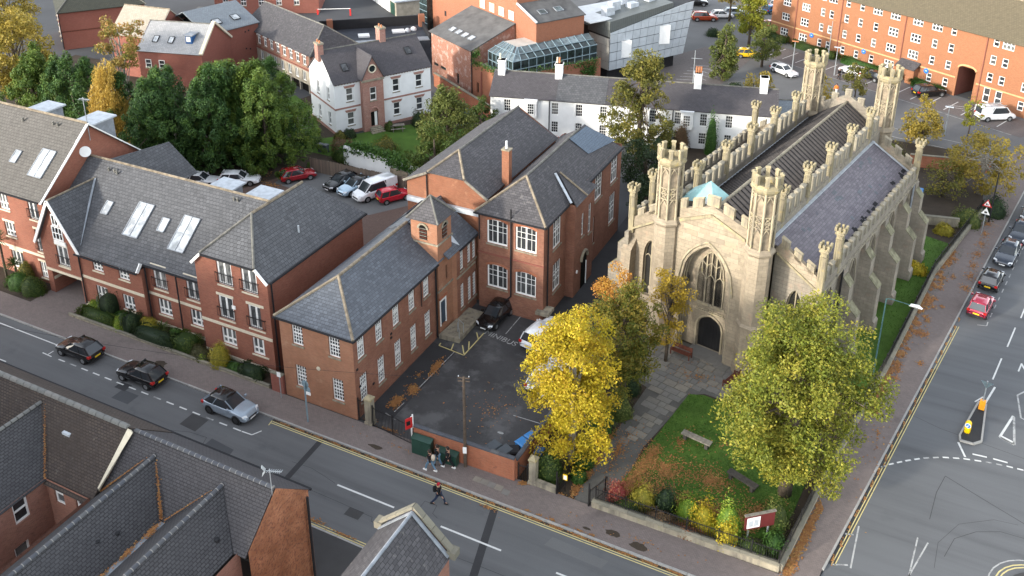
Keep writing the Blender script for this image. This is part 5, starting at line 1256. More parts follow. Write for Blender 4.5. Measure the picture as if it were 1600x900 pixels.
for (x, y, z) in ((-73.6, 56.4, 11.4), (-80.5, 56.2, 11.4)):             # rear flat topped dormers
 m = MB(); m.box(*A_(x - 1.1, y - .9, z - 1.6), *A_(x + 1.1, y + 2.2, z + .7)); o = m.build('dormer', 'lead', apt); m = MB(); m.box(*A_(x - 1.3, y - 1.1, z + .7), *A_(x + 1.3, y + 2.5, z + .85)); m.build('dormer_roof', 'lead_pale', o)
for (x, y, z) in ((-58.2, 58.0, 6.4), (-53.9, 58.2, 6.4)):
 m = MB(); m.box(*A_(x - 1.1, y - 1.2, z - 1), *A_(x + 1.1, y + 1.0, z + 1.55)); o = m.build('dormer', 'lead', apt); m = MB(); m.box(*A_(x - 1.35, y - 1.4, z + 1.55), *A_(x + 1.35, y + 1.3, z + 1.7)); m.build('dormer_roof', 'lead_pale', o)
for x, y, z in ((-66.0, 52.0, 10.4), (-65.3, 52.0, 10.4), (-64.9, 51.9, 10.35), (-51.6, 52.2, 10.6), (-51.2, 52.2, 10.6), (-72.8, 52.3, 13.5), (-72.2, 52.3, 13.5), (-76.6, 52, 13.3)):
 m = MB(); m.lathe(*A_(x, y)[:2], [(.1, z), (.1, z + .25), (.16, z + .3), (.02, z + .35)], 6); m.build('roof_vent', 'ridge_grey', apt)
m = MB(); m.lathe(*A_(-44.4, 51.5)[:2], [(.08, 9.6), (.08, 10.3)], 6); m.build('roof_vent', 'lead_pale', apt)
m = MB(); m.tube([A_(-69.0, 52.2, 11.6), A_(-68.95, 52.15, 11.62)], .5, 16); m.build('satellite_dish', 'white', apt)
m = MB(); m.tube([A_(-69.1, 53, 12.4), A_(-69.1, 53, 16.6)], .04, 5); m.bar(A_(-69.6, 53, 16.4), A_(-68.3, 53, 16.5), .04, .04)
for i in range(6): m.bar(A_(-69.4 + i * .2, 52.7, 16.42), A_(-69.4 + i * .2, 53.3, 16.42), .02, .02)
m.build('aerial', 'steel', apt)
gutter(apt, A_(-50.5, 46.68, 5.78), A_(-57.25, 46.68, 5.78)); gutter(apt, A_(-57.3, 46.0, 5.22), A_(-64.7, 46.0, 5.22)); gutter(apt, A_(-69.3, 46.82, 8.68), A_(-92, 46.82, 8.68))
for p in ((-57.05, 46.7, 5.8), (-53.6, 46.72, 5.8), (-43.1, 46.35, 8.2), (-64.55, 46.3, 5.3)): pipe(apt, [A_(*p), A_(p[0], p[1], .2)], .065)
m = MB(); m.bar(A_(-57.25, 46.05, 5.35), A_(-57.25, 46.55, 6.0), .1, .3); m.build('bargeboard', 'white', apt)
# ================================================================== brick house row on the near side
near = thing('brick_terrace', 'long red brick house with dark tiled wings and a tall orange end gable', 'house', (-36, 28, 0))
def N_(x, y, z=0): return (x + 36, y - 28, z)
def npts(*p): return [N_(*q) for q in p]
gw_ = MB()
gw_.mesh(npts((-28.66, 27.0, 0), (-28.66, 32.0, 0), (-28.66, 32.0, 6.5), (-28.66, 29.5, 8.75), (-28.66, 27.0, 6.55)), [(0, 1, 2, 3, 4)]); facade(gw_, N_(-28.66, 32.0), N_(-29.2, 32.0), 0, 6.5)
gw_.build('gable_wall', 'brick_gable', near)
nw = MB()
facade(nw, N_(-29.2, 32.0), N_(-75, 32.0), 0, 6.45)
facade(nw, N_(-29.3, 16), N_(-29.3, 27.0), 0, 6.35); facade(nw, N_(-39.45, 26.1), N_(-39.45, 10), 0, 6.4)
p0, p1 = N_(-43.1, 10), N_(-43.1, 26.1)
ws = [(16.1 - 1.75, 4.65, .95, 1.6), (16.1 - 2.2, 1.7, .95, 1.6), (16.1 - 6, 4.6, .95, 1.6)]
wall_windows(near, nw, p0, p1, 0, 6.3, ws, cols=1, rows=1, fw=.11, rail=.5, bw=.06, sill=None)
p0, p1 = N_(-43.1, 26.1), N_(-39.45, 26.1)
facade(nw, p0, p1, 2.6, 6.3, [hole(.95, 4.7, .8, 1.45), hole(2.75, 4.5, .8, 1.5)]); facade(nw, p0, N_(-42.75, 26.1), 0, 2.6); facade(nw, N_(-40.5, 26.1), p1, 0, 2.6)
window(near, p0, p1, .95, 4.7, .8, 1.45, cols=1, rows=1, fw=.1, rail=.5, bw=.06, sill=None, gl='glass_curtain'); window(near, p0, p1, 2.75, 4.5, .8, 1.5, cols=1, rows=1, fw=.1, rail=.5, bw=.06, sill=None)
nw.build('wall', 'brick_near', near)
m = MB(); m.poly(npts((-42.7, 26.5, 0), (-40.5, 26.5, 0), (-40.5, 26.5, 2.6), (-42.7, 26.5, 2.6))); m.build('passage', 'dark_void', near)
m = MB(); m.box(*N_(-42.85, 26.0, 0), *N_(-42.68, 26.12, 2.65)); m.build('door_post', 'wood_grey', near)
m = MB(); m.box(*N_(-43.02, 21.3, 2.2), *N_(-42.9, 21.55, 2.5)); m.build('wall_vent', 'black_matt', near)
r1 = MB()
r1.slab(npts((-28.75, 32.25, 6.3), (-39.3, 32.25, 6.3), (-39.3, 29.5, 8.7), (-28.75, 29.5, 8.7)), .12); r1.slab(npts((-28.75, 29.5, 8.7), (-39.3, 29.5, 8.7), (-39.3, 26.7, 6.2), (-28.75, 26.8, 6.28)), .12)
ro1 = r1.build('roof', 'tile_grey', near)
r2 = MB(); r2.slab(npts((-39.3, 32.25, 6.35), (-76, 32.25, 6.35), (-76, 29.3, 8.95), (-39.3, 29.3, 8.95)), .12); r2.slab(npts((-39.3, 29.3, 8.95), (-76, 29.3, 8.95), (-76, 25.9, 6.0), (-39.3, 25.9, 6.0)), .12)
ro2 = r2.build('old_roof', 'tile_brown', near)
m = MB(); m.mesh(npts((-39.28, 29.2, 8.98), (-39.28, 26.6, 6.75), (-39.28, 26.65, 6.45), (-39.28, 29.6, 8.45), (-38.95, 29.2, 8.75), (-39.2, 26.6, 6.7)), [(0, 1, 5, 4), (0, 4, 3), (1, 2, 3, 0)]); m.build('verge', 'cream', near)
def wing(x, y0, y1, zr, half, ze, mat, nm='wing_roof'):
 w = MB(); w.slab(npts((x, y1, zr), (x, y0, zr), (x - half, y0, ze), (x - half, y1 - (zr - ze) * 1.15, ze)), .12); w.slab(npts((x, y0, zr), (x, y1, zr), (x + half, y1 - (zr - ze) * 1.15, ze), (x + half, y0, ze)), .12)
 return w.build(nm, mat, near)
w1 = wing(-36.95, 10, 28.85, 8.15, 2.35, 6.3, 'tile_near'); w2 = wing(-31.9, 12, 28.85, 8.15, 2.4, 6.3, 'tile_near'); w3 = wing(-46.3, 8, 28.9, 8.55, 3.3, 6.2, 'tile_near')
m = MB(); m.box(*N_(-34.75, 12, 6.1), *N_(-34.1, 26.7, 6.28)); m.build('valley_gutter', 'lead', near)
def ridge_tiles(par, p, q, mat, L=.42, r=.13):
 """separate half-round ridge tiles, each with its mortar joint"""
 p = Vector(p); q = Vector(q); n = max(1, int((q - p).length / L)); d = (q - p) / n; ang = d.to_track_quat('X', 'Z').to_euler()
 key = ('ridge', round(d.length, 2), mat, r)
 if key not in WIN:
  m = MB(); l = d.length
  pr = [(r * math.cos(t), r * .95 * math.sin(t) - .02) for t in [PI * i / 6 for i in range(7)]]
  vs = [(0, a, b) for a, b in pr] + [(l - .05, a * .94, b * .94) for a, b in pr]; m.mesh(vs, [(i, i + 1, i + 8, i + 7) for i in range(6)] + [tuple(range(6, -1, -1)), tuple(range(7, 14))])
  j = MB(); vs = [(l - .045, a * 1.02, b * 1.02) for a, b in pr] + [(l, a * 1.03, b * 1.03) for a, b in pr]; j.mesh(vs, [(i, i + 1, i + 8, i + 7) for i in range(6)] + [tuple(range(6, -1, -1)), tuple(range(7, 14))])
  WIN[key] = (m.data('ridge_tile', mat), j.data('mortar_joint', 'mortar'))
 for i in range(n):
  o = link('ridge_tile', WIN[key][0], par, p + d * i); o.rotation_euler = ang
  if mat == 'ridge_dark': k = link('mortar_joint', WIN[key][1], par, p + d * i); k.rotation_euler = ang
ridge_tiles(ro1, N_(-39.0, 29.5, 8.74), N_(-28.8, 29.5, 8.74), 'ridge_dark'); ridge_tiles(ro2, N_(-57, 29.3, 8.98), N_(-39.3, 29.3, 8.98), 'ridge_old', .62, .19)
ridge_tiles(w1, N_(-36.95, 16, 8.19), N_(-36.95, 28.85, 8.19), 'ridge_dark'); ridge_tiles(w2, N_(-31.9, 17, 8.19), N_(-31.9, 28.85, 8.19), 'ridge_dark'); ridge_tiles(w3, N_(-46.3, 23, 8.6), N_(-46.3, 28.9, 8.6), 'ridge_old', .42, .14)
pipe(near, npts((-28.5, 31.7, 6.3), (-28.5, 31.7, .3)), .08); gutter(near, N_(-28.7, 32.32, 6.25), N_(-60, 32.32, 6.25))
for x, y, z in ((-35.8, 23.6, 7.05), (-35.5, 24.6, 6.85), (-30.4, 26.6, 6.9)):
 m = MB(); m.lathe(*N_(x, y)[:2], [(.16, z - .1), (.16, z + .16), (.02, z + .22)], 7); m.build('roof_vent', 'black_matt', near)
m = MB(); m.box(*N_(-43.6, 28.0, 7.72), *N_(-43.0, 28.5, 7.98)); m.build('roof_vent', 'lead_pale', near)
ae = MB(); ae.tube(npts((-28.75, 29.3, 8.2), (-28.75, 29.3, 10.2)), .025, 6); ae.bar(N_(-28.9, 29.2, 10.1), N_(-28.1, 29.5, 10.1), .03, .03)
for i in range(7): t = i / 6; ae.bar(N_(-28.8 + t * .65, 29.1 + t * .25, 10.1), N_(-28.8 + t * .65, 29.4 + t * .25, 10.1), .02, .02)
for sg in (-1, 1): ae.bar(N_(-28.95, 29.2, 10.1), N_(-29.1, 29.1, 10.1 + sg * .28), .25, .02)
ae.build('aerial', 'steel', near)
# small gabled chapel house at the bottom edge
chp = thing('gabled_house', 'small brick building with steep slate roof and mossy stone gable copings at the street edge', 'house', (-21.45, 32, 0))
def C_(x, y, z=0): return (x + 21.45, y - 32, z)
cw = MB(); facade(cw, C_(-19.4, 32), C_(-23.5, 32), 0, 6.3, apex=(2.05, 8.25)); facade(cw, C_(-23.5, 32), C_(-23.5, 18), 0, 6.2); facade(cw, C_(-19.4, 18), C_(-19.4, 32), 0, 6.2); cw.build('wall', 'brick_near', chp)
cr = MB(); cr.slab([C_(-19.2, 31.9, 6.1), C_(-21.45, 31.9, 8.2), C_(-21.45, 17, 8.2), C_(-19.2, 17, 6.1)], .1); cr.slab([C_(-23.7, 31.9, 6.1), C_(-23.7, 17, 6.1), C_(-21.45, 17, 8.2), C_(-21.45, 31.9, 8.2)], .1)
cro = cr.build('roof', 'slate_old', chp); ridge(cro, [C_(-21.45, 31.8, 8.23), C_(-21.45, 17, 8.23)], 'lead', .1)
def coping_run(par, p, q, n, w=.36, h=.14, nm='coping_stone'):
 p = Vector(p); q = Vector(q)
 for i in range(n):
  a = p.lerp(q, i / n + .004); b = p.lerp(q, (i + 1) / n - .004); m = MB(); m.bar(a, b, w, h); m.build(nm, 'coping', par)
coping_run(chp, C_(-21.45, 32.0, 8.5), C_(-19.2, 32.0, 6.45), 4); coping_run(chp, C_(-21.45, 32.0, 8.5), C_(-23.7, 32.0, 6.45), 4)
for x in (-19.15, -23.75):
 m = MB(); m.box(*C_(x - .25, 31.75, 6.05), *C_(x + .25, 32.3, 6.5)); m.build('kneeler', 'coping', chp)
for s_ in (-1, 1):
 m = MB(); m.bar(C_(-21.45, 31.7, 8.3), C_(-21.45 + s_ * 2.2, 31.7, 6.22), .22, .06); m.build('flashing', 'lead', chp)
# added block out of view, put here so its shade falls across the street and the school
wh = thing('shade_block', 'added brick block out of view that shades the street and school', 'shade_block', (-70, 6, 0))
m = MB()
for p, q in (((-24, -8), (22.5, -8)), ((22.5, -8), (22.5, 5.5)), ((22.5, 5.5), (-24, 5.5)), ((-24, 5.5), (-24, -8))): facade(m, p, q, 0, 19.5)
m.build('wall', 'brick_near', wh)
hip_roof(wh, -24, -8, 22.5, 5.5, 19.5, 22.5, 'x', mat='slate_old')
for i in range(9):
 for z in (3, 8, 13): window(wh, (22.5 - 2, 5.7), (-24, 5.7), 1 + i * 5, z, 1.6, 2.4, cols=3, rows=4, sill=None)
# ================================================================== buildings beyond
def building(name, label, cat, p, q, group=None):
 """thing whose local x runs along the front p->q (outside on the right), local y goes back"""
 a = math.atan2(q[1] - p[1], q[0] - p[0]); t = thing(name, label, cat, (p[0], p[1], 0), a, group)
 return t, math.hypot(q[0] - p[0], q[1] - p[1])
# --- white villa
villa, L = building('villa', 'white rendered Victorian villa with a red brick entrance bay, slate roof and two chimneys', 'house', (-67.75, 87.5), (-60.9, 99.3))
D = 8.0
vw = MB()
ws = [(2.05, 4.35, .95, 1.75), (8.55, 4.35, .95, 1.75), (11.9, 4.35, .95, 1.75), (2.05, 1.1, .95, 1.75), (8.55, 1.1, .95, 1.75), (11.9, 1.1, .95, 1.75)]
wall_windows(villa, vw, (0, 0), (L, 0), .4, 7.1, ws, cols=1, rows=1, rail=.5, fw=.09, bw=.06)
facade(vw, (L, 0), (L, D), .4, 7.1, apex=(D / 2, 10.25)); facade(vw, (L, D), (0, D), .4, 7.1)
gs = [(D - 2.0, 4.3, .7, 1.7), (D - 2.0, 1.0, .7, 1.7), (D - 5.2, 4.3, .7, 1.7), (D - 5.2, 1.0, .7, 1.7)]
wall_windows(villa, vw, (0, D), (0, 0), .4, 7.1, gs, apex=(D / 2, 10.25), cols=1, rows=1, rail=.5, fw=.09, bw=.06)
vw.build('wall', 'render_white', villa)
for s in (2.8, 5.2): window(villa, (-.16, D), (-.16, 0), s, 7.4, .5, 1.0, cols=1, rows=1, rail=.5, fw=.08, sill=None)
m = MB(); m.box(-.05, -.05, 0, L + .05, D + .05, .4); m.build('plinth', 'brick_villa', villa)
for a, b in (((0, -.04), (3.45, .02)), ((6.45, -.04), (L, .02)), ((-.04, 0), (.02, D))): m = MB(); m.box(a[0], a[1], 3.45, b[0], b[1], 3.68); m.build('string_course', 'brick_villa', villa)
for w in ws:                                                    # flared brick window heads
 m = MB(); s, z = w[0], w[1] + w[3] + .05; m.mesh([(s - .62, -.05, z), (s + .62, -.05, z), (s + .8, -.05, z + .32), (s - .8, -.05, z + .32), (s - .62, .03, z), (s + .62, .03, z), (s + .8, .03, z + .32), (s - .8, .03, z + .32)], [(0, 1, 2, 3), (0, 4, 5, 1), (2, 6, 7, 3), (1, 5, 6, 2), (3, 7, 4, 0)]); m.build('window_head', 'brick_villa', villa)
for i in range(34):
 x = .15 + i * .4
 if 3.3 < x < 6.5: continue
 m = MB(); m.box(x, -.12, 6.72, x + .17, 0, 6.98); m.build('dentil', 'brick_villa', villa)
vr = hip_roof(villa, 0, 0, L, D, 7.15, 10.3, 'x', 0, 0, 'slate_villa', 'ridge_grey', .3)
bay = MB(); bx0, bx1 = 3.5, 6.4
facade(bay, (bx0, -.75), (bx1, -.75), 0, 7.1, [(1.0, 1.9, 4.1, 5.9), (.95, 1.95, .6, 2.6)], apex=(1.45, 10.0)); facade(bay, (bx1, -.75), (bx1, 0), 0, 7.2); facade(bay, (bx0, 0), (bx0, -.75), 0, 7.2)
bay.build('entrance_bay', 'brick_villa', villa)
window(villa, (bx0, -.75), (bx1, -.75), 1.45, 4.1, .9, 1.8, cols=1, rows=1, rail=.5, fw=.1, bw=.07)
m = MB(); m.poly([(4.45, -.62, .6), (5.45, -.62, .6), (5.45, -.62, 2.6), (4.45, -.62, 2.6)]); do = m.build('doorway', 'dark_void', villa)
m = MB(); m.box(5.0, -.66, .6, 5.35, -.6, 2.5); m.build('door', 'white', do)
m = MB(); m.tube([(4.95 + .58 * math.cos(t), -.78, 2.55 + .6 * math.sin(t)) for t in [PI * i / 10 for i in range(11)]], .13, 6); m.build('arch', 'brick_villa', villa)
m = MB(); m.tube([(4.95 + .5 * math.cos(t), -.8, 8.35 + .5 * math.sin(t)) for t in [2 * PI * i / 16 for i in range(17)]], .09, 6, False); rw = m.build('round_window', 'cream', villa)
m = MB(); m.poly([(4.95 + .46 * math.cos(t), -.79, 8.35 + .46 * math.sin(t)) for t in [2 * PI * i / 16 for i in range(16)]]); m.build('pane', 'glass_dark', rw)
m = MB(); m.slab([(4.95, -.95, 10.1), (3.3, -.95, 7.0), (3.3, .3, 7.3), (4.95, 3.7, 10.1)], .1); m.slab([(4.95, -.95, 10.1), (4.95, 3.7, 10.1), (6.6, .3, 7.3), (6.6, -.95, 7.0)], .1); m.build('gable_roof', 'slate_villa', villa)
m = MB(); m.box(bx0 - .1, -.9, 6.75, bx1 + .1, -.72, 7.0); m.build('string_course', 'stone_old', villa)
for x, y, z, s in ((.0, 4.0, 9.0, .55), (8.75, 4.3, 9.6, .62)):
 m = MB(); m.box(x - s / 2 - .1, y - s, z, x + s / 2 + .1, y + s, z + 2.2); c = m.build('chimney', 'brick_villa', villa)
 m = MB(); m.box(x - s / 2 - .18, y - s - .08, z + 2.2, x + s / 2 + .18, y + s + .08, z + 2.4); m.build('chimney_cap', 'stone_old', c)
 for k in (-.35, .35): m = MB(); m.lathe(x, y + k, [(.13, z + 2.4), (.1, z + 2.75)], 8); m.build('chimney_pot', 'terracotta', c)
k = 3.15 / 4
rooflight(villa, (2.2, 1.5, 7.15 + 1.5 * k + .05), (1, 0, 0), (0, 1, k), .8, 1.1, frame='black', glass='glass'); rooflight(villa, (11.5, 2.1, 7.15 + 2.1 * k + .05), (1, 0, 0), (0, 1, k), .8, 1.1, frame='black', glass='glass')
st = MB()
for i in range(4): st.box(4.3 - i * .1, -1.0 - i * .32, 0, 5.7 + i * .1, -.75 - i * .3 + .2, .56 - i * .14)
st.build('front_steps', 'stone_old', villa)
# --- old workshop range
wk, L = building('workshop', 'long old brick workshop with arched upper windows above pale rendered ground storeys', 'workshop', (-98.4, 105.8), (-79.6, 98.1))
up = MB(); lowm = MB()
ws = [(1.1 + i * 1.93, 4.05, 1.0, 1.45) for i in range(10)]
facade(up, (0, 0), (L, 0), 3.55, 6.0, [hole(*w) for w in ws]); facade(up, (L, 0), (L, 8), 3.55, 6.0); facade(up, (L, 8), (0, 8), 0, 6); facade(up, (0, 8), (0, 0), 0, 6)
up.build('wall', 'brick_near', wk)
for w in ws:
 window(wk, (0, 0), (L, 0), *w[:4], cols=2, rows=1, rail=.62, fw=.1, bw=.06)
 m = MB(); m.tube([(w[0] + .52 * math.cos(t), -.03, 5.42 + .22 * math.sin(t)) for t in [PI * i / 8 for i in range(9)]], .08, 5); m.build('window_arch', 'white', wk)
l2 = [(1.4 + i * 2.1, 1.7, 1.0, 1.45) for i in range(9)]
facade(lowm, (0, -.05), (L, -.05), 1.3, 3.5, [hole(*w) for w in l2]); facade(lowm, (L, -.05), (L, 8), 1.3, 3.5)
lowm.build('rendered_wall', 'render_old', wk)
for w in l2: window(wk, (0, -.05), (L, -.05), *w[:4], nl=2, cols=1, rows=1, rail=None, fw=.1)
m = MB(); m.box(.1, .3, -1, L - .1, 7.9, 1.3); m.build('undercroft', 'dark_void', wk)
for i in range(8): m = MB(); m.box(1 + i * 2.6, -.05, -1, 1.25 + i * 2.6, .3, 1.3); m.build('pier', 'render_old', wk)
m = MB(); m.bar((0, -.12, 3.5), (L, -.12, 3.5), .1, .14); m.build('string_course', 'brick_dark', wk)
pipe(wk, [(L - .1, -.15, 5.9), (L - .1, -.15, .2)], .08, 'stone_old')
hip_roof(wk, 0, 0, L, 8, 6.0, 9.0, 'x', 0, 2.6, 'slate_old', 'ridge_grey', .25)
# --- red brick yard buildings, top left
c1, L = building('frosted_roof_house', 'red brick house with pale frosted slate roof, two roof windows and a small blue dormer', 'house', (-103.2, 89.3), (-93.6, 91.8))
m = MB(); facade(m, (0, 0), (L, 0), 0, 6); facade(m, (L, 0), (L, 8.4), 0, 6, apex=(4.2, 9.2)); facade(m, (L, 8.4), (0, 8.4), 0, 6); facade(m, (0, 8.4), (0, 0), 0, 6, apex=(4.2, 9.2)); m.build('wall', 'brick_dark', c1)
hip_roof(c1, 0, 0, L - .3, 8.4, 6.0, 9.1, 'x', 0, 0, 'slate_white', 'ridge_grey', .25)
m = MB(); m.bar((L, -.2, 5.9), (L, 4.2, 9.4), .5, .3); m.build('coping', 'cream', c1); m = MB(); m.bar((L, 4.2, 9.4), (L, 8.6, 5.9), .5, .3); m.build('coping', 'cream', c1)
for x in (2.2, 4.6): rooflight(c1, (x, 1.5, 7.2), (1, 0, 0), (0, 1, .74), .75, 1.1, frame='black_matt')
m = MB(); m.box(7.0, 1.2, 6.9, 8.0, 3.2, 8.05); o = m.build('dormer', 'blue_dark', c1); m = MB(); m.box(6.8, 1.0, 8.05, 8.2, 3.4, 8.2); m.build('dormer_roof', 'lead', o); m = MB(); m.box(7.15, 1.15, 7.2, 7.8, 1.22, 7.9); m.build('dormer_window', 'white', o)
for x in (1.5, 3.6): window(c1, (0, -.18), (L, -.18), x, 3.4, .9, 1.2, cols=1, rows=1)
c2, L = building('slate_gable_wing', 'pale grey slate roofed wing left of the roof with the blue dormer', 'house', (-111.5, 92.2), (-103.6, 93.2))
m = MB(); facade(m, (0, 0), (L, 0), 0, 6.6); facade(m, (L, 0), (L, 7.5), 0, 6.6, apex=(3.7, 9.9)); facade(m, (L, 7.5), (0, 7.5), 0, 6.6); facade(m, (0, 7.5), (0, 0), 0, 6.6, apex=(3.7, 9.9)); m.build('wall', 'brick_dark', c2)
hip_roof(c2, 0, 0, L, 7.5, 6.6, 9.9, 'x', 0, 0, 'slate_lightwarm', 'ridge_buff', .25)
c3, L = building('blue_slate_house', 'tall red brick building with blue-grey slate roof and two roof windows', 'house', (-96.4, 97.3), (-94.6, 104.9))
m = MB(); facade(m, (-1, 0), (L, 0), 0, 7.2); facade(m, (L, 0), (L, 11), 0, 7.2); facade(m, (L, 11), (-1, 11), 0, 7.2); facade(m, (-1, 11), (-1, 0), 0, 7.2); m.build('wall', 'brick_dark', c3)
m = MB(); m.slab([(-1.2, -.2, 7.1), (L + .2, -.2, 7.1), (L + .2, 5.5, 9.6), (-1.2, 5.5, 9.6)], .12); m.slab([(-1.2, 5.5, 9.6), (L + .2, 5.5, 9.6), (L + .2, 11.2, 7.1), (-1.2, 11.2, 7.1)], .12); m.build('roof', 'slate_blue', c3)
for x in (2.0, 5.2): rooflight(c3, (x, 1.9, 8.1), (1, 0, 0), (0, 1, .44), 1.2, 1.2, frame='black_matt')
for x, y in ((5.2, 3.4), (5.9, 3.2), (5.3, 6.0), (5.9, 6.1)): m = MB(); m.box(x, -.05, y, x + .22, .0, y + .22); m.build('wall_vent', 'black_matt', c3)
c4, L = building('workshop_link', 'low grey roofed link with long white roof lights between the two frosted slate houses', 'outbuilding', (-105.5, 99.2), (-97.2, 100.5))
m = MB(); facade(m, (0, 0), (L, 0), 0, 6.6); facade(m, (L, 0), (L, 6), 0, 6.6); facade(m, (L, 6), (0, 6), 0, 6.6); facade(m, (0, 6), (0, 0), 0, 6.6); m.build('wall', 'brick_dark', c4)
m = MB(); m.slab([(-.2, -.2, 6.5), (L + .2, -.2, 6.5), (L + .2, 6.2, 8.0), (-.2, 6.2, 8.0)], .12); m.build('roof', 'felt', c4); rooflight(c4, (4.6, 2.0, 7.1), (1, 0, 0), (0, 1, .235), 4.6, 1.5, 3, 1, 'lead_pale', 'glass_roof')
c5, L = building('mossy_roof_hall', 'plain red brick hall with dark mossy roof at the top left of the photo', 'hall', (-128.7, 97.0), (-122.6, 105.4))
L = 13
m = MB(); facade(m, (0, 0), (L, 0), 0, 6.4); facade(m, (L, 0), (L, 12), 0, 6.4); facade(m, (L, 12), (0, 12), 0, 6.4); facade(m, (0, 12), (0, 0), 0, 6.4); m.build('wall', 'brick_dark', c5)
hip_roof(c5, 0, 0, L, 12, 6.4, 10.6, 'x', 5, 5, 'slate_moss', 'ridge_grey', .3); m = MB(); m.box(0, -.03, 2.9, L, .05, 3.1); m.build('string_course', 'wood_dark', c5); pipe(c5, [(-.05, -.1, 6.3), (-.05, -.1, .2)], .08)
for y in (3, 6, 9): window(c5, (-.18, 12), (-.18, 0), 12 - y, 3.6, .9, 1.4, cols=1, rows=1); window(c5, (-.18, 12), (-.18, 0), 12 - y, .8, .9, 1.4, cols=1, rows=1)
c6, L = building('office_block', 'red brick block with small white windows behind the workshop roof', 'offices', (-122, 124.4), (-105.8, 134.0))
m = MB(); ws = [(2 + i * 3.2, z, 1.0, 1.5) for i in range(5) for z in (1.6, 4.6)]
wall_windows(c6, m, (0, 0), (L, 0), 0, 9, ws, cols=2, rows=2, bw=.06); facade(m, (L, 0), (L, 10), 0, 9); facade(m, (L, 10), (0, 10), 0, 9); facade(m, (0, 10), (0, 0), 0, 9); m.build('wall', 'brick_dark', c6); hip_roof(c6, 0, 0, L, 10, 9, 11.5, 'x', mat='slate_old')
c7, L = building('garage_row', 'row of lock-up garages with white and green doors under one flat roof', 'garages', (-107.5, 150.2), (-91.6, 138.2))
m = MB(); facade(m, (0, 0), (L, 0), 0, 2.7); facade(m, (L, 0), (L, 6), 0, 2.7); facade(m, (L, 6), (0, 6), 0, 2.7); facade(m, (0, 6), (0, 0), 0, 2.7); m.build('wall', 'render_old', c7)
m = MB(); m.box(-.3, -.4, 2.7, L + .3, 6.3, 2.95); m.build('roof', 'lead_pale', c7)
for i in range(7):
 x = .4 + i * 2.75; m = MB(); m.box(x, -.06, .05, x + 2.3, .02, 2.3); m.build('garage_door', 'green_paint' if i in (1, 6) else 'white', c7)
c8, L = building('flat_roofed_extension', 'low black felt flat roofed extension with white domed roof lights behind the villa', 'extension', (-80.5, 108.6), (-71.2, 116.4))
m = MB(); facade(m, (0, 0), (L, 0), 0, 4.3); facade(m, (L, 0), (L, 9), 0, 4.3); facade(m, (L, 9), (-4, 9), 0, 5.3); facade(m, (-4, 9), (-4, 0), 0, 4.3); facade(m, (-4, 0), (0, 0), 0, 4.3); m.build('wall', 'felt_dark', c8)
m = MB(); m.box(-4, 0, 4.2, L, 9, 4.34); m.build('roof', 'felt_dark', c8); m = MB(); m.box(-4, 0, 4.34, L, 1.7, 4.5); m.build('roof_edge', 'lead', c8)
m = MB(); m.box(-4, 8.8, 4.3, L, 9.1, 5.9); m.build('parapet', 'black_matt', c8); m = MB(); m.box(L - .15, 0, 4.3, L + .1, 9, 5.2); m.build('parapet', 'black_matt', c8)
for i, (x, y, w, h) in enumerate(((1.6, 3.6, 1.7, 1.5), (7.0, 4.8, 1.9, 1.5))): m = MB(); m.box(x, y, 4.34, x + w, y + h, 4.6); m.build('roof_light', 'white', c8)
for x, y, mt in ((4.9, 4.6, 'blue_plastic'), (10.4, 6.0, 'white'), (9.4, 5.4, 'lead_pale')): m = MB(); m.lathe(x, y, [(.5, 4.34), (.5, 4.5), (.4, 4.75), (.15, 4.9), (.01, 4.92)], 12); m.build('roof_dome', mt, c8)
for x, y in ((-2.9, 7.6), (L - .6, 7.5)): m = MB(); m.box(x, y, 4.3, x + .9, y + .9, 6.3); m.build('chimney', 'brick_arts', c8)
# --- arts building in orange brick
art, L = building('arts_centre', 'orange brick arts building with grey roofs and a glass conservatory above an ivy edged wall', 'arts centre', (-69, 113.1), (-59.13, 107.46))
m = MB(); facade(m, (0, 0), (L, 0), 0, 7.0, [(.55, 1.9, 1.9, 2.35), (2.5, 4.1, 1.9, 2.35), (7.2, 7.8, .9, 2.5)]); m.poly([(L, 0, 7.0), (L, 7.2, 7), (L, 7.2, 9.75)]); m.poly([(0, 0, 7.0), (0, 7.2, 9.75), (0, 7.2, 7)]); facade(m, (0, 7.2), (0, 0), 0, 7); m.poly([(L, 0, 4.6), (L, 7.2, 4.6), (L, 7.2, 7.0), (L, 0, 7.0)]); m.build('studio_wall', 'brick_white', art)
for a, b, c_, d in ((.55, 1.9, 1.9, 2.35), (2.5, 4.1, 1.9, 2.35), (7.2, 7.8, .9, 2.5)): m = MB(); m.poly([(a, .12, c_), (b, .12, c_), (b, .12, d), (a, .12, d)]); m.build('window', 'glass_dark', art)
m = MB(); m.slab([(-.3, -.3, 6.95), (L + .15, -.3, 6.95), (L + .15, 7.2, 9.75), (-.3, 7.2, 9.75)], .15); m.build('studio_roof', 'felt', art)
for i in range(4): x = 3.3 + i * 1.75; rooflight(art, (x, 1.75, 7.75), (1, 0, 0), (0, 1, .37), 1.0, .9, frame='lead')
m = MB(); LT = 20.5; facade(m, (L, 0), (LT, 0), 0, 5.6, [(1.2, 1.75, 1.2, 2.7)]); facade(m, (LT, 0), (LT, 15.6), 0, 5.6); m.build('terrace_wall', 'brick_arts', art)
pipe(art, [(L + .1, -.1, 6.9), (L + .1, -.1, .1)], .08); pipe(art, [(L + 2.6, -.1, 4.6), (L + 2.6, -.1, .1)], .1, 'brick_dark')
m = MB(); m.box(L, .3, 4.55, LT - .3, 15.4, 4.75); m.build('terrace_floor', 'felt_pale', art)
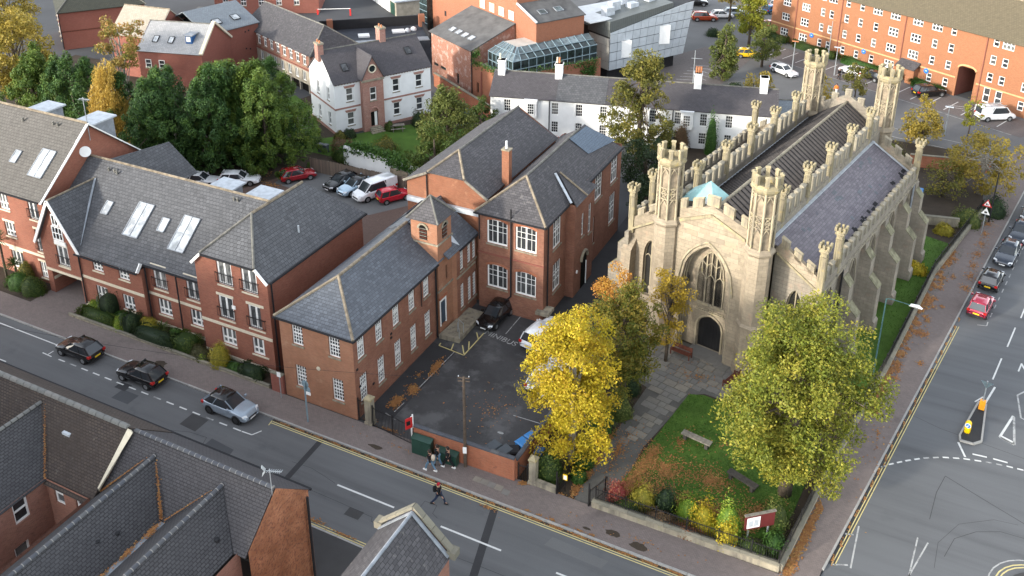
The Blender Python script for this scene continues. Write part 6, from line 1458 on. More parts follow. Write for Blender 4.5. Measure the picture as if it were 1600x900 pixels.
# tall block and roof behind the conservatory
tall = MB(); tx0, tx1, ty = -12.5, 16.45, 7.3
tall.poly([(tx0, ty, 0), (tx1, ty, 0), (tx1, ty, 10.95), (tx1 - 4.7, ty, 12.6), (tx1 - 4.72, ty, 18), (tx0, ty, 18)])
facade(tall, (tx1, ty), (tx1, ty + 8.3), 0, 10.95); tall.poly([(tx1 - 4.72, ty + .01, 12.6), (tx1 - 4.72, ty + 9, 12.6), (tx1 - 4.72, ty + 9, 18), (tx1 - 4.72, ty + .01, 18)]); facade(tall, (tx0, ty + 10), (tx0, ty), 0, 18)
tall.build('main_wall', 'brick_arts', art)
m = MB(); m.slab([(tx1 + .15, ty - .1, 10.95), (tx1 + .15, ty + 8.5, 10.95), (tx1 - 4.75, ty + 8.5, 12.6), (tx1 - 4.75, ty - .1, 12.6)], .15); m.build('upper_roof', 'felt', art); m = MB(); m.bar((tx1 + .1, ty, 11.05), (tx1 - 4.75, ty, 12.7), .25, .15); m.build('coping', 'white', art)
for y in (2.4, 5.2): rooflight(art, (tx1 - 2.0, ty + y, 11.72), (0, 1, 0), (-1, 0, .34), 1.2, 1.0, frame='lead', glass='glass_green')
for i in range(4): window(art, (tx0, ty - .2), (tx1, ty - .2), 15.25 + i * 2.55, 10.0, 1.35, 1.3, nl=2, cols=1, rows=1, fw=.12, mat='cream', sill=None, gl='glass_roof')
m = MB(); m.box(-8.6, ty - .05, 6.2, -8.1, ty + .05, 7.0); m.build('wall_vent', 'black_matt', art)
gt = MB(); gt.box(tx0 - 2.6, ty - 1, 0, tx0 - .1, ty + 5, 16); g = gt.build('stair_glazing', 'glass_dark', art); m = MB()
for z in range(1, 16): m.box(tx0 - 2.65, ty - 1.06, z, tx0 - .1, ty - 1.0, z + .08)
m.build('glazing_bar', 'lamp_grey', g)
# conservatory: each pane of glass separate
gx0, gx1, gy0 = L + 1.4, LT - 1.7, 1.85; GE = 16.2
con = MB()
con.slab([(L + 2.2, 3.9, 8.2), (gx1 - 2.0, 3.9, 8.2), (gx1 - 2.0, ty, 8.2), (L + 2.2, ty, 8.2)], .2); con.build('conservatory_roof', 'felt_pale', art)
fr = MB()
def pane(q, nm='pane', mt='glass_green'): g = MB(); g.poly(q); g.build(nm, mt, art)
n1 = 6; n2 = 11
for i in range(n1):
 a, b = gx0 + (gx1 - gx0) * i / n1, gx0 + (gx1 - gx0) * (i + 1) / n1; a2, b2 = L + 2.2 + (gx1 - 2.0 - L - 2.2) * i / n1, L + 2.2 + (gx1 - 2.0 - L - 2.2) * (i + 1) / n1
 for k in range(2):
  f0, f1 = k / 2, (k + 1) / 2
  lerp = lambda s, t, f: s + (t - s) * f
  pane([(lerp(a, a2, f0), lerp(gy0, 3.9, f0), lerp(7, 8.2, f0)), (lerp(b, b2, f0), lerp(gy0, 3.9, f0), lerp(7, 8.2, f0)), (lerp(b, b2, f1), lerp(gy0, 3.9, f1), lerp(7, 8.2, f1)), (lerp(a, a2, f1), lerp(gy0, 3.9, f1), lerp(7, 8.2, f1))])
 fr.bar((a, gy0, 7.02), (a2, 3.9, 8.24), .08, .1); pane([(a, gy0 + .02, 4.75), (b, gy0 + .02, 4.75), (b, gy0 + .02, 7), (a, gy0 + .02, 7)], mt='glass_dark'); fr.bar((a, gy0, 4.75), (a, gy0, 7), .08, .1)
for i in range(n2):
 a, b = gy0 + (GE - gy0) * i / n2, gy0 + (GE - gy0) * (i + 1) / n2; a2, b2 = max(a, 3.9), max(b, 3.9)
 for k in range(2):
  f0, f1 = k / 2, (k + 1) / 2
  pane([(lerp(gx1, gx1 - 2.0, f0), lerp(a, a2, f0), lerp(7, 8.2, f0)), (lerp(gx1, gx1 - 2.0, f0), lerp(b, b2, f0), lerp(7, 8.2, f0)), (lerp(gx1, gx1 - 2.0, f1), lerp(b, b2, f1), lerp(7, 8.2, f1)), (lerp(gx1, gx1 - 2.0, f1), lerp(a, a2, f1), lerp(7, 8.2, f1))], mt='glass_green' if i < 2 or k else 'glass_dark')
 fr.bar((gx1, a, 7.02), (gx1 - 2.0, a2, 8.24), .08, .1); pane([(gx1 - .02, a, 4.75), (gx1 - .02, b, 4.75), (gx1 - .02, b, 7), (gx1 - .02, a, 7)], mt='glass_dark'); fr.bar((gx1, a, 4.75), (gx1, a, 7), .08, .1)
for z in (4.85, 5.8, 7.0): fr.bar((gx0, gy0 - .03, z), (gx1, gy0 - .03, z), .1, .09); fr.bar((gx1 + .03, gy0, z), (gx1 + .03, GE, z), .1, .09)
fr.bar((gx0, 2.9, 7.63), (gx1 - .8, 2.9, 7.63), .08, .08); fr.bar((gx1 - .8, 2.9, 7.63), (gx1 - .8, GE, 7.63), .08, .08); fr.build('conservatory_frame', 'lamp_grey', art)
# --- silver clad gallery
sil, L = building('silver_gallery', 'angular silver panel clad building with a raking top edge and overhanging end', 'gallery', (-44.1, 121.6), (-36.8, 134.6))
m = MB(); TOP = lambda x: 7.7 + 2.6 * max(0, x) / 16.5
m.mesh([(0, .05, 2), (L, .05, 2), (16.5, .05, TOP(16.5)), (0, .05, 7.7), (0, 9, 2), (L, 9, 2), (16.5, 9, TOP(16.5)), (0, 9, 7.7)], [(0, 1, 2, 3), (1, 5, 6, 2), (5, 4, 7, 6), (4, 0, 3, 7), (3, 2, 6, 7), (0, 4, 5, 1)]); m.build('frame', 'trim', sil)
cols = 11; rows = 6
for i in range(cols):
 for j in range(rows):
  def X(i_, z): f = (z - 2) / 8.0; return (L + (16.5 - L) * min(1, max(0, f))) * i_ / cols
  q = []
  for (ii, jj) in ((i, j), (i + 1, j), (i + 1, j + 1), (i, j + 1)):
   z0_ = 2 + jj * 1.36; xx = X(ii, z0_); z0_ = min(z0_, TOP(xx)); q.append((xx, z0_))
  if q[2][1] - q[1][1] < .05 and q[3][1] - q[0][1] < .05: continue
  cx_ = sum(a for a, _ in q) / 4; cz_ = sum(b for _, b in q) / 4
  q = [(cx_ + (a - cx_) * .955, cz_ + (b - cz_) * .93) for a, b in q]
  p = MB(); p.mesh([(a, -.04, b) for a, b in q] + [(a, .04, b) for a, b in q], [(0, 1, 2, 3), (7, 6, 5, 4), (0, 4, 5, 1), (1, 5, 6, 2), (2, 6, 7, 3), (3, 7, 4, 0)]); p.build('cladding_panel', 'clad_silver', sil)
for x, z, w, h in ((2.2, 3.6, 1.4, 2.6), (9.6, 4.4, 1.6, 2.9)): m = MB(); m.mesh([(x, -.1, z), (x + w, -.1, z), (x + w, -.1, z + h), (x, -.1, z + h), (x, .0, z), (x + w, -.7, z), (x + w, -.7, z + h), (x, .0, z + h)], [(4, 5, 6, 7), (5, 1, 2, 6), (7, 6, 2, 3), (0, 1, 5, 4)]); m.build('hooded_window', 'white', sil)
for j in range(4):
 for i in range(3):
  p = MB(); p.box(-.05, .1 + i * 1.55, 2.05 + j * 1.2, .03, 1.6 + i * 1.55, 3.2 + j * 1.2); p.build('cladding_panel', 'felt_pale_r', sil)
m = MB(); m.mesh([(-.1, 0, 7.1), (-.1, 5, 7.1), (-.1, 5, 9.4), (-.1, 0, 9.4), (12.5, .3, 9.7), (12.5, 5, 9.7), (12.5, .3, 10.4), (12.5, 5, 10.4), (0, .2, 7.75)], [(1, 0, 3, 2), (0, 4, 6, 3), (3, 6, 7, 2), (1, 2, 7, 5)]); m.build('plant_screen', 'clad_grey', sil)
m = MB(); m.box(-3, 1, 9.35, 13, 9, 9.5); m.build('roof', 'felt_white', sil)
for x, y, z in ((1, 2.2, 1.2), (3.2, 3.5, 1.5), (6, 2.6, 1.1), (7.5, 5, 2.4), (10, 3, 1.4)):
 m = MB(); m.box(x, y, 9.5, x + 1.6, y + 1.2, 9.5 + z); m.build('roof_plant', 'lead_pale', sil)
m = MB(); m.box(.3, .8, 0, L - 1.2, 8.5, 2); m.build('base', 'black_matt', sil)
# --- white cottages
cot, L = building('cottage_terrace', 'terrace of low white rendered cottages with slate roof, sash windows and tall white chimneys', 'cottages', (-51.1, 97.6), (-20.9, 105.5))
m = MB(); LL = L + 4
ws = [(2.2 + i * 3.05, 3.0, .85, 1.6) for i in range(10)] + [(2.2 + i * 3.05, .6, .85, 1.5) for i in range(10)]
ws = [w for w in ws if abs(w[0] - 17.45) > .1 or w[1] > 9]
wall_windows(cot, m, (0, 0), (LL, 0), 0, 5.2, ws, cols=3, rows=4, rail=.5, fw=.05, bw=.028, gl='glass', sill=None); facade(m, (LL, 0), (LL, 6.4), 0, 5.2, apex=(3.2, 7.4)); facade(m, (LL, 6.4), (0, 6.4), 0, 5.2); facade(m, (0, 6.4), (0, 0), 0, 5.2, apex=(3.2, 7.4)); m.build('wall', 'render_white', cot)
hip_roof(cot, 0, 0, LL, 6.4, 5.2, 7.35, 'x', 0, 0, 'slate_villa', 'ridge_grey', .3)
k = 2.15 / 3.2
m = MB(); m.slab([(8.4, -.3, 5.2 - .3 * k + .03), (14.6, -.3, 5.2 - .3 * k + .03), (14.6, 3.1, 7.3 + .02), (8.4, 3.1, 7.3 + .02)], .02); m.build('relaid_slates', 'slate_apart', cot)
for x, pots in ((.9, 1), (8.3, 2), (25.6, 3), (33.5, 0)):
 m = MB(); m.box(x - .45, 2.5, 6.6, x + .45, 3.5, 8.9); c = m.build('chimney', 'render_white', cot); m = MB(); m.box(x - .52, 2.45, 8.7, x + .52, 3.55, 8.9); m.build('chimney_cap', 'render_white', c)
 for i in range(pots): m = MB(); m.lathe(x - .25 + i * .28, 3.0, [(.13, 8.9), (.11, 9.6), (.14, 9.65)], 8); m.build('chimney_pot', 'terracotta' if x > 20 or i else 'cream', c)
for x in (5.3, 19.3, 24.6):
 m = MB(); m.box(x - .75, -.5, 2.6, x + .75, 0, 4.95); b = m.build('oriel', 'render_white', cot); m = MB(); m.box(x - .85, -.6, 4.8, x + .85, 0, 5.0); m.build('oriel_cap', 'render_white', b); window(cot, (x - .75, -.68), (x + .75, -.68), .75, 3.0, .9, 1.5, cols=3, rows=4, fw=.08, sill=None)
for x in (7.6, 22.9): pipe(cot, [(x, -.08, 5.0), (x, -.08, .1)], .06)
m = MB(); m.tube([(25.0, 3.2, 7.2), (25.0, 3.2, 11.6)], .05, 6); m.bar((24.6, 3.2, 10.6), (25.9, 3.2, 10.6), .04, .04); m.build('aerial', 'steel', cot)
# --- orange brick flats
fl, L = building('orange_flats', 'four storey orange brick flats with brown roof, white windows and an arched passage', 'apartments', (-28, 157), (16, 130.37))
m = MB()
rows = (.85, 3.45, 5.95, 8.5)
sc_ = [3.0, 7.0, 10.4, 12.1, 15.0, 17.6, 20.4, 23.5, 27.3, 30.4, 33.0, 39.3, 41.0, 44.2, 47.5, 50.2]
ws = []
for i, s in enumerate(sc_):
 tri = i in (0, 1, 7, 8)
 for r, z in enumerate(rows):
  if r == 0 and i in (7, 8, 11, 12): continue
  w = 1.7 if tri or (r == 3 and i % 3 == 0) else .85
  ws.append((s, z, w, 1.3, dict(nl=3 if w > 1 else 1)))
for s in (28.0, 39.3, 41.0): ws.append((s, .5, .95 if s > 30 else .9, 2.1, dict(nl=1)))
ws.append((23.6, .95, 1.7, 1.25, dict(nl=3))); ws.append((33.0, .75, 1.6, 1.35, dict(nl=2))) if False else None
holes_ = [hole(*w[:4]) for w in ws] + [(34.7, 37.3, 0, 4.6)]
facade(m, (0, 0), (L, 0), 0, 10.0, holes_, depth=.16)
for w in ws: window(fl, (0, 0), (L, 0), *w[:4], cols=1, rows=1, rail=.5, fw=.1, bw=.06, sill=None, gl='glass', **w[4])
facade(m, (L, 0), (L, 11), 0, 10.0); facade(m, (L, 11), (0, 11), 0, 10.0); facade(m, (0, 11), (0, 0), 0, 10.0); m.build('wall', 'brick_orange', fl)
m = MB(); m.box(0, -.04, 2.62, 34.4, .05, 2.82); m.build('string_course', 'cream_brick', fl); m = MB(); m.box(37.6, -.04, 2.62, L, .05, 2.82); m.build('string_course', 'cream_brick', fl)
m = MB(); m.tube([(36 + 1.35 * math.cos(t), -.03, 4.3 + .55 * math.sin(t)) for t in [PI * i / 10 for i in range(11)]], .14, 6); m.build('passage_arch', 'cream_brick', fl)
m = MB(); facade(m, (34.7, 0), (34.7, 9), 0, 4.6); facade(m, (37.3, 9), (37.3, 0), 0, 4.6); m.poly([(34.7, 0, 4.6), (37.3, 0, 4.6), (37.3, 9, 4.6), (34.7, 9, 4.6)]); m.poly([(34.7, 9, 0), (37.3, 9, 0), (37.3, 9, 4.6), (34.7, 9, 4.6)]); m.build('passage', 'brick_dark', fl)
for x in (5.2, 14.0, 25.4, 38.1): pipe(fl, [(x, -.09, 9.8), (x, -.09, .1)], .075, 'brick_dark')
hip_roof(fl, 0, 0, L, 11, 10.0, 14.0, 'x', mat='slate_tan', rmat='ridge_buff', over=.45)
m = MB(); m.slab([(29.1, -1.6, 2.5), (32.2, -1.6, 2.5), (32.2, 0, 3.3), (29.1, 0, 3.3)], .12) if False else m.slab([(25.6, -1.5, 2.3), (28.9, -1.5, 2.3), (28.9, .0, 3.2), (25.6, .0, 3.2)], .12); pr = m.build('porch_roof', 'slate_old', fl); m = MB(); facade(m, (27.4, -1.1), (28.7, -1.1), 0, 2.4); facade(m, (28.7, -1.1), (28.7, 0), 0, 2.4); facade(m, (27.4, 0), (27.4, -1.1), 0, 2.4); m.build('porch_wall', 'brick_orange', fl)
for x in (8.8, 19.0, 29.9):
 m = MB(); m.tube([(x, -.03, 2.35), (x, -.09, 2.35)], .38, 14); pq = m.build('wall_plaque', 'sign_blue', fl); m = MB(); m.box(x - .15, -.12, 2.3, x + .15, -.09, 2.45); m.build('plaque_panel', 'lead_pale', pq)
c9, L = building('rear_flats', 'part of a further red brick block with white windows seen above the flats roof', 'apartments', (0, 178), (30, 168))
m = MB(); ws = [(3 + i * 4, z, 1.2, 1.4) for i in range(7) for z in (9.0, 12)]; wall_windows(c9, m, (0, 0), (L, 0), 0, 15, ws, nl=2, cols=1, rows=1, fw=.12, sill=None); facade(m, (L, 0), (L, 10), 0, 15); facade(m, (0, 10), (0, 0), 0, 15); m.build('wall', 'brick_orange', c9); hip_roof(c9, 0, 0, L, 10, 15, 18, 'x', mat='slate_tan')
c10, L = building('bay_shelter', 'small slate roofed shed behind the church at the edge of the car park', 'shed', (-22, 112), (-15.5, 114.5))
m = MB(); facade(m, (0, 0), (L, 0), 0, 2.6); facade(m, (L, 0), (L, 4), 0, 2.6); facade(m, (L, 4), (0, 4), 0, 2.6); facade(m, (0, 4), (0, 0), 0, 2.6); m.build('wall', 'brick_wall', c10); hip_roof(c10, 0, 0, L, 4, 2.6, 3.9, 'x', 0, 0, 'slate_blue', 'ridge_grey')
# ================================================================== trees, shrubs, hedges, fallen leaves
def leaf_mesh(name, P, C, size, asp, mat, rnd, outw=.6, droop=0.0, seed=0):
 """one rhombus per leaf at P (N,3); C = centre the leaves face away from"""
 rg = np.random.default_rng(seed); n = len(P)
 r = rg.normal(size=(n, 3)); r /= np.linalg.norm(r, axis=1)[:, None]
 o = P - C; o /= np.maximum(np.linalg.norm(o, axis=1)[:, None], 1e-6)
 N = o * outw + r; N[:, 2] += .25; N /= np.linalg.norm(N, axis=1)[:, None]
 t = rg.normal(size=(n, 3)); t[:, 2] -= droop * 3
 A = t - N * (t * N).sum(1)[:, None]; A /= np.linalg.norm(A, axis=1)[:, None]
 B = np.cross(N, A)
 L = size * rg.uniform(.65, 1.3, n)[:, None]; W = L * asp
 V = np.stack([P - A * L / 2, P + B * W / 2, P + A * L / 2, P - B * W / 2], 1).reshape(-1, 3)
 me = bpy.data.meshes.new(name); me.vertices.add(n * 4); me.vertices.foreach_set('co', V.ravel())
 me.loops.add(n * 4); me.loops.foreach_set('vertex_index', np.arange(n * 4, dtype=np.int32))
 me.polygons.add(n); me.polygons.foreach_set('loop_start', np.arange(0, n * 4, 4, dtype=np.int32))
 a = me.attributes.new('rnd', 'FLOAT', 'FACE'); a.data.foreach_set('value', np.clip(rnd, 0, 1).astype(np.float32))
 me.materials.append(M[mat]); me.update(calc_edges=True)
 return me
def clump_cloud(cl, per, seed, flat=.8):
 rg = np.random.default_rng(seed); P = []; K = []
 for (c, r) in cl:
  n = int(per); d = rg.normal(size=(n, 3)); d /= np.linalg.norm(d, axis=1)[:, None]
  q = d * (r * rg.uniform(.25, 1.0, n) ** .6)[:, None]; q[:, 2] *= flat
  P.append(np.array(c) + q); K.append(np.full(n, rg.uniform(0, 1)))
 P = np.concatenate(P); K = np.concatenate(K)
 return P, np.clip(.45 * K + .55 * rg.uniform(0, 1, len(P)), 0, 1)
def crown_clumps(cz, rx, ry, rz, k, cr, seed, inner=.35, top=None, lob=.18, taper=0.0):
 rg = np.random.default_rng(seed); out = []
 ph = rg.uniform(0, 6.28, 4)
 for i in range(k):
  u_ = rg.uniform(-1, 1); t = rg.uniform(0, 6.283); s_ = math.sqrt(1 - u_ * u_)
  f = rg.uniform(inner, 1) ** .5
  f *= 1 + lob * (math.sin(3 * t + ph[0]) * s_ + math.sin(4 * u_ + ph[1]) + .6 * math.sin(5 * t + 3 * u_ + ph[2])) * .6
  tp = 1 - taper * (u_ + 1) / 2
  out.append(((rx * s_ * math.cos(t) * f * tp, ry * s_ * math.sin(t) * f * tp, cz + rz * u_ * f), cr * rg.uniform(.65, 1.25)))
 return out
def trunk_mesh(h, r, cl, nl, seed, lean=(0, 0), mat='bark', fork=.55):
 rnd = random.Random(seed); m = MB()
 tp = (lean[0], lean[1], h)
 m.tube([(0, 0, -.1), (lean[0] * .3 + .05, lean[1] * .3, h * .35), (lean[0] * .6, lean[1] * .6 + .06, h * .7), tp], [r * 1.25, r, r * .75, r * .3], 7)
 for c, _ in rnd.sample(cl, min(nl, len(cl))):
  z0 = h * rnd.uniform(.35, .9); b = (lean[0] * z0 / h, lean[1] * z0 / h, z0); mid = ((b[0] + c[0]) / 2 + rnd.uniform(-.3, .3), (b[1] + c[1]) / 2 + rnd.uniform(-.3, .3), (b[2] + c[2]) / 2 + .1 * h * fork * rnd.uniform(0, .6))
  m.tube([b, mid, c], [r * .42, r * .25, r * .08], 5, False)
 return m.data('trunk', mat, True)
def tree(name, label, loc, cl, per, size, mat, h, r, asp=.6, nl=12, seed=0, cat='tree', group=None, outw=.6, droop=0.0, flat=.8, lean=(0, 0), bark='bark', cz=None):
 t = thing(name, label, cat, loc, 0, group)
 link('trunk', trunk_mesh(h, r, cl, nl, seed, lean, bark), t)
 P, k = clump_cloud(cl, per, seed, flat)
 P = P[P[:, 2] > .12]; k = k[:len(P)]
 C = np.array([0, 0, cz if cz is not None else float(np.mean(P[:, 2]))])
 link('crown', leaf_mesh('crown', P, C, size, asp, mat, k, outw, droop, seed), t)
 return t
M['lf_lime'] = leaf_mat('leaf_lime', [(.07, .095, .01), (.14, .16, .018), (.25, .235, .03), (.38, .31, .045)], .2, nscale=.45)
M['lf_yellow'] = leaf_mat('leaf_yellow', [(.26, .23, .016), (.48, .37, .02), (.6, .47, .04), (.5, .3, .025), (.2, .2, .018)], .35)
M['lf_mix'] = leaf_mat('leaf_mixed', [(.06, .08, .012), (.1, .115, .018), (.16, .15, .022), (.28, .19, .03), (.14, .14, .02)], .25)
M['lf_orange'] = leaf_mat('leaf_orange', [(.42, .28, .03), (.5, .24, .05), (.4, .15, .05), (.46, .33, .04)], .35)
M['lf_conifer'] = leaf_mat('leaf_conifer', [(.022, .055, .018), (.04, .09, .024), (.07, .14, .026), (.12, .19, .03)], .15, nscale=.35)
M['lf_conifer2'] = leaf_mat('leaf_conifer2', [(.035, .075, .015), (.075, .13, .02), (.12, .175, .025), (.17, .21, .035)], .15, nscale=.35)
M['lf_weep'] = leaf_mat('leaf_weeping', [(.42, .28, .05), (.52, .36, .075), (.6, .44, .12), (.36, .25, .04)], .4)
M['lf_olive'] = leaf_mat('leaf_olive', [(.07, .08, .018), (.12, .12, .025), (.2, .175, .035), (.3, .23, .05)], .25)
M['lf_gold'] = leaf_mat('leaf_gold', [(.16, .14, .025), (.28, .215, .035), (.38, .27, .05), (.2, .18, .04)], .3)
M['lf_green'] = leaf_mat('leaf_green', [(.03, .055, .012), (.05, .085, .016), (.085, .12, .022), (.12, .15, .03)], .25)
M['lf_midgreen'] = leaf_mat('leaf_midgreen', [(.06, .085, .02), (.1, .125, .028), (.15, .165, .04), (.2, .2, .05)], .25)
M['lf_dark'] = leaf_mat('leaf_dark', [(.014, .028, .012), (.022, .042, .014), (.035, .06, .018), (.05, .075, .02)], .12)
M['lf_bright'] = leaf_mat('leaf_bright', [(.09, .16, .014), (.15, .23, .02), (.24, .3, .03), (.3, .33, .05)], .25)
M['lf_goldbush'] = leaf_mat('leaf_goldbush', [(.22, .2, .025), (.34, .28, .03), (.4, .33, .04), (.3, .22, .04)], .25)
M['lf_red'] = leaf_mat('leaf_red', [(.28, .05, .045), (.38, .09, .06), (.3, .14, .1), (.4, .16, .07)], .3)
M['lf_brown'] = leaf_mat('leaf_brown', [(.12, .075, .04), (.17, .1, .05), (.1, .085, .04)], .2)
M['lf_gold2'] = leaf_mat('leaf_gold2', [(.3, .22, .03), (.42, .3, .035), (.5, .34, .04), (.26, .2, .03)], .35)
M['lf_mix2'] = leaf_mat('leaf_mix2', [(.12, .13, .025), (.2, .18, .035), (.4, .2, .08), (.3, .24, .05)], .3)
M['lf_bright2'] = leaf_mat('leaf_bright2', [(.12, .15, .016), (.2, .22, .022), (.3, .28, .03), (.36, .3, .04)], .3)
M['lf_brown2'] = leaf_mat('leaf_brown2', [(.05, .055, .02), (.08, .075, .03), (.11, .085, .04)], .2)
M['lf_red2'] = leaf_mat('leaf_rust', [(.15, .06, .03), (.22, .09, .045), (.12, .08, .03)], .2)
M['lf_grass'] = leaf_mat('leaf_grass', [(.035, .085, .012), (.05, .12, .014), (.08, .14, .02)], .25)
M['lf_ivy'] = leaf_mat('leaf_ivy', [(.03, .075, .014), (.05, .11, .02), (.08, .15, .025)], .2)
# --- the two big street trees and their neighbours
cl = crown_clumps(8.2, 4.35, 4.35, 7.9, 215, 1.08, 2, .2, lob=.26, taper=.12)
tree('lime_tree', 'largest tree, broad green and yellow crown covering the corner of the church lawn', (-4.9, 51.0, 0), cl, 330, .185, 'lf_lime', 12.5, .38, nl=18, seed=2)
cl = crown_clumps(7.0, 4.2, 3.7, 5.2, 175, .78, 7, .2, lob=.3, taper=.5)
tree('yellow_maple', 'bright yellow autumn tree at the right edge of the school yard', (-18.7, 47.4, 0), cl, 190, .18, 'lf_yellow', 10, .26, nl=16, seed=7, bark='bark_pale')
cl = crown_clumps(6.2, 2.9, 2.7, 5.0, 120, .7, 9, .15, lob=.2, taper=.25)
tree('autumn_cherry', 'green tree turning orange at the top, between the yellow tree and the church', (-17.6, 54.6, 0), cl, 160, .18, 'lf_mix', 9, .2, nl=12, seed=9)
cl = crown_clumps(10.3, 1.6, 1.6, 1.2, 16, .6, 10); tip = clump_cloud(cl, 70, 10)
cl2 = crown_clumps(5.6, 1.7, 1.6, 3.5, 46, .55, 12, .2, lob=.3, taper=.2)
tree('thin_birch', 'thin half bare tree with sparse yellow leaves against the church wall', (-16.3, 61.3, 0), cl2, 95, .17, 'lf_gold2', 8.6, .12, nl=30, seed=12, bark='bark')
tr_ = thing('orange_sapling', 'orange pink leaved young tree left of the thin yellow one', 'tree', (-19.6, 57.4, 0)); cl3 = crown_clumps(7.3, 1.7, 1.6, 2.6, 34, .6, 15, .3)
link('trunk', trunk_mesh(8, .12, cl3, 12, 15), tr_); P, k = clump_cloud(cl3, 130, 15); link('crown', leaf_mesh('crown', P, np.array([0, 0, 7.3]), .17, .6, 'lf_orange', k, .6, 0, 15), tr_)
# --- conifers beside the car park
def conifer(label, loc, h, r, mat, seed, name='conifer', grp='tall conifers behind the apartments', k=300, per=120):
 rg = np.random.default_rng(seed); cl = []
 ld = [(rg.normal(0, r * .3), rg.normal(0, r * .3), h * rg.uniform(.86, 1)) for _ in range(4)]
 for i in range(k):
  lx, ly, lh = ld[i % 4]; z = lh * (1 - rg.uniform(0, 1) ** 1.1 * .97); f = 1 - z / lh
  rr = r * .8 * min(1, (f * 1.8 + .05)) * rg.uniform(.45, 1.12); t = rg.uniform(0, 6.283)
  cl.append(((lx + rr * math.cos(t), ly + rr * math.sin(t), z), .55 * rg.uniform(.6, 1.3)))
 return tree(name, label, loc, cl, int(per * .75), .36, mat, h * .9, .3, asp=.3, nl=8, seed=seed, group=grp, outw=.9, droop=-.25, flat=1.25)
conifer('dark green conifer at the far left beside the golden tree', (-101.0, 70.5, 0), 11.2, 4.6, 'lf_conifer2', 31)
conifer('dark green conifer left of the yellow weeping birch', (-95.2, 71.6, 0), 11.0, 4.6, 'lf_conifer', 32)
conifer('conifer just right of the yellow weeping birch', (-79.4, 71.0, 0), 12.6, 5.0, 'lf_conifer', 33, k=420)
conifer('middle conifer of the dense group behind the car park', (-74.0, 73.2, 0), 12.8, 4.8, 'lf_conifer', 34, k=420)
conifer('rightmost conifer overhanging the red car in the car park', (-69.2, 76.2, 0), 12.6, 5.2, 'lf_conifer2', 35, k=440)
conifer('dark conifer filling the gap right of the weeping birch', (-83.0, 73.6, 0), 11.6, 4.4, 'lf_conifer', 37, k=360)
conifer('second conifer row tree behind the middle of the dense group', (-76.6, 75.6, 0), 12.4, 4.4, 'lf_conifer2', 38, k=330)
conifer('conifer behind the right end of the dense group', (-71.6, 77.6, 0), 12.0, 4.2, 'lf_conifer', 39, k=330)
conifer('bright topped conifer between the two left ones', (-98.2, 72.6, 0), 10.6, 4.2, 'lf_conifer2', 40, k=190)
# weeping birch: hanging strands
wt = thing('weeping_birch', 'yellow weeping birch with hanging strands between two dark conifers', 'tree', (-87.4, 70.6, 0))
rg = np.random.default_rng(41); P = []; K = []; m = MB(); m.tube([(0, 0, 0), (.2, 0, 5), (.1, .1, 9), (.3, 0, 12.4)], [.24, .18, .1, .03], 7)
for i in range(190):
 z0 = rg.uniform(4.5, 12.4); a = rg.uniform(0, 6.28); rr = (1 - z0 / 15.5) * 4.6 * rg.uniform(.3, 1); top = np.array([rr * math.cos(a), rr * math.sin(a), z0]); ln = rg.uniform(2.0, 4.6)
 if i % 4 == 0: m.tube([(.15, 0, z0 - .6), tuple(top * np.array([.6, .6, 1]) + np.array([0, 0, .4])), tuple(top)], [.05, .03, .015], 4, False)
 n = int(ln * 34); t = rg.uniform(0, 1, n); q = top + np.stack([rg.normal(0, .14, n) + .25 * np.cos(a) * t, rg.normal(0, .14, n) + .25 * np.sin(a) * t, -t * ln], 1); P.append(q); K.append(np.clip(rg.uniform(0, .5) + rg.uniform(0, .6, n), 0, 1))
m.build('trunk', 'bark_pale', wt, smooth=True); P = np.concatenate(P); K = np.concatenate(K); s_ = P[:, 2] > .3; link('crown', leaf_mesh('crown', P[s_], np.array([0, 0, 6.]), .3, .32, 'lf_weep', K[s_], .4, 1.0, 41), wt)
cl = crown_clumps(12.0, 2.6, 2.4, 3.8, 60, .7, 43, .3, lob=.3)
tree('tall_sparse_tree', 'loose green and orange topped tree rising behind the weeping birch', (-91.0, 76.2, 0), cl, 70, .3, 'lf_mix2', 14, .2, nl=16, seed=43, bark='bark_pale')
cl = crown_clumps(8.6, 5.6, 5.0, 6.4, 150, 1.15, 44, .3)
tree('golden_beech', 'large golden brown tree at the left edge of the photo', (-109.0, 74.5, 0), cl, 105, .36, 'lf_gold', 11, .35, nl=14, seed=44)
cl = crown_clumps(9, 4.5, 4.5, 4.6, 80, 1.1, 45, .3)
tree('golden_tree', 'yellow green tree in the top left corner behind the golden brown one', (-126.5, 86.5, 0), cl, 90, .36, 'lf_gold', 10, .3, nl=12, seed=45)
# --- gardens of villa and cottages
cl = crown_clumps(5.2, 3.9, 3.6, 4.8, 120, .9, 51, .3, lob=.22, taper=.45)
tree('garden_tree', 'bushy mid green tree between the white villa and the school hall', (-50.9, 86.3, 0), cl, 105, .28, 'lf_midgreen', 8.5, .22, nl=12, seed=51)
cl = crown_clumps(3.4, 3.0, 2.6, 3.2, 60, .8, 52, .3)
tree('garden_tree', 'darker lower tree in front of the villa tree beside the white garden wall', (-49.6, 81.2, 0), cl, 105, .26, 'lf_green', 5.5, .18, nl=8, seed=52)
cl = crown_clumps(2.7, 1.9, 1.9, 2.3, 40, .6, 53)
tree('garden_tree', 'small dark tree at the left end of the white cottages beside the blue shed', (-51.2, 95.6, 0), cl, 90, .26, 'lf_green', 4, .12, nl=8, seed=53)
cl = crown_clumps(10.4, 3.2, 3.0, 3.6, 90, .85, 54, .3, lob=.25, taper=.2) + crown_clumps(4.8, 4.6, 3.4, 2.6, 70, .8, 55, .3)
tree('tall_larch', 'tall olive tree rising in front of the white cottages', (-30.9, 96.4, 0), cl, 85, .3, 'lf_olive', 12.5, .26, nl=26, seed=54)
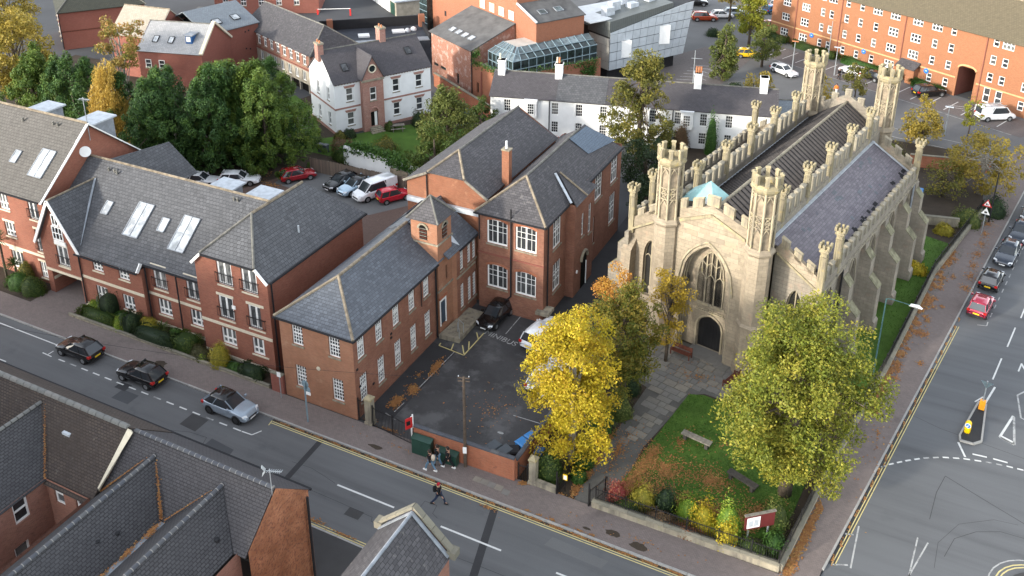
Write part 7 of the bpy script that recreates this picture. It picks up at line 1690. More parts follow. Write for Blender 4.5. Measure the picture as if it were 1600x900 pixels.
cl = crown_clumps(3.0, 2.6, 2.4, 3.2, 60, .75, 56)
tree('holly', 'dark evergreen tree between the school and the church', (-27.9, 90.2, 0), cl, 100, .25, 'lf_dark', 5, .2, nl=8, seed=56)
cl = crown_clumps(2.4, 2.2, 2.0, 2.6, 40, .7, 57)
tree('holly', 'second dark evergreen close to the left church turret', (-25.9, 84.6, 0), cl, 100, .25, 'lf_dark', 4, .18, nl=8, seed=57)
cl = crown_clumps(4.6, 2.7, 2.5, 3.9, 70, .75, 58, .3, lob=.28)
tree('golden_birch', 'golden leaved tree behind the church roof beside the cottages', (-21.2, 111.4, 0), cl, 80, .28, 'lf_gold', 7, .16, nl=14, seed=58)
cl = crown_clumps(4.5, 2.4, 2.2, 4.3, 75, .7, 59, .3, taper=.5)
tree('yew', 'upright dark green evergreen with bare stems behind the cottages', (-29.4, 130.5, 0), cl, 95, .3, 'lf_midgreen', 7.5, .25, nl=10, seed=59)
cl = crown_clumps(5.2, 2.7, 2.7, 3.6, 70, .8, 60, .3, taper=.3)
tree('car_park_tree', 'bright yellow green tree beside the end of the orange flats', (-29.8, 149.0, 0), cl, 80, .32, 'lf_bright2', 7.5, .2, nl=10, seed=60)
cl = crown_clumps(4.0, 2.5, 2.3, 2.6, 46, .75, 61)
tree('car_park_tree', 'grey green bushy tree in front of the bright yellow green one', (-25.6, 139.5, 0), cl, 80, .3, 'lf_midgreen', 5, .18, nl=8, seed=61)
cl = crown_clumps(6.0, 2.6, 2.4, 2.4, 40, .8, 62)
tree('car_park_tree', 'golden tree among the cars right of the silver gallery', (-36.5, 163.0, 0), cl, 70, .34, 'lf_gold', 6.5, .18, nl=8, seed=62)
tree('car_park_tree', 'second golden tree standing by the car park island', (-32.2, 160.0, 0), crown_clumps(6.2, 2.4, 2.2, 2.6, 36, .8, 63), 70, .34, 'lf_gold', 6.5, .18, nl=8, seed=63)
tree('car_park_sapling', 'young olive tree between the two rear church turrets', (-10.6, 128.6, 0), crown_clumps(3.6, 1.5, 1.4, 2.4, 30, .6, 64), 70, .27, 'lf_olive', 4.8, .1, nl=8, seed=64)
tree('car_park_sapling', 'loose golden tree left of the rear church turret', (-14.6, 123.5, 0), crown_clumps(3.1, 2.0, 1.8, 2.4, 34, .65, 65), 60, .27, 'lf_gold', 4.5, .1, nl=10, seed=65)
tree('car_park_sapling', 'rounded golden bush tree right of the rear church turrets', (-1.2, 117.2, 0), crown_clumps(3.4, 2.2, 2.1, 2.8, 50, .7, 66), 75, .28, 'lf_gold', 5, .14, nl=12, seed=66)
tree('car_park_sapling', 'thin pale young tree beside the white van', (3.9, 121.5, 0), crown_clumps(4.0, 1.1, 1.1, 2.6, 22, .5, 67), 34, .25, 'lf_bright2', 5.4, .08, nl=12, seed=67)
cl = crown_clumps(3.6, 4.0, 3.0, 3.4, 90, .85, 68, .3, lob=.3)
tree('churchyard_thorn', 'spreading yellow leaved thorn with bare twigs behind the church lawn', (5.6, 106.0, 0), cl, 65, .28, 'lf_gold', 5.5, .2, nl=40, seed=68, bark='bark_pale')
tree('churchyard_thorn', 'half bare bush against the churchyard wall near the blue bin', (2.0, 103.6, 0), crown_clumps(2.2, 2.2, 2.0, 2.0, 40, .7, 69), 40, .25, 'lf_olive', 3.5, .14, nl=34, seed=69)
# --- shrubs and hedges
def shrub(label, loc, rx, ry, h, mat, seed, n=1500, size=.14, group=None, cat='shrub', name='shrub', box=False, asp=.6, rough=.1):
 t = thing(name, label, cat, loc, 0, group); rg = np.random.default_rng(seed)
 d = rg.normal(size=(n, 3)); d /= np.linalg.norm(d, axis=1)[:, None]; d[:, 2] = np.abs(d[:, 2]) * .98
 if box: d = np.sign(d) * np.abs(d) ** .38; d[:, 2] = np.minimum(d[:, 2], 1)
 lump = 1 + rough * np.sin(d[:, 0] * 5 + seed) * np.cos(d[:, 1] * 4 + seed * 2) + rg.normal(0, rough * .5, n)
 P = d * lump[:, None] * np.array([rx, ry, h]); P[:, 2] = np.maximum(P[:, 2], .03)
 m = MB(); V = []; nu, nv = 10, 5
 for j in range(nv + 1):
  for i in range(nu):
   a = 2 * PI * i / nu; b = PI / 2 * j / nv; q = np.array([math.cos(a) * math.cos(b), math.sin(a) * math.cos(b), math.sin(b)])
   if box: q = np.sign(q) * np.abs(q) ** .42
   V.append((q[0] * rx * .88, q[1] * ry * .88, q[2] * h * .9))
 m.mesh(V, [(j * nu + i, j * nu + (i + 1) % nu, (j + 1) * nu + (i + 1) % nu, (j + 1) * nu + i) for j in range(nv) for i in range(nu)])
 m.build('inner_growth', mat, t, smooth=True)
 link('foliage', leaf_mesh('foliage', P, np.array([0, 0, h * .3]), size, asp, mat, rg.uniform(0, 1, n), 1.0, 0, seed), t)
 return t
G1 = 'clipped shrubs in front of the apartments'
for i, (x, y, rx, ry, h, mt, lb) in enumerate((
 (-62.8, 45.9, .95, .75, 1.2, 'lf_bright', 'lime green shrub at the drive end of the apartment hedge'), (-61.3, 46.1, .85, .8, 2.3, 'lf_dark', 'tall dark clipped dome next to the lime green shrub by the drive'),
 (-61.6, 44.95, 2.2, .5, 1.05, 'lf_green', 'long low clipped hedge along the pavement nearest the drive'), (-59.6, 45.7, 1.1, .8, 1.0, 'lf_ivy', 'fresh green low shrub right of the tall dark dome'),
 (-58.9, 44.9, .7, .55, 1.25, 'lf_bright', 'bright yellow green shrub in the middle of the hedge row'), (-57.8, 45.2, .75, .7, 1.75, 'lf_dark', 'dark upright clipped shrub right of the yellow green one'),
 (-56.4, 45.7, 1.15, .75, 1.45, 'lf_goldbush', 'golden green shrub under the second ground floor window'), (-55.0, 44.85, 2.4, .62, 1.25, 'lf_dark', 'long dark clipped hedge along the pavement mid way'),
 (-53.6, 45.9, .8, .6, 1.1, 'lf_ivy', 'small bright green shrub behind the long dark hedge'), (-51.9, 45.4, 1.2, .9, 1.35, 'lf_green', 'rounded green shrub before the right hand block'),
 (-50.1, 45.0, 1.4, .7, 1.05, 'lf_brown2', 'brownish green shrub in front of the cream plinth'), (-48.0, 45.0, .95, .85, 2.0, 'lf_goldbush', 'round golden clipped bush below the right hand block'),
 (-46.2, 44.9, 1.3, .55, .8, 'lf_ivy', 'low green shrub right of the golden bush'), (-44.7, 44.9, 1.2, .6, 1.05, 'lf_dark', 'dark hedge end beside the school corner'),
 (-49.6, 44.7, .5, .4, .7, 'lf_bright', 'tiny yellow green shrub at the pavement wall'))):
 shrub(lb, (x, y, .03), rx, ry, h, mt, 100 + i, 1300, .13, G1, box=i in (1, 2, 5, 7, 9, 13))
G2 = 'clipped shrubs left of the drive'
for i, (x, y, rx, ry, h, mt, lb) in enumerate(((-72.6, 45.8, 1.5, 1.0, 1.3, 'lf_ivy', 'bright green low shrub left of the drive'), (-70.6, 45.6, 1.35, 1.0, 1.5, 'lf_green', 'dark rounded shrub beside the drive'), (-72.8, 46.7, .8, .6, 1.9, 'lf_olive', 'olive shrub against the bright brick wall'))):
 shrub(lb, (x, y, .03), rx, ry, h, mt, 130 + i, 1300, .14, G2)
def spiky(label, loc, h, n, seed, mat='lf_green', trunk=0.0, L=.9):
 t = thing('palm_plant', label, 'plant', loc); rg = random.Random(seed); m = MB()
 if trunk: k = MB(); k.tube([(0, 0, 0), (.05, 0, trunk)], [.12, .09], 6); k.build('trunk', 'bark', t)
 for i in range(n):
  a = rg.uniform(0, 6.28); e = rg.uniform(-.2, 1.3); l = L * rg.uniform(.8, 1.2); d = Vector((math.cos(a) * math.cos(e), math.sin(a) * math.cos(e), math.sin(e))); b = Vector((0, 0, trunk + h)); s_ = Vector((-d.y, d.x, 0)).normalized() * .035; mid = b + d * l * .55; tip = b + d * l + Vector((0, 0, -.25 * l))
  m.mesh([b - s_ * .6, b + s_ * .6, mid + s_, mid - s_, tip], [(0, 1, 2, 3), (3, 2, 4)])
 o = m.build('fronds', mat, t); return t
spiky('spiky cordyline palm standing at the left edge before the bright brick wall', (-75.0, 46.2, 0), .3, 90, 5, 'lf_green', 3.6, 1.3); spiky('low spiky cordyline beside the left windows', (-74.0, 46.5, 0), .3, 80, 6, 'lf_green', 1.2, 1.1); spiky('spiky yucca between the golden shrub and the hedge', (-55.0, 45.75, 0), .35, 90, 7, 'lf_midgreen', .4, 1.0)
G3 = 'shrubs along the church garden wall'
for i, (x, y, rx, ry, h, mt, lb) in enumerate((
 (-14.6, 45.6, .8, .7, 1.3, 'lf_red', 'pink red leaved shrub just right of the garden gate'), (-13.0, 45.9, 1.0, .8, 1.4, 'lf_goldbush', 'yellow green shrub second from the gate'), (-13.8, 45.0, 1.1, .5, .8, 'lf_green', 'low green white flowered shrub at the wall by the gate'),
 (-11.6, 46.3, .75, .75, 1.7, 'lf_dark', 'dark green clipped dome in the flower border'), (-10.0, 46.2, .95, .8, 1.6, 'lf_bright', 'lime yellow shrub right of the dark dome'), (-8.9, 45.7, .9, .8, 2.0, 'lf_yellow', 'yellow and red tinted shrub in the middle of the border'),
 (-7.4, 45.8, 1.0, .9, 2.6, 'lf_bright', 'tall bright yellow green shrub near the notice board'), (-7.3, 45.1, .75, .6, 1.8, 'lf_yellow', 'golden yellow shrub in front of the tall bright one'), (-11.5, 45.0, 1.3, .5, .8, 'lf_brown', 'brown dying perennials along the wall'), (-9.7, 44.8, 1.2, .4, .7, 'lf_red2', 'rust coloured low plants along the wall'),
 (-5.8, 45.2, 1.2, .5, .9, 'lf_green', 'green low hedge under the notice board'), (-4.6, 46.2, .7, .8, 1.1, 'lf_ivy', 'green bush at the street corner of the lawn'), (-5.0, 48.2, 1.0, 1.0, 1.6, 'lf_midgreen', 'green bush behind the notice board'))):
 shrub(lb, (x, y, .03), rx, ry, h, mt, 150 + i, 1200, .13, G3, rough=.34)
G4 = 'shrubs between yard wall and church path'
for i, (x, y, rx, ry, h, mt, lb) in enumerate(((-19.5, 45.6, 1.15, .9, 1.9, 'lf_green', 'dark hedge block behind the stone gate pillar'), (-17.9, 47.6, .8, .8, 1.5, 'lf_ivy', 'round green bush right of the yellow tree trunk'), (-17.6, 46.2, .5, .5, .8, 'lf_ivy', 'small round green bush by the path edge'), (-18.2, 51.4, 1.1, 1.1, 2.0, 'lf_ivy', 'green bush under the autumn cherry'), (-17.4, 53.6, 1.0, .9, 1.9, 'lf_midgreen', 'bushy green shrub halfway along the church path'), (-17.6, 56.4, .8, .8, 2.4, 'lf_dark', 'dark upright bush near the left bench'))):
 shrub(lb, (x, y, .03), rx, ry, h, mt, 170 + i, 1300, .15, G4, rough=.2)
G5 = 'garden shrubs around the villa'
for i, (x, y, rx, ry, h, mt, lb) in enumerate(((-66.1, 87.9, .8, .7, 1.0, 'lf_dark', 'dark round bush at the left of the villa door'), (-66.9, 87.0, .7, .6, .9, 'lf_olive', 'olive round bush before the villa corner'), (-60.4, 95.3, 1.1, 1.0, 1.9, 'lf_dark', 'grey dark bush before the right half of the villa'), (-62.9, 92.2, .6, .6, 1.1, 'lf_green', 'small round bush right of the villa steps'), (-64.4, 84.3, 1.8, 1.4, 1.3, 'lf_brown', 'brown shrub in the villa border'), (-59.6, 86.2, 1.6, 1.5, 1.6, 'lf_olive', 'olive shrub on the villa lawn edge'), (-69.5, 83.6, 2.2, 1.6, 1.8, 'lf_green', 'large green bush left of the villa lawn'), (-72.5, 81.5, 2.4, 1.8, 2.6, 'lf_conifer', 'dark green bush below the right conifer'), (-62.5, 81.8, 2.0, .9, 1.5, 'lf_green', 'dark climber at the left end of the white garden wall'), (-54.0, 91.5, 1.3, 1.2, 1.8, 'lf_goldbush', 'yellow green bush beside the blue shed'))):
 shrub(lb, (x, y, .03), rx, ry, h, mt, 190 + i, 1400, .2, G5, rough=.22)
G6 = 'shrubs beyond the church'
for i, (x, y, rx, ry, h, mt, lb) in enumerate(((-27.6, 103.2, 1.0, .9, 3.2, 'lf_brown', 'tall brown shrub before the cottage oriel'), (-24.0, 103.4, .8, .8, 5.2, 'lf_ivy', 'ivy covered column before the cottages'), (-21.6, 103.6, 1.6, .8, 1.8, 'lf_goldbush', 'golden hedge behind the ivy column'), (-29.5, 102.2, 1.4, 1.0, 2.2, 'lf_dark', 'dark bush left of the brown shrub'), (-39.6, 93.6, 1.5, 1.2, 2.6, 'lf_red', 'red leaved shrub before the cottages'), (-44.0, 95.0, 1.6, 1.0, 1.5, 'lf_green', 'green shrub left of the red one'), (-26.6, 126.5, 1.6, 1.4, 1.2, 'lf_dark', 'dark low bush in the kerbed island'), (4.6, 97.6, 1.6, 1.4, 1.7, 'lf_midgreen', 'green bush beside the traffic warning sign'), (7.2, 101.2, 1.2, 1.4, 1.9, 'lf_dark', 'dark bush in the churchyard corner'), (2.6, 94.6, .9, .8, .9, 'lf_goldbush', 'low golden bush by the churchyard railings'), (-.6, 88.6, .8, .5, .8, 'lf_goldbush', 'orange yellow bush on the side lawn'), (.4, 85.0, 1.3, .7, 1.0, 'lf_yellow', 'orange yellow low shrub along the railings'), (-5.4, 113.5, 3.0, 1.2, 1.6, 'lf_olive', 'olive hedge behind the church east end'), (-36.6, 152.6, 1.4, 1.0, 1.2, 'lf_dark', 'dark bush in the car park island'))):
 shrub(lb, (x, y, .02), rx, ry, h, mt, 220 + i, 1200, .2, G6, rough=.2)
G7 = 'clipped hedges under the orange flats'
for i, (s, l) in enumerate(((2.5, 2.4), (9.2, 3.4), (13.2, 1.6), (19.5, 4.2), (25.0, 1.6), (31.0, 2.8))):
 a = math.atan2(-26.63, 44); x = -28 + s * math.cos(a) - math.sin(a) * -1.0 * -1; y = 157 + s * math.sin(a)
 q = shrub(('leftmost clipped hedge', 'second clipped hedge', 'short clipped hedge', 'long bright hedge', 'hedge by the porch', 'hedge beside the passage')[i] + ' along the orange brick flats', (-28 + s * math.cos(a) - .55, 157 + s * math.sin(a) - .95, .02), l, .7, 1.15, 'lf_ivy' if i in (3, 5) else 'lf_green', 250 + i, 1500, .2, G7, 'hedge', 'hedge', True)
 q.rotation_euler = (0, 0, a)
def ivy(par, pts, n, spread, seed, size=.22):
 rg = np.random.default_rng(seed); P = []
 for a, b in pts:
  t = rg.uniform(0, 1, n)[:, None]; P.append(np.array(a) * (1 - t) + np.array(b) * t + rg.normal(0, 1, (n, 3)) * np.array(spread))
 P = np.concatenate(P); link('ivy', leaf_mesh('ivy', P, P.mean(0) + np.array([0, 3, -1]), size, .7, 'lf_ivy', rg.uniform(0, 1, len(P)), .8, 0, seed), par)
cw_ = thing('climbing_plant', 'green climber spread along the top of the white garden wall', 'climber', (-56, 80.5, 0)); ivy(cw_, [((-6, .9, 2.3), (5, -.6, 2.35)), ((-5, .9, 2.6), (2, 0, 2.7)), ((-6.5, 1.2, 1.6), (-3, .6, 2.2)), ((1, -.2, 2.2), (4.6, -.6, 1.9))], 900, (.3, .35, .28), 303, .3)
ivy(art, [((11.5, -.15, 5.4), (16, -.15, 5.7)), ((16, -.1, 5.6), (20.5, -.1, 5.7)), ((11.6, -.1, 6.2), (12.6, .5, 7.0))], 350, (.2, .1, .28), 301); ivy(art, [((20.6, 11, 5.3), (20.6, 15, 5.4)), ((20.65, 12, 4.2), (20.65, 14.5, 4.6)), ((20.65, 13.3, 3.2), (20.65, 14.2, 4)), ((20.5, 0, 5.7), (20.5, 11, 5.6))], 380, (.12, .3, .3), 302)
# --- fallen leaves
def litter(name, blobs, seed, size=.13, zr=.03):
 rg = np.random.default_rng(seed); P = []
 for (x, y, rx, ry, n, z) in blobs:
  t = rg.uniform(0, 6.28, n); r_ = np.abs(rg.normal(0, .5, n)) * (.8 + .25 * np.sin(2 * t + x * 3)); P.append(np.stack([x + rx * r_ * np.cos(t), y + ry * r_ * np.sin(t), np.full(n, z) + rg.uniform(0, zr, n)], 1))
 P = np.concatenate(P); n = len(P)
 me = leaf_mesh(name, P, P - np.array([0, 0, 1.0]), size, .75, 'rust_leaf', rg.uniform(0, 1, n), 2.6, 0, seed); o = link(name, me); o['kind'] = 'stuff'; return o
bl = [(-33.0, 47.4, .5, 1.2, 800, .03), (-32.6, 49.2, .6, .8, 700, .03), (-32.45, 52.4, .45, 1.5, 800, .03), (-33.2, 51, .5, 1, 40, .03), (-33.4, 44.9, .7, .5, 60, .03), (-26, 50, 5, 5, 130, .025), (-31.7, 44.6, 1.5, .25, 90, .03), (-23, 46, 2, 1.5, 90, .03)]
litter('yard_leaves', bl, 401)
bl = []
for i in range(12): bl.append((-14.4 + i * .05, 46.6 + i * .42, .75, 1.0, 300, .07))
for i in range(11): bl.append((-13.8 + i * .75, 47.4 + .15 * math.sin(i), 1.1, 1.3, 330, .075))
bl += [(-12.5, 49.5, 2.4, 2.2, 1300, .075), (-9.5, 50.0, 3.4, 2.4, 1100, .075), (-6, 48.5, 1.8, 2.4, 600, .075), (-9.5, 54, 4, 3, 120, .075), (-12.5, 52.5, 1.5, 2.5, 170, .075)]
litter('lawn_leaves', bl, 402)
bl = [(-17.4, 45.2, .5, 1.0, 330, .04), (-17.2, 46.8, .45, 1.2, 330, .04), (-17.1, 48.6, .35, 1.2, 260, .04), (-17.1, 51, .35, 1.6, 150, .04), (-18.3, 44.3, .9, .4, 160, .06), (-16.2, 50, 1.4, 6, 330, .08), (-13.5, 60.5, 5, 2.6, 160, .08), (-20.8, 44.1, .5, .3, 130, .11)]
litter('path_leaves', bl, 403)
bl = []
rr_ = random.Random(9)
for i in range(150): v = rr_.uniform(62, 92); w_ = abs(rr_.gauss(0, .55)) * (1 if v > 68 else .5); bl.append((-.1 + (v - 67.9) * .1437 + w_, v, .35, .6, 52, .11))
for i in range(8): bl.append((5 + i * .28, 84 + i * 2.4, .9, 1.6, 110, .11))
for i in range(9): bl.append((-3.5 + i * .11, 44.6 + i * .75, .35, .8, 330, .11))
for i in range(22): bl.append((RK(47 + i * 1.5, .12)[0], 47 + i * 1.5, .12, .8, 18, .02))
bl += [(2.0, 74.5, 1.3, 1.5, 160, .11), (0, 60, 2, 14, 90, .11)]
litter('pavement_leaves', bl, 404, .15)
bl = [(-39 + i * 1.55, 41.69, .85, .1, 60 if i < 12 else 190, .012) for i in range(24)] + [(-19.5 + i * .9, 42.05, .5, .12, 30, .11) for i in range(6)] + [(-31.5, 35.3, 1.8, .35, 120, .02), (-29, 35.2, 2, .2, 90, .02), (-22, 41.2, 1.3, .3, 60, .02), (-30, 43.3, 8, .6, 30, .11), (-12, 43, 8, .8, 40, .11)]
litter('gutter_leaves', bl, 405, .11)
bl = [(-34.45, 25.9, .3, 1.0, 330, 6.4), (-34.5, 24.2, .22, 1.0, 230, 6.36), (-34.55, 22.6, .2, 1.2, 130, 6.34)]
for (ax, ay, az, bx, by, bz, wd, n_) in ((-34.6, 26.75, 6.42, -36.6, 28.6, 8.05, .16, 13), (-34.3, 26.75, 6.42, -32.2, 28.5, 8.0, .07, 5), (-39.25, 26.75, 6.36, -37.3, 28.6, 8.05, .1, 8), (-43.05, 26.05, 6.32, -45.9, 28.8, 8.5, .12, 9)):
 for i in range(40): f = i / 39; bl.append((ax + (bx - ax) * f, ay + (by - ay) * f, wd * (1 - .75 * f), wd, int(n_ * (1.15 - f)), az + (bz - az) * f + .05))
litter('roof_valley_leaves', bl, 406, .1)
bl = [(-66, 72.5, 2.5, 1.2, 160, .04), (-62.5, 68.5, 2, 1, 60, .04), (-69, 74.5, 2.5, 1.5, 120, .04), (-9.5, 79, 3, 12, 150, .07)]
litter('car_park_leaves', bl, 407, .16)
def blades(name, poly, n, seed, z, mat='grass'):
 rg = np.random.default_rng(seed); xs = [p[0] for p in poly]; ys = [p[1] for p in poly]; P = []
 Q = np.stack([rg.uniform(min(xs), max(xs), n * 2), rg.uniform(min(ys), max(ys), n * 2)], 1)
 Q = np.array([q for q in Q if inpoly(q, poly)])[:n]
 P = np.column_stack([Q, np.full(len(Q), z)]); o = link(name, leaf_mesh(name, P, P - np.array([0, 0, 1.]), .17, .22, 'lf_grass', rg.uniform(0, 1, len(P)), .2, -.8, seed)); o['kind'] = 'stuff'
blades('lawn_grass', LAWN, 9000, 411, .1); blades('side_lawn_grass', SLAWN, 7000, 412, .09)
# ================================================================== vehicles
PAINT = {}
def paint(name, c, metal=0.35, rough=.22):
 if name not in PAINT:
  m, nt, b = newmat('paint_' + name, rough, .5, metal)
  f = noise(nt, objnode(nt), 2.0); nt.links.new(ramp(nt, f, [(0.3, tuple(x * .92 for x in c)), (.7, tuple(min(1, x * 1.08) for x in c))]), b.inputs['Base Color'])
  b.inputs['Coat Weight'].default_value = .6; b.inputs['Coat Roughness'].default_value = .08; PAINT[name] = m
 return PAINT[name]
SPEC = {   # length, width, height, belt, bonnet height, glasshouse base rear/front, roof rear/front (fractions of length from the tail), wheel radius
 'hatch': (4.1, 1.75, 1.47, .92, .86, .02, .70, .15, .52, .31), 'crossover': (4.2, 1.8, 1.54, 1.0, .95, .03, .71, .17, .53, .35), 'small': (3.7, 1.66, 1.5, .93, .88, .02, .73, .10, .57, .30),
 'suv': (4.7, 1.9, 1.68, 1.08, 1.05, .02, .69, .09, .55, .37), 'estate': (4.6, 1.8, 1.45, .9, .86, .03, .67, .12, .52, .33), 'van': (5.0, 1.92, 1.98, 1.12, 1.08, .0, .83, .015, .68, .34)}
def car(label, loc, rz, kind, col, roof=None, cat='car', rim='rim', group=None, name='parked_car', mirror=True):
 L, W, H, belt, bon, gr, gf, rr_, rf, wr = SPEC[kind]
 t = thing(name, label, cat, (loc[0], loc[1], loc[2] if len(loc) > 2 else .0), rz, group)
 w = W / 2; X = lambda f: -L / 2 + f * L; van = kind == 'van'
 tail_z = belt if gr < .06 else belt
 st = [(0, .42, .80, belt * .72), (.012, .28, .93, belt * .97), (.08, .2, .99, belt), (.3, .19, 1, belt), (gf - .04, .19, 1, belt), (gf + .02, .19, 1, bon + .02), (.86, .2, .985, bon * .955), (.945, .22, .93, bon * .86), (.985, .27, .85, bon * .72), (1, .34, .74, bon * .52)]
 m = MB(); n = 12; V = []
 for f, zb, k, zd in st:
  ww = w * k; x = X(f)
  half = [(0, zb), (ww * .8, zb), (ww * .97, zb + .1), (ww, zb + (zd - zb) * .5), (ww * .975, zd - .09), (ww * .88, zd), (0, zd + .03)]
  V += [(x, y, z) for y, z in half] + [(x, -y, z) for y, z in half[-2:0:-1]]
 for i in range(len(st) - 1):
  for k in range(n): m.f.append((i * n + k, i * n + (k + 1) % n, (i + 1) * n + (k + 1) % n, (i + 1) * n + k))
 m.v = V; m.f.append(tuple(range(n))); m.f.append(tuple((len(st) - 1) * n + k for k in range(n - 1, -1, -1)))
 m.f = [f[::-1] for f in m.f]
 me = m.data('body', paint(*col), True); b = link('body', me, t); sb = b.modifiers.new('round', 'SUBSURF'); sb.levels = 1; sb.render_levels = 2
 # glasshouse and roof
 g = MB(); wb_, wt = w * .93, w * (.72 if not van else .86); zr = H - .05
 base = [(X(gr), .86), (X(gr + .1), .97), (X((gr + gf) / 2), 1), (X(gf - .12), .97), (X(gf), .78)]; top = [(X(rr_), .92), (X(rr_ + .08), 1), (X((rr_ + rf) / 2), 1), (X(rf - .1), 1), (X(rf), .93)]
 lo = [(x, wb_ * k, belt - .03) for x, k in base] + [(x, -wb_ * k, belt - .03) for x, k in base[::-1]]; hi = [(x, wt * k, zr - (.03 if i in (0, 4) else 0)) for i, (x, k) in enumerate(top)]; hi = hi + [(x, -y, z) for x, y, z in hi[::-1]]
 N = len(lo); g.mesh(lo + hi, [(i, (i + 1) % N, N + (i + 1) % N, N + i) for i in range(N)] + [tuple(range(N, 2 * N))]); g.f = [f[::-1] for f in g.f[:-1]] + [g.f[-1][::-1]]
 g.build('windows', 'car_glass', t)
 r = MB(); e = .03; rc = [(x, y * 1.02, z) for x, y, z in hi]; cen = [(x, y * .6, z + .055) for x, y, z in hi]
 r.mesh([(x, y, z - .02) for x, y, z in rc] + [(x, y * 1.0, z + .015) for x, y, z in rc] + cen, [(i, (i + 1) % N, N + (i + 1) % N, N + i) for i in range(N)] + [(N + i, N + (i + 1) % N, 2 * N + (i + 1) % N, 2 * N + i) for i in range(N)] + [tuple(range(2 * N, 3 * N))]); r.f = [f[::-1] for f in r.f]
 r.build('roof', paint(*(roof or col)), t, smooth=True)
 for sg in (-1, 1):
  for (bx, bk), (tx, tk), ww in ((base[0], top[0], .16), (base[4], top[4], .09), (((base[2][0] + base[1][0]) / 2 + .1, .99), (top[2][0], 1), .07)):
   p = MB(); p.bar((bx, sg * wb_ * bk * 1.01, belt - .03), (tx, sg * wt * tk * 1.01, zr), ww, .05, (0, 1, 0)); p.build('pillar', paint(*col), t)
  if van:
   p = MB(); p.mesh([(X(.01), sg * wb_ * .995, belt - .03), (X(.3), sg * wb_ * 1.008, belt - .03), (X(.3), sg * wt * 1.03, zr), (X(.02), sg * wt * .99, zr), (X(.01), sg * wb_ * .9, belt), (X(.3), sg * wb_ * .9, belt), (X(.3), sg * wt * .9, zr), (X(.02), sg * wt * .9, zr)], [(0, 1, 2, 3), (3, 2, 1, 0)][:1] if sg < 0 else [(3, 2, 1, 0)]); p.build('side_panel', paint(*col), t)
  for fx in (.185, .80):
   x = X(fx); a = MB(); a.tube([(x, sg * (w - .22), wr), (x, sg * (w + .004), wr)], wr * 1.16, 18); a.build('wheel_arch', 'trim', t)
   k = MB(); k.tube([(x, sg * (w - .2), wr), (x, sg * (w - .015), wr), (x, sg * (w + .012), wr)], [wr, wr, wr * .93], 18); wh_ = k.build('wheel', 'tyre', t)
   k = MB(); k.tube([(x, sg * w, wr), (x, sg * (w + .018), wr)], wr * .64, 12); k.build('rim', rim, wh_)
  hl = MB(); hl.mesh([(X(.985), sg * w * .5, bon * .66), (X(.95), sg * w * .86, bon * .68), (X(.93), sg * w * .9, bon * .84), (X(.965), sg * w * .52, bon * .82), (X(.9), sg * w * .6, bon * .6), (X(.9), sg * w * .7, bon * .8)], [(0, 1, 2, 3), (3, 2, 1, 0), (3, 2, 5), (0, 4, 1)]); hl.v = [(x + .035, y * 1.04, z + .012) for x, y, z in hl.v]; hl.build('headlight', 'lamp_clear', t)
  tl = MB(); tl.box(X(.005) - .02, sg * w * .66, belt * .74, X(.06), sg * w * .955, belt * .93); tl.build('taillight', 'lamp_red', t)
  if mirror: mm = MB(); mm.box(X(gf - .07) - .06, sg * (w * .97), belt + .02, X(gf - .07) + .08, sg * (w + .17), belt + .16); mm.build('wing_mirror', paint(*col), t)
 gl = MB(); gl.box(X(.985), -w * .45, bon * .45, X(1) + .012, w * .45, bon * .6); gl.build('grille', 'trim', t)
 bp = MB(); bp.box(X(0) - .012, -w * .72, .3, X(.02), w * .72, .46); bp.build('bumper', 'trim', t)
 p1 = MB(); p1.box(X(1), -.26, bon * .36, X(1) + .022, .26, bon * .36 + .11); p1.build('number_plate', 'plate_white', t)
 p2 = MB(); p2.box(X(0) - .03, -.26, belt * .56, X(0) - .005, .26, belt * .56 + .12); p2.build('number_plate', 'plate_yellow', t)
 return t
BLK = ('black', (.008, .008, .009)); SILV = ('silver_blue', (.3, .36, .42)); RED = ('red', (.3, .012, .02), .2); PINK = ('crimson', (.33, .02, .05)); WHT = ('white', (.72, .73, .74), 0.0); NAVY = ('navy', (.018, .026, .04)); ICE = ('ice_blue', (.36, .48, .58)); CORAL = ('bright_red', (.5, .012, .03), .1); GREY = ('grey', (.05, .055, .06)); YEL = ('yellow', (.65, .4, .01), 0); ORG = ('orange_red', (.35, .05, .015)); BLU = ('blue', (.02, .12, .28))
S1 = 'cars parked along the street kerb'; S2 = 'cars parked beside the church'; S3 = 'vehicles in the apartment car park'; S4 = 'cars around the orange flats'
car('black hatchback parked furthest left along the street', (-59.15, 40.98), PI, 'hatch', BLK, group=S1)
car('black hatchback with pale wheels parked between the other black car and the silver one', (-52.2, 40.88), PI, 'hatch', BLK, group=S1)
car('silver blue crossover with black roof parked nose right on the street', (-43.3, 41.0), R(-1), 'crossover', SILV, BLK, rim='rim_dark', group=S1)
car('black hatchback parked in the school yard by the entrance ramp', (-31.25, 60.35, .012), R(-93), 'hatch', BLK, group='cars in the school yard')
car('white car in the school yard beside the brick block, half behind the yellow tree', (-26.3, 59.6, .012), R(80), 'suv', WHT, group='cars in the school yard')
car('white car mostly hidden beneath the yellow tree', (-23.8, 54.9, .012), R(85), 'estate', WHT, group='cars in the school yard')
car('crimson small hatchback nearest the junction on the church road', (6.25, 80.8), R(79), 'small', PINK, group=S2); car('black small hatchback behind the crimson one', (7.05, 86.0), R(79), 'small', BLK, group=S2); car('dark blue saloon facing down the road, third from the junction', (8.35, 91.8), R(-101), 'estate', NAVY, group=S2); car('dark blue crossover behind the saloon on the church road', (9.6, 97.0), R(-101), 'crossover', NAVY, group=S2); car('grey car furthest up the church road at the frame edge', (10.8, 102.4), R(-101), 'suv', GREY, group=S2)
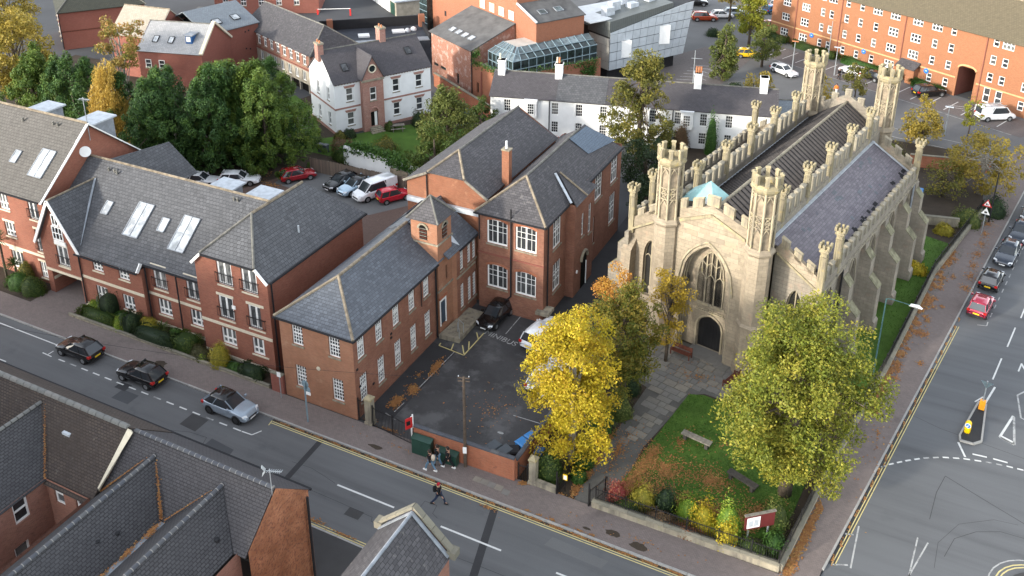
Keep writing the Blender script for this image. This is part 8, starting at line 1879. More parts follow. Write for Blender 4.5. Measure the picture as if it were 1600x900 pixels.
car('dark red hatchback parked under the conifers', (-64.2, 75.2, .02), R(52), 'hatch', RED, group=S3); car('black hatchback with its nose to the camera beside the wooden fence', (-58.8, 75.9, .02), R(-102), 'hatch', BLK, group=S3); car('ice blue crossover with black roof left of the white van', (-56.6, 75.6, .02), R(-105), 'crossover', ICE, BLK, group=S3); car('white panel van in front of the wooden fence', (-54.0, 75.6, .02), R(-112), 'van', WHT, cat='van', group=S3, name='parked_van'); car('bright red hatchback right of the white van', (-51.6, 75.7, .02), R(57), 'small', CORAL, group=S3); car('white car beneath the conifers behind the dormers', (-69.4, 71.4, .02), R(28), 'estate', WHT, group=S3); car('second white car tucked behind the dormers', (-73.0, 69.2, .02), R(22), 'estate', WHT, group=S3)
car('white hatchback in a bay below the orange flats', (-12.6, 142.3, .03), R(150), 'hatch', WHT, group=S4); car('black car in the bay beside the white hatchback', (-9.9, 141.2, .03), R(150), 'estate', BLK, group=S4); car('black crossover near the passage of the flats', (-1.5, 137.4, .03), R(38), 'suv', BLK, group=S4); car('white van with a roof rack near the right edge', (7.0, 131.6, .03), R(32), 'van', WHT, cat='van', group=S4, name='parked_van'); car('white car left of the rear church turret', (-21.8, 137.6, .03), R(-35), 'estate', WHT, group=S4); car('yellow car half hidden behind the yew', (-28.6, 143.6, .02), R(20), 'hatch', YEL, group=S4)
for i, (x, y, rz, k, c, lb) in enumerate(((-40.6, 161.4, 25, 'suv', ORG, 'orange red car beside the end of the silver gallery'), (-38.2, 164.6, 25, 'hatch', WHT, 'white car behind the orange red one'), (-36.4, 167.5, 25, 'estate', SILV, 'silver car third from the gallery end'), (-33.8, 170.2, 20, 'hatch', WHT, 'white car under the golden trees'), (-30.8, 172.5, 60, 'hatch', BLU, 'blue car at the left end of the flats'), (-30.0, 176.5, 60, 'suv', WHT, 'white car beyond the blue one'), (-28.6, 161.6, 10, 'hatch', PINK, 'pink red car at the corner of the flats'), (-45.0, 171.0, 25, 'suv', BLK, 'dark car furthest away beside the gallery'))):
 car(lb, (x, y, .02), R(rz), k, c, group=S4, mirror=False)
vr_ = thing('roof_rack', 'ladder rack on the roof of the white van at the right edge', 'roof rack', (7.0, 131.6, .03), R(32)); m = MB()
for y in (-.55, .55): m.bar((-2.1, y, 2.12), (1.0, y, 2.12), .05, .05)
for x in (-1.9, -1.1, -.3, .5): m.bar((x, -.55, 2.12), (x, .55, 2.12), .05, .05); m.bar((x, -.55, 1.98), (x, -.55, 2.12), .05, .05); m.bar((x, .55, 1.98), (x, .55, 2.12), .05, .05)
m.build('rack', 'steel', vr_)
# ================================================================== people
def skin_body(name, nodes, edges, mat, parent, root=0):
 me = bpy.data.meshes.new(name); me.from_pydata([p for p, _ in nodes], edges, []); o = link(name, me, parent); me.materials.append(M[mat])
 md = o.modifiers.new('skin', 'SKIN'); md.use_smooth_shade = True
 lay = me.skin_vertices[0].data if me.skin_vertices else None
 if lay is None: return o
 for v, (_, r) in zip(lay, nodes): v.radius = (r, r) if not isinstance(r, tuple) else r
 lay[root].use_root = True
 s = o.modifiers.new('smooth', 'SUBSURF'); s.levels = 1; s.render_levels = 1
 return o
def person(label, loc, rz, top, legs, shoe, hat=None, bag=None, stride=.28, arm=.2, hood=False, group=None):
 """walking figure 1.75 m tall, facing local +x"""
 t = thing('person', label, 'person', loc, rz, group); s = stride
 J = dict(pelvis=(0, 0, .92), chest=(.02, 0, 1.28), neck=(.03, 0, 1.47), head=(.06, 0, 1.62), crown=(.05, 0, 1.72))
 N = [(J['pelvis'], (.15, .11)), ((.01, 0, 1.1), (.14, .1)), (J['chest'], (.17, .12)), (J['neck'], .055), ((.05, 0, 1.57), .085), (J['head'], (.092, .1)), (J['crown'], .06)]; E_ = [(0, 1), (1, 2), (2, 3), (3, 4), (4, 5), (5, 6)]; paths = {}
 for sg in (-1, 1):
  f = s * sg; k = len(N)
  leg = [((f * .05, sg * .1, .86), .095), ((f * .62 + .05, sg * .1, .5), .07), ((f * 1.15 - (.06 if f < 0 else 0), sg * .1, .1), .045), ((f * 1.15 + .14, sg * .1, .05), .04)]
  N += leg; E_ += [(0, k), (k, k + 1), (k + 1, k + 2), (k + 2, k + 3)]; paths['leg', sg] = leg
  k = len(N); a = -arm * sg
  ar = [((.02, sg * .2, 1.4), .06), ((a * .5, sg * .25, 1.14), .045), ((a * 1.2 + .07, sg * .25, .92), .034), ((a * 1.35 + .1, sg * .25, .85), .036)]
  N += ar; E_ += [(2, k), (k, k + 1), (k + 1, k + 2), (k + 2, k + 3)]; paths['arm', sg] = ar; h = k + 3; hp = Vector(ar[3][0])
  for q, (dx, dz, ln) in enumerate(((.03, -.02, .07), (.012, -.03, .085), (-.008, -.03, .08), (-.026, -.02, .062), (.045, .0, .05))):
   k2 = len(N); p1 = hp + Vector((dx, 0, dz - .02)); N += [(tuple(p1), .011), (tuple(p1 + Vector((.018, -sg * .012, -ln * .7))), .009)]; E_ += [(h, k2), (k2, k2 + 1)]
 k = len(N); N += [((.155, 0, 1.62), .014)]; E_ += [(5, k)]
 body = skin_body('body', N, E_, 'skin', t)
 for sg in (-1, 1):
  m = MB(); m.lathe(.142, sg * .034, [(.001, 1.64), (.011, 1.647), (.001, 1.655)], 6); m.build('eye', 'black', t)
  m = MB(); m.lathe(.05, sg * .098, [(.005, 1.58), (.02, 1.61), (.006, 1.65)], 6); m.build('ear', 'skin', t)
 m = MB(); m.box(.14, -.022, 1.572, .15, .022, 1.58); m.build('mouth', 'wood_dark', t)
 tn = [((0, 0, .86), (.16, .125)), ((.01, 0, 1.08), (.165, .125)), (J['chest'], (.19, .14)), ((.03, 0, 1.44), .09)]; te = [(0, 1), (1, 2), (2, 3)]
 for sg in (-1, 1): k = len(tn); tn += [(p, r + .022) for p, r in paths['arm', sg][:3]]; te += [(2, k), (k, k + 1), (k + 1, k + 2)]
 skin_body('jacket', tn, te, top, t)
 ln = [((0, 0, .93), (.16, .12))]; le = []
 for sg in (-1, 1): k = len(ln); ln += [(p, r + .016) for p, r in paths['leg', sg][:3]]; le += [(0, k), (k, k + 1), (k + 1, k + 2)]
 skin_body('trousers', ln, le, legs, t)
 for sg in (-1, 1):
  x = paths['leg', sg][2][0][0]; z = .0; m = MB(); m.mesh([(x - .1, sg * .1 - .05, z), (x + .2, sg * .1 - .045, z), (x + .2, sg * .1 + .045, z), (x - .1, sg * .1 + .05, z), (x - .08, sg * .1 - .045, .12), (x + .05, sg * .1 - .045, .12), (x + .19, sg * .1 - .03, .06), (x + .19, sg * .1 + .03, .06), (x + .05, sg * .1 + .045, .12), (x - .08, sg * .1 + .045, .12)], [(3, 2, 1, 0), (0, 1, 6, 5, 4), (2, 3, 9, 8, 7), (1, 2, 7, 6), (5, 6, 7, 8), (4, 5, 8, 9), (3, 0, 4, 9)]); m.build('shoe', shoe, t)
 m = MB(); m.lathe(.03, 0, [(.113, 1.58), (.12, 1.66), (.105, 1.73), (.06, 1.765), (.005, 1.775)], 12); m.v = [(x - (.03 if z < 1.7 else 0), y * .93, z) for x, y, z in m.v]; m.build('hat' if hat else 'hair', hat or 'hair', t, smooth=True)
 if bag:
  b = thing('backpack', 'backpack worn by ' + bag[1], 'backpack', (loc[0] - .25 * math.cos(rz), loc[1] - .25 * math.sin(rz), loc[2] + .98), rz)
  m = MB(); m.lathe(0, 0, [(.09, 0), (.15, .06), (.155, .3), (.1, .42), (.02, .45)], 8); m.build('pack', bag[0], b, smooth=True)
  for sg in (-1, 1): m = MB(); m.tube([(.1, sg * .1, .4), (.3, sg * .13, .46), (.42, sg * .12, .3), (.3, sg * .13, .05)], .02, 5); m.build('strap', 'cloth_black', b)
PG = 'people walking on the street'
person('person in a black jacket and pale jeans with white shoes at the kerb', (-26.95, 42.35, .1), R(178), 'cloth_black', 'denim', 'white', bag=('cloth_cream', 'the person in pale jeans at the kerb'), group=PG)
person('person in dark coat and blue jeans walking next to the green cabinet', (-26.75, 43.0, .1), R(176), 'cloth_black', 'denim', 'black', stride=.18, group=PG)
person('person in black with white shoes walking beside the second green cabinet', (-26.0, 43.15, .1), R(180), 'cloth_black', 'cloth_black', 'white', stride=.3, group=PG)
person('person in a dark red hat and dark clothes crossing the street', (-24.95, 40.1, .0), R(10), 'cloth_black', 'denim_dark', 'black', hat='cloth_red', bag=('cloth_black', 'the person crossing in the red hat'), stride=.36, group=PG)
person('distant person in black standing in the flats car park', (-14.0, 138.8, .03), R(-60), 'cloth_black', 'cloth_black', 'black', stride=.1, group='people in the far car park'); person('distant person in an orange top among the car park trees', (-13.4, 131.6, .03), R(-100), 'cloth_orange', 'white', 'black', stride=.1, group='people in the far car park')
# ================================================================== walls, railings and street furniture
def wall_run(name, label, p, q, h, mat, th=.3, cop=None, L=1.1, cat='wall', z0=0.0, group=None, copmat='coping'):
 a = math.atan2(q[1] - p[1], q[0] - p[0]); ln = math.hypot(q[0] - p[0], q[1] - p[1]); t = thing(name, label, cat, (p[0], p[1], z0), a, group)
 m = MB(); m.box(0, -th / 2, -.2, ln, th / 2, h); m.build('wall', mat, t)
 if cop:
  n = max(1, round(ln / L)); key = ('cop', round(ln / n, 3), th, cop, copmat)
  if key not in WIN: c = MB(); l = ln / n; c.mesh([(.008, -th / 2 - cop, 0), (l - .008, -th / 2 - cop, 0), (l - .008, th / 2 + cop, 0), (.008, th / 2 + cop, 0), (.008, -th / 2 - cop, .09), (l - .008, -th / 2 - cop, .09), (l - .008, th / 2 + cop, .09), (.008, th / 2 + cop, .09), (.008, 0, .14), (l - .008, 0, .14)], [(3, 2, 1, 0), (0, 1, 5, 4), (2, 3, 7, 6), (4, 5, 9, 8), (8, 9, 6, 7), (1, 2, 6, 9, 5), (3, 0, 4, 8, 7)]); WIN[key] = c.data('coping_stone', copmat)
  for i in range(n): link('coping_stone', WIN[key], t, (i * ln / n, 0, h + random.uniform(-.006, .006)))
 return t, ln
def railing(name, label, p, q, h, z0=0.0, gap=.14, mat='black', cat='railings', post=2.0):
 a = math.atan2(q[1] - p[1], q[0] - p[0]); ln = math.hypot(q[0] - p[0], q[1] - p[1]); t = thing(name, label, cat, (p[0], p[1], z0), a)
 m = MB(); n = int(ln / gap)
 for i in range(n + 1): m.bar((i * ln / n, 0, .02), (i * ln / n, 0, h), .022, .022)
 o = m.build('bars', mat, t); o['kind'] = 'stuff'
 for z in (.12, h - .12): m = MB(); m.bar((0, 0, z), (ln, 0, z), .04, .035); m.build('rail', mat, t)
 for i in range(int(ln / post) + 1): m = MB(); x = min(ln, i * post); m.box(x - .035, -.035, 0, x + .035, .035, h + .1); m.build('post', mat, t)
 return t
wall_run('churchyard_wall', 'low weathered stone wall along the pavement in front of the church lawn', (-15.9, 44.35), (-3.95, 44.55), .5, 'stone_old', .34, .03, 1.2, z0=.02)
railing('churchyard_railings', 'black iron railings on the low stone wall in front of the church lawn', (-15.7, 44.45), (-4.1, 44.66), .95, .62)
P2 = [(-3.95, 44.55), (-2.5, 55), (-.28, 67.9), (2.22, 85.3), (6.1, 101.5)]
for i, nm in enumerate(('nearest the street corner', 'beside the largest tree', 'beside the church side lawn', 'furthest from the street')):
 wall_run('churchyard_wall', 'stretch of low churchyard stone wall along the right hand road, ' + nm, P2[i], P2[i + 1], .5, 'stone_old', .34, .03, 1.2, z0=.02, group='churchyard wall along the road')
 a, b = P2[i], P2[i + 1]; railing('churchyard_railings', 'black railings on the roadside churchyard wall, ' + nm, (a[0] - .06, a[1]), (b[0] - .06, b[1]), .95, .62, gap=.18)
wall_run('garden_wall', 'old stone wall behind the bench at the end of the church side lawn', (-2.4, 95.2), (3.9, 96.6), .9, 'stone_old', .35, .04, 1.0)
wall_run('yard_wall', 'red brick wall with dark coping along the pavement in front of the school yard', (-29.15, 43.95), (-21.4, 44.15), 1.85, 'brick_wall', .26, .03, .6, copmat='ridge_dark')
wall_run('yard_side_wall', 'brick side wall of the school yard behind the blue wheelie bin', (-21.45, 44.3), (-20.9, 58), 1.6, 'brick_wall', .26, .03, .6, copmat='ridge_dark')
wall_run('school_side_wall', 'short brick wall between the apartments hedge and the school corner', (-42.2, 44.4), (-41.05, 44.4), 1.7, 'brick_dark', .25, .03, .6)
wall_run('hedge_wall', 'low kerb wall along the apartment hedges', (-64.5, 44.4), (-42.5, 44.4), .28, 'stone_old', .2, .02, 1.0)
wall_run('passage_wall', 'red brick wall with a grey top in the passage beside the church', (-21.5, 70.0), (-21.0, 83), 2.2, 'brick_wall', .3, .03, .9)
wall_run('orange_wall', 'curved looking red brick wall behind the cottages by the yew', (-28.0, 123.0), (-20.5, 120.5), 1.3, 'brick_wall', .3, .03, .9)
wall_run('rear_yard_wall', 'red brick garden wall behind the church near the shelter', (-2, 110.5), (6.6, 112.5), 1.5, 'brick_wall', .3, .03, .9)
wall_run('arts_wall', 'brick wall with grey coping in front of the arts building', (-66.3, 109.3), (-52.0, 100.4), 2.0, 'brick_wall', .35, .05, 1.0)
wall_run('villa_yard_wall', 'old brick wall left of the villa', (-79.0, 97.4), (-76.0, 96.2), 2.6, 'brick_wall', .35, .04, .9)
t, ln = wall_run('white_garden_wall', 'white rendered garden wall behind the car park fence', (-62.0, 81.2), (-49.0, 79.6), 2.3, 'render_white', .3)
bd = thing('timber_sheet', 'tan wooden sheet leaning against the white garden wall', 'board', (-53.2, 79.4, 0), R(-7)); m = MB(); m.box(-1.3, -.06, .2, 1.3, -.01, 1.7); m.build('sheet', 'ridge_buff', bd)
fn = thing('timber_fence', 'tall brown vertical board fence behind the parked white van', 'fence', (-64.3, 77.6, 0), math.atan2(.4, 12.9)); key = MB(); key.box(0, -.012, 0, .145, .012, 1.75); kd = key.data('board', 'wood_fence')
random.seed(8)
for i in range(86): o = link('board', kd, fn, (i * .15, random.uniform(-.012, .012), random.uniform(-.05, .04)))
for i in range(6): m = MB(); m.box(i * 2.5, .02, 0, i * 2.5 + .1, .12, 1.75); m.build('post', 'wood_grey', fn)
# piers, gates, pillar
def pier(label, loc, h, w, cat='gate pier'):
 t = thing('gate_pier', label, cat, loc); m = MB(); m.box(-w / 2, -w / 2, 0, w / 2, w / 2, h); m.build('shaft', 'stone_old', t); m = MB(); m.lathe(0, 0, [(w * .85, h), (w * .85, h + .12), (.05, h + .36)], 4, PI / 4); m.build('cap', 'stone_lichen', t); m = MB(); m.box(-w / 2 - .06, -w / 2 - .06, 0, w / 2 + .06, w / 2 + .06, .3); m.build('plinth', 'stone_old', t)
pier('worn stone gate pier beside the school corner', (-33.35, 44.55, 0), 2.2, .52); pier('tall pale stone pillar with a mossy cap at the church path gate', (-20.2, 44.5, 0), 2.0, .48)
wall_run('pillar_wall', 'short low stone wall right of the pale stone pillar', (-19.95, 44.4), (-18.45, 44.35), .5, 'stone_old', .32)
railing('school_gate', 'wide black bar gate between stone pier and brick wall', (-33.0, 44.4), (-29.3, 43.98), 1.75, .02, .13, 'black', 'gate', 1.85); railing('side_gate', 'narrow black gate between the school corner and the stone pier', (-34.3, 44.5), (-33.65, 44.5), 1.9, .02, .12, 'black', 'gate', .6); railing('path_fence', 'black iron fence between brick wall end and pale stone pillar', (-21.2, 44.3), (-20.5, 44.4), 1.4, .02, .12, 'black', 'fence', .6)
railing('path_gate', 'open black gate leaf at the right of the church path', (-16.1, 44.3), (-15.5, 46.0), 1.3, .04, .13, 'black', 'gate', 1.6); railing('path_gate', 'open black gate leaf at the left of the church path', (-18.35, 44.3), (-18.2, 45.9), 1.3, .04, .13, 'black', 'gate', 1.6)
def post_sign(name, label, loc, h, r=.04, mat='steel', cat='sign', rz=0): t = thing(name, label, cat, loc, rz); m = MB(); m.tube([(0, 0, 0), (0, 0, h)], r, 8); m.build('post', mat, t); return t
t = post_sign('notice_sign', 'small yellow edged white notice on a post beside the church path', (-18.0, 44.75, .02), 1.2, .03, 'black', 'notice'); m = MB(); m.box(-.16, -.06, 1.0, .16, -.03, 1.45); b = m.build('sign_panel', 'sign_yellow', t); m = MB(); m.box(-.11, -.07, 1.06, .11, -.06, 1.39); m.build('sign_face', 'white', b)
for p in ((-18.4, 44.25), (-16.1, 44.2)): t = post_sign('gate_post', ('left' if p[0] < -17 else 'right') + ' black iron gate post of the church path', (p[0], p[1], .02), 1.9, .06, 'black', 'gate post')
t = thing('agent_board', 'red and white upright sign board at the end of the brick yard wall', 'sign', (-29.35, 43.9, 0), R(60)); m = MB(); m.box(-.05, -.04, 0, .05, .04, 2.6); m.build('post', 'white', t); m = MB(); m.box(-.5, -.06, 1.7, .05, -.02, 2.6); b = m.build('sign_panel', 'sign_red', t); m = MB(); m.box(-.42, -.07, 2.0, -.12, -.06, 2.35); m.build('sign_face', 'black', b); m = MB(); m.box(.05, -.06, 1.6, .13, .02, 2.75); m.build('sign_edge', 'white', b)
t = post_sign('parking_sign', 'small white sign on a grey post by the hedge end', (-41.0, 43.9, .1), 2.3); m = MB(); m.box(-.17, -.06, 1.9, .17, -.03, 2.3); m.build('sign_panel', 'white', t)
t = post_sign('road_sign', 'grey pole with the grey backs of round traffic signs in front of the school', (-37.5, 42.6, .1), 3.5, .06, 'lamp_grey');
for z, dx in ((3.3, 0), (2.85, .12)): m = MB(); m.tube([(dx, .06, z), (dx, .09, z)], .3, 14); m.build('sign_back', 'lamp_grey', t)
m = MB(); m.box(.1, -.04, 2.5, .5, -.01, 2.75); m.build('sign_plate', 'white', t)
def lamp(label, loc, h, rz, arm=1.9, mat='lamp_green', group=None):
 t = thing('street_lamp', label, 'street lamp', loc, rz, group); m = MB(); m.tube([(0, 0, 0), (0, 0, 1.4), (0, 0, 1.45), (0, 0, h)], [.1, .1, .065, .05], 8); m.build('pole', mat, t); m = MB(); m.tube([(0, 0, h), (.25, 0, h + .12), (arm, 0, h + .2)], .035, 6); m.build('arm', mat, t); m = MB(); m.mesh([(arm - .1, -.12, h + .14), (arm + .8, -.1, h + .2), (arm + .8, .1, h + .2), (arm - .1, .12, h + .14), (arm, -.16, h + .24), (arm + .5, -.2, h + .32), (arm + .85, 0, h + .25), (arm + .5, .2, h + .32), (arm, .16, h + .24)], [(3, 2, 1, 0), (0, 1, 5, 4), (1, 6, 5), (1, 2, 6), (2, 7, 6), (2, 3, 8, 7), (3, 0, 4, 8), (4, 5, 7, 8), (5, 6, 7)]); m.build('lamp_head', 'white', t)
lamp('green street lamp with a white head beside the church side wall', (-1.06, 64.05, .1), 8.6, R(-14), 1.7)
def column(label, loc, h, rz=0): t = thing('lamp_column', label, 'street lamp', loc, rz, 'lamp columns in the far car park'); m = MB(); m.tube([(0, 0, 0), (0, 0, h)], [.09, .05], 8); m.build('pole', 'steel', t); m = MB(); m.box(-.5, -.12, h, .5, .12, h + .12); m.build('lamp_head', 'terracotta' if h > 5.6 else 'lead_pale', t)
for (x, y, h, lb) in ((-20.5, 136.3, 5.7, 'leftmost grey lamp column below the orange flats'), (-16.9, 147.3, 6.6, 'tall lamp column against the orange flats left part'), (-14.9, 140.4, 4.4, 'short lamp column beside the white hatchback'), (-1.5, 142.7, 5.7, 'lamp column against the flats near the passage'), (1.3, 122.4, 3.9, 'thin lamp column right of the golden bush tree')): column(lb, (x, y, 0), h)
t = post_sign('warning_sign', 'red bordered triangular warning sign above a second white triangle', (6.05, 95.7, .1), 3.95, .045, 'steel', 'traffic sign', R(-11))
def tri(z, s, y): return [(-s, y, z), (s, y, z), (0, y, z + s * 1.73)]
m = MB(); m.poly(tri(3.2, .46, -.06)); b = m.build('sign_face', 'sign_red', t); m = MB(); m.poly(tri(3.32, .3, -.07)); m.build('sign_centre', 'white', b); m = MB(); m.box(-.13, -.075, 3.38, .0, -.071, 3.56); m.box(.03, -.075, 3.38, .12, -.071, 3.5); m.build('symbol', 'black', b); m = MB(); m.poly(tri(2.35, .42, -.06)); b = m.build('sign_face', 'white', t); m = MB(); m.box(-.12, -.07, 2.48, .12, -.062, 2.66); m.build('symbol', 'black', b)
t = thing('leaning_column', 'dark slender column at the churchyard corner', 'pole', (6.7, 99.0, 0)); m = MB(); m.tube([(0, 0, 0), (0, 0, 5.8)], [.09, .06], 8); m.build('pole', 'black_matt', t)
isl = raised('traffic_island', [(6.49, 67.1), (6.95, 66.9), (6.72, 62.3), (6.2, 61.75), (5.32, 61.7), (5.3, 62.3)], 0, .13, 'asphalt_dark')
for a, b in (((6.45, 67.0), (5.3, 62.3)), ((5.3, 62.3), (5.35, 61.75)), ((5.35, 61.75), (6.2, 61.75)), ((6.2, 61.75), (6.72, 62.3)), ((6.72, 62.3), (6.95, 66.9))): m = MB(); m.bar((a[0], a[1], .1), (b[0], b[1], .1), .13, .14); m.build('kerb_stone', 'kerb', isl)
t = thing('traffic_bollard', 'yellow keep left bollard with a blue arrow panel on the island', 'bollard', (5.75, 62.9, .13), R(-8)); m = MB(); m.lathe(0, 0, [(.2, 0), (.22, .3), (.2, .85), (.12, .95)], 8); m.build('base', 'sign_yellow', t); m = MB(); m.tube([(0, -.2, .68), (0, -.23, .68)], .2, 14); b = m.build('arrow_face', 'white', t); m = MB(); m.tube([(0, -.231, .68), (0, -.24, .68)], .16, 14); d = m.build('blue_disc', 'sign_blue', b); m = MB(); m.bar((.08, -.245, .76), (-.07, -.245, .6), .04, .01, (0, 1, 0)); m.bar((-.08, -.245, .6), (-.0, -.245, .59), .035, .01, (0, 1, 0)); m.bar((-.08, -.245, .6), (-.07, -.245, .69), .035, .01, (0, 1, 0)); m.build('arrow', 'white', b)
t = thing('island_sign', 'grey post with grey backed signs and an orange base at the island tip', 'traffic sign', (6.62, 66.0, .13), R(-8)); m = MB(); m.tube([(0, 0, 0), (0, 0, 2.6)], .045, 8); m.build('post', 'steel', t); m = MB(); m.box(-.2, -.16, .1, .2, .16, .85); m.build('bollard_base', 'sign_orange', t)
for s_ in (-1, 1): m = MB(); m.mesh([(0, -.05, 2.0), (s_ * .42, -.05, 2.55), (s_ * .05, -.05, 2.55), (0, -.08, 2.0), (s_ * .42, -.08, 2.55), (s_ * .05, -.08, 2.55)], [(0, 1, 2), (2, 1, 0), (3, 4, 5), (5, 4, 3)]); m.build('sign_back', 'lamp_grey', t)
nb2 = thing('church_notice_board', 'dark red church notice board with a white poster behind the stone wall', 'notice board', (-5.6, 46.25, .05), R(40))
for x in (-.75, .6): m = MB(); m.box(x, .04, 0, x + .08, .12, 2.2); m.build('post', 'steel', nb2)
m = MB(); m.box(-1.05, -.05, 1.15, .95, .04, 2.25); b = m.build('board', 'board_red', nb2); m = MB(); m.box(-.92, -.07, 1.27, -.05, -.05, 2.08); p = m.build('poster', 'white', b); m = MB(); m.box(-.82, -.075, 1.4, -.52, -.071, 1.85); m.box(-.45, -.075, 1.4, -.16, -.071, 1.9); m.build('poster_print', 'lead_pale', p); m = MB(); m.box(-1.1, -.1, 2.25, 1.0, .08, 2.32); m.build('cap', 'wood_grey', nb2)
def tpole(label, loc, h, rz, wires=()):
 t = thing('telegraph_pole', label, 'telegraph pole', loc, rz); m = MB(); m.tube([(0, 0, 0), (0, 0, h)], [.12, .085], 8); m.build('pole', 'pole_wood', t)
 for z in (h - .1, h - .35): m = MB(); m.bar((-.4, 0, z), (.4, 0, z), .06, .07); m.build('crossarm', 'pole_wood', t)
 for i in range(10): m = MB(); z = 2.6 + i * .42; m.bar((-.22 if i % 2 else 0, 0, z), (0 if i % 2 else .22, 0, z), .025, .025); m.build('step', 'black_matt', t)
 for x in (-.35, .35): m = MB(); m.lathe(x, 0, [(.03, h), (.035, h + .06), (.01, h + .1)], 6); m.build('insulator', 'lead_pale', t)
 m = MB(); m.box(-.13, -.16, 1.25, .13, -.12, 1.75); m.build('notice', 'white', t)
tpole('wooden telegraph pole standing at the brick yard wall', (-25.0, 43.75, .1), 7.45, R(20)); tpole('wooden telegraph pole at the left edge beyond the brown roof', (-61.0, 34.5, .1), 6.6, R(10))
wr_ = thing('overhead_cable', 'thin overhead cable from the wall telegraph pole towards the left', 'cable', (-25, 43.75, 7.4)); m = MB(); m.tube([(-36 * i / 12, -9.25 * i / 12, -.8 * i / 12 - 4 * .9 * (i / 12) * (1 - i / 12)) for i in range(13)], .012, 4); m.build('wire', 'black_matt', wr_)
def cabinet(label, loc, w, h, d=.45): t = thing('utility_cabinet', label, 'cabinet', loc, R(1.5), 'green street cabinets'); m = MB(); m.mesh([(-w / 2, -d / 2, 0), (w / 2, -d / 2, 0), (w / 2, d / 2, 0), (-w / 2, d / 2, 0), (-w / 2, -d / 2, h - .1), (w / 2, -d / 2, h - .1), (w / 2, d / 2, h), (-w / 2, d / 2, h)], [(3, 2, 1, 0), (4, 5, 6, 7), (0, 1, 5, 4), (1, 2, 6, 5), (2, 3, 7, 6), (3, 0, 4, 7)]); b = m.build('case', 'green_paint', t); m = MB(); m.mesh([(-w / 2 - .04, -d / 2 - .05, h - .09), (w / 2 + .04, -d / 2 - .05, h - .09), (w / 2 + .04, d / 2, h + .02), (-w / 2 - .04, d / 2, h + .02), (-w / 2 - .04, -d / 2 - .05, h - .03), (w / 2 + .04, -d / 2 - .05, h - .03), (w / 2 + .04, d / 2, h + .07), (-w / 2 - .04, d / 2, h + .07)], [(3, 2, 1, 0), (4, 5, 6, 7), (0, 1, 5, 4), (1, 2, 6, 5), (2, 3, 7, 6), (3, 0, 4, 7)]); m.build('lid', 'green_paint', t); [MB().box(x, -d / 2 - .012, .1, x + w * .45, -d / 2 - .002, h - .2).build('door', 'green_paint', t) for x in (-w * .47, w * .02)]
cabinet('taller green street cabinet at the left end of the brick yard wall', (-28.25, 43.5, .1), 1.5, 1.35); cabinet('lower green street cabinet left of the telegraph pole', (-26.35, 43.6, .1), 1.65, .9)
def bench(label, loc, rz, mat, w=1.6): t = thing('bench', label, 'bench', loc, rz); [MB().box(-w / 2, -.24 + i * .12, .42, w / 2, -.14 + i * .12, .46).build('seat_slat', mat, t) for i in range(4)]; [MB().box(-w / 2, .26, .55 + i * .13, w / 2, .3, .64 + i * .13).build('back_slat', mat, t) for i in range(3)]; [MB().box(x, y, 0, x + .07, y + .07, .95 if y > 0 else .62).build('leg', mat, t) for x in (-w / 2, w / 2 - .07) for y in (-.26, .24)]; [MB().box(x, -.26, .6, x + .07, .3, .65).build('armrest', mat, t) for x in (-w / 2, w / 2 - .07)]
bench('dark red wooden bench left of the church door', (-15.4, 62.5, .03), R(-10), 'wood_dark', 1.7); bench('dark red wooden bench at the right of the church forecourt', (-10.9, 60.9, .03), R(-108), 'wood_dark', 1.7); bench('wooden bench against the old wall of the side lawn', (-1.5, 94.6, .05), R(14), 'wood_grey', 2.0)
def slab_bench(label, loc, rz, mt='wood_grey'): t = thing('stone_bench', label, 'bench', loc, rz); MB().box(-1.1, -.25, .42, 1.1, .25, .52).build('seat', mt, t); [MB().box(x, -.22, 0, x + .22, .22, .42).build('leg', 'bench_dark', t) for x in (-.95, .7)]
slab_bench('grey slab bench in the middle of the church lawn', (-11.45, 53.1, .07), R(-10)); slab_bench('grey slab bench under the edge of the largest tree', (-7.6, 50.6, .07), R(-20), 'bench_dark')
def bin_(label, loc, mat, rz=0, w=.56, h=1.0, g='wheelie bins'): t = thing('wheelie_bin', label, 'bin', loc, rz, g); m = MB(); m.mesh([(-w * .4, -w * .45, .05), (w * .4, -w * .45, .05), (w * .4, w * .45, .05), (-w * .4, w * .45, .05), (-w / 2, -w * .55, h), (w / 2, -w * .55, h), (w / 2, w * .55, h), (-w / 2, w * .55, h)], [(3, 2, 1, 0), (4, 5, 6, 7), (0, 1, 5, 4), (1, 2, 6, 5), (2, 3, 7, 6), (3, 0, 4, 7)]); m.build('body', mat, t); m = MB(); m.mesh([(-w * .54, -w * .62, h + .005), (w * .54, -w * .62, h + .005), (w * .54, w * .62, h + .02), (-w * .54, w * .62, h + .02), (-w * .45, -w * .5, h + .09), (w * .45, -w * .5, h + .09), (w * .45, w * .5, h + .1), (-w * .45, w * .5, h + .1)], [(3, 2, 1, 0), (4, 5, 6, 7), (0, 1, 5, 4), (1, 2, 6, 5), (2, 3, 7, 6), (3, 0, 4, 7)]); m.build('lid', mat, t); [MB().tube([(x, w * .5, .1), (x + .05, w * .5, .1)], .1, 10).build('wheel', 'tyre', t) for x in (-w * .45, w * .38)]
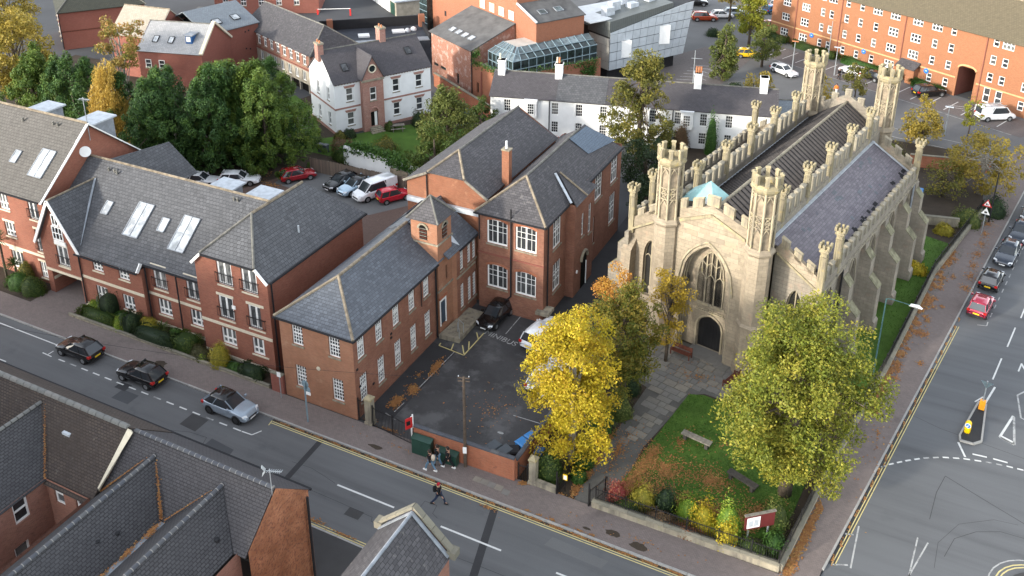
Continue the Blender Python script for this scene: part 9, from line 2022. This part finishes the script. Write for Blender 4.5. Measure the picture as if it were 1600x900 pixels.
bin_('blue wheelie bin behind the pale stone pillar', (-20.65, 46.4, .02), 'blue_dark', R(8), .62, 1.05); bin_('grey lidded bin in the yard corner, left of the pair', (-23.75, 45.6, .02), 'grey_plastic', R(-20), .8, .9); bin_('grey lidded bin in the yard corner, right of the pair', (-22.85, 45.55, .02), 'grey_plastic', R(-20), .8, .9); bin_('dark grey low bin next to the bright blue bins', (-22.3, 45.9, .02), 'black_matt', R(30), .7, .9); bin_('bright blue bin nearest the yard corner', (-22.05, 46.7, .02), 'blue_plastic', R(70), .75, 1.0); bin_('bright blue bin behind the first blue one', (-21.75, 47.55, .02), 'blue_plastic', R(70), .75, 1.0); bin_('dark bin at the left of the villa garden bins', (-66.6, 82.6, .02), 'grey_plastic'); bin_('dark bin at the right of the villa garden bins', (-65.9, 82.7, .02), 'grey_plastic'); bin_('blue bin behind the church east end', (-.4, 101.6, .02), 'blue_plastic', 0, .9, 1.1)
sh = thing('garden_shed', 'small bright blue garden shed at the end of the cottages', 'shed', (-55.6, 98.4, 0), R(15)); m = MB(); [facade(m, p, q, 0, 1.7) for p, q in (((-.7, -.7), (.7, -.7)), ((.7, -.7), (.7, .7)), ((.7, .7), (-.7, .7)), ((-.7, .7), (-.7, -.7)))]; m.build('wall', 'blue_plastic', sh); m = MB(); m.slab([(-.85, -.85, 1.65), (0, -.85, 2.2), (0, .85, 2.2), (-.85, .85, 1.65)], .05); m.slab([(0, -.85, 2.2), (.85, -.85, 1.65), (.85, .85, 1.65), (0, .85, 2.2)], .05); m.build('roof', 'blue_dark', sh); MB().box(-.3, -.73, .1, .3, -.7, 1.5).build('door', 'blue_dark', sh)
pt = thing('picnic_table', 'wooden picnic table on the villa lawn', 'picnic table', (-62.0, 92.6, .04), R(40)); MB().box(-.9, -.38, .7, .9, .38, .75).build('table_top', 'wood_grey', pt); [MB().box(-.9, y, .42, .9, y + .26, .46).build('seat', 'wood_grey', pt) for y in (-.85, .6)]; [MB().bar((x, s * .7, 0), (x, s * .2, .7), .08, .08).build('leg', 'wood_grey', pt) for x in (-.6, .6) for s in (-1, 1)]
sw = thing('climbing_frame', 'pale wooden climbing frame with rungs beside the villa side lawn', 'climbing frame', (-73.0, 87.6, .04), R(55)); [MB().bar((x, y, 0), (x * .9, 0, 2.3), .1, .1).build('leg', 'wood_grey', sw) for x in (-.9, .9) for y in (-1.1, 1.1)]; MB().bar((-1.0, 0, 2.3), (1.0, 0, 2.3), .1, .1).build('top_bar', 'wood_grey', sw); [MB().bar((-.9, -1.1 + i * .18, .02 + i * .38), (.9, -1.1 + i * .18, .02 + i * .38), .06, .06).build('rung', 'wood_grey', sw) for i in range(1, 6)]  # garden climbing frame with sloped rungs
br_ = thing('car_barrier', 'white and red raised barrier arm at the back lane', 'barrier', (-105.4, 133.0, 0), R(20)); MB().box(-.14, -.14, 0, .14, .14, 1.0).build('base', 'sign_red', br_); MB().bar((0, 0, 1.0), (6.2, 0, 1.35), .08, .08).build('arm', 'white', br_); MB().box(6.05, -.12, 0, 6.3, .12, 1.3).build('rest', 'sign_red', br_)
cn = thing('porch_canopy', 'small white canopy on posts over a red door in the church passage', 'canopy', fc(-35.5, 66.0), -CA); MB().box(-.9, -1.0, 2.3, .9, 1.0, 2.42).build('roof', 'render_white', cn); [MB().box(x, -.95, 0, x + .07, -.88, 2.3).build('post', 'white', cn) for x in (-.85, .78)]; MB().box(-.45, .93, 0, .45, 1.0, 2.0).build('door', 'sign_red', cn)
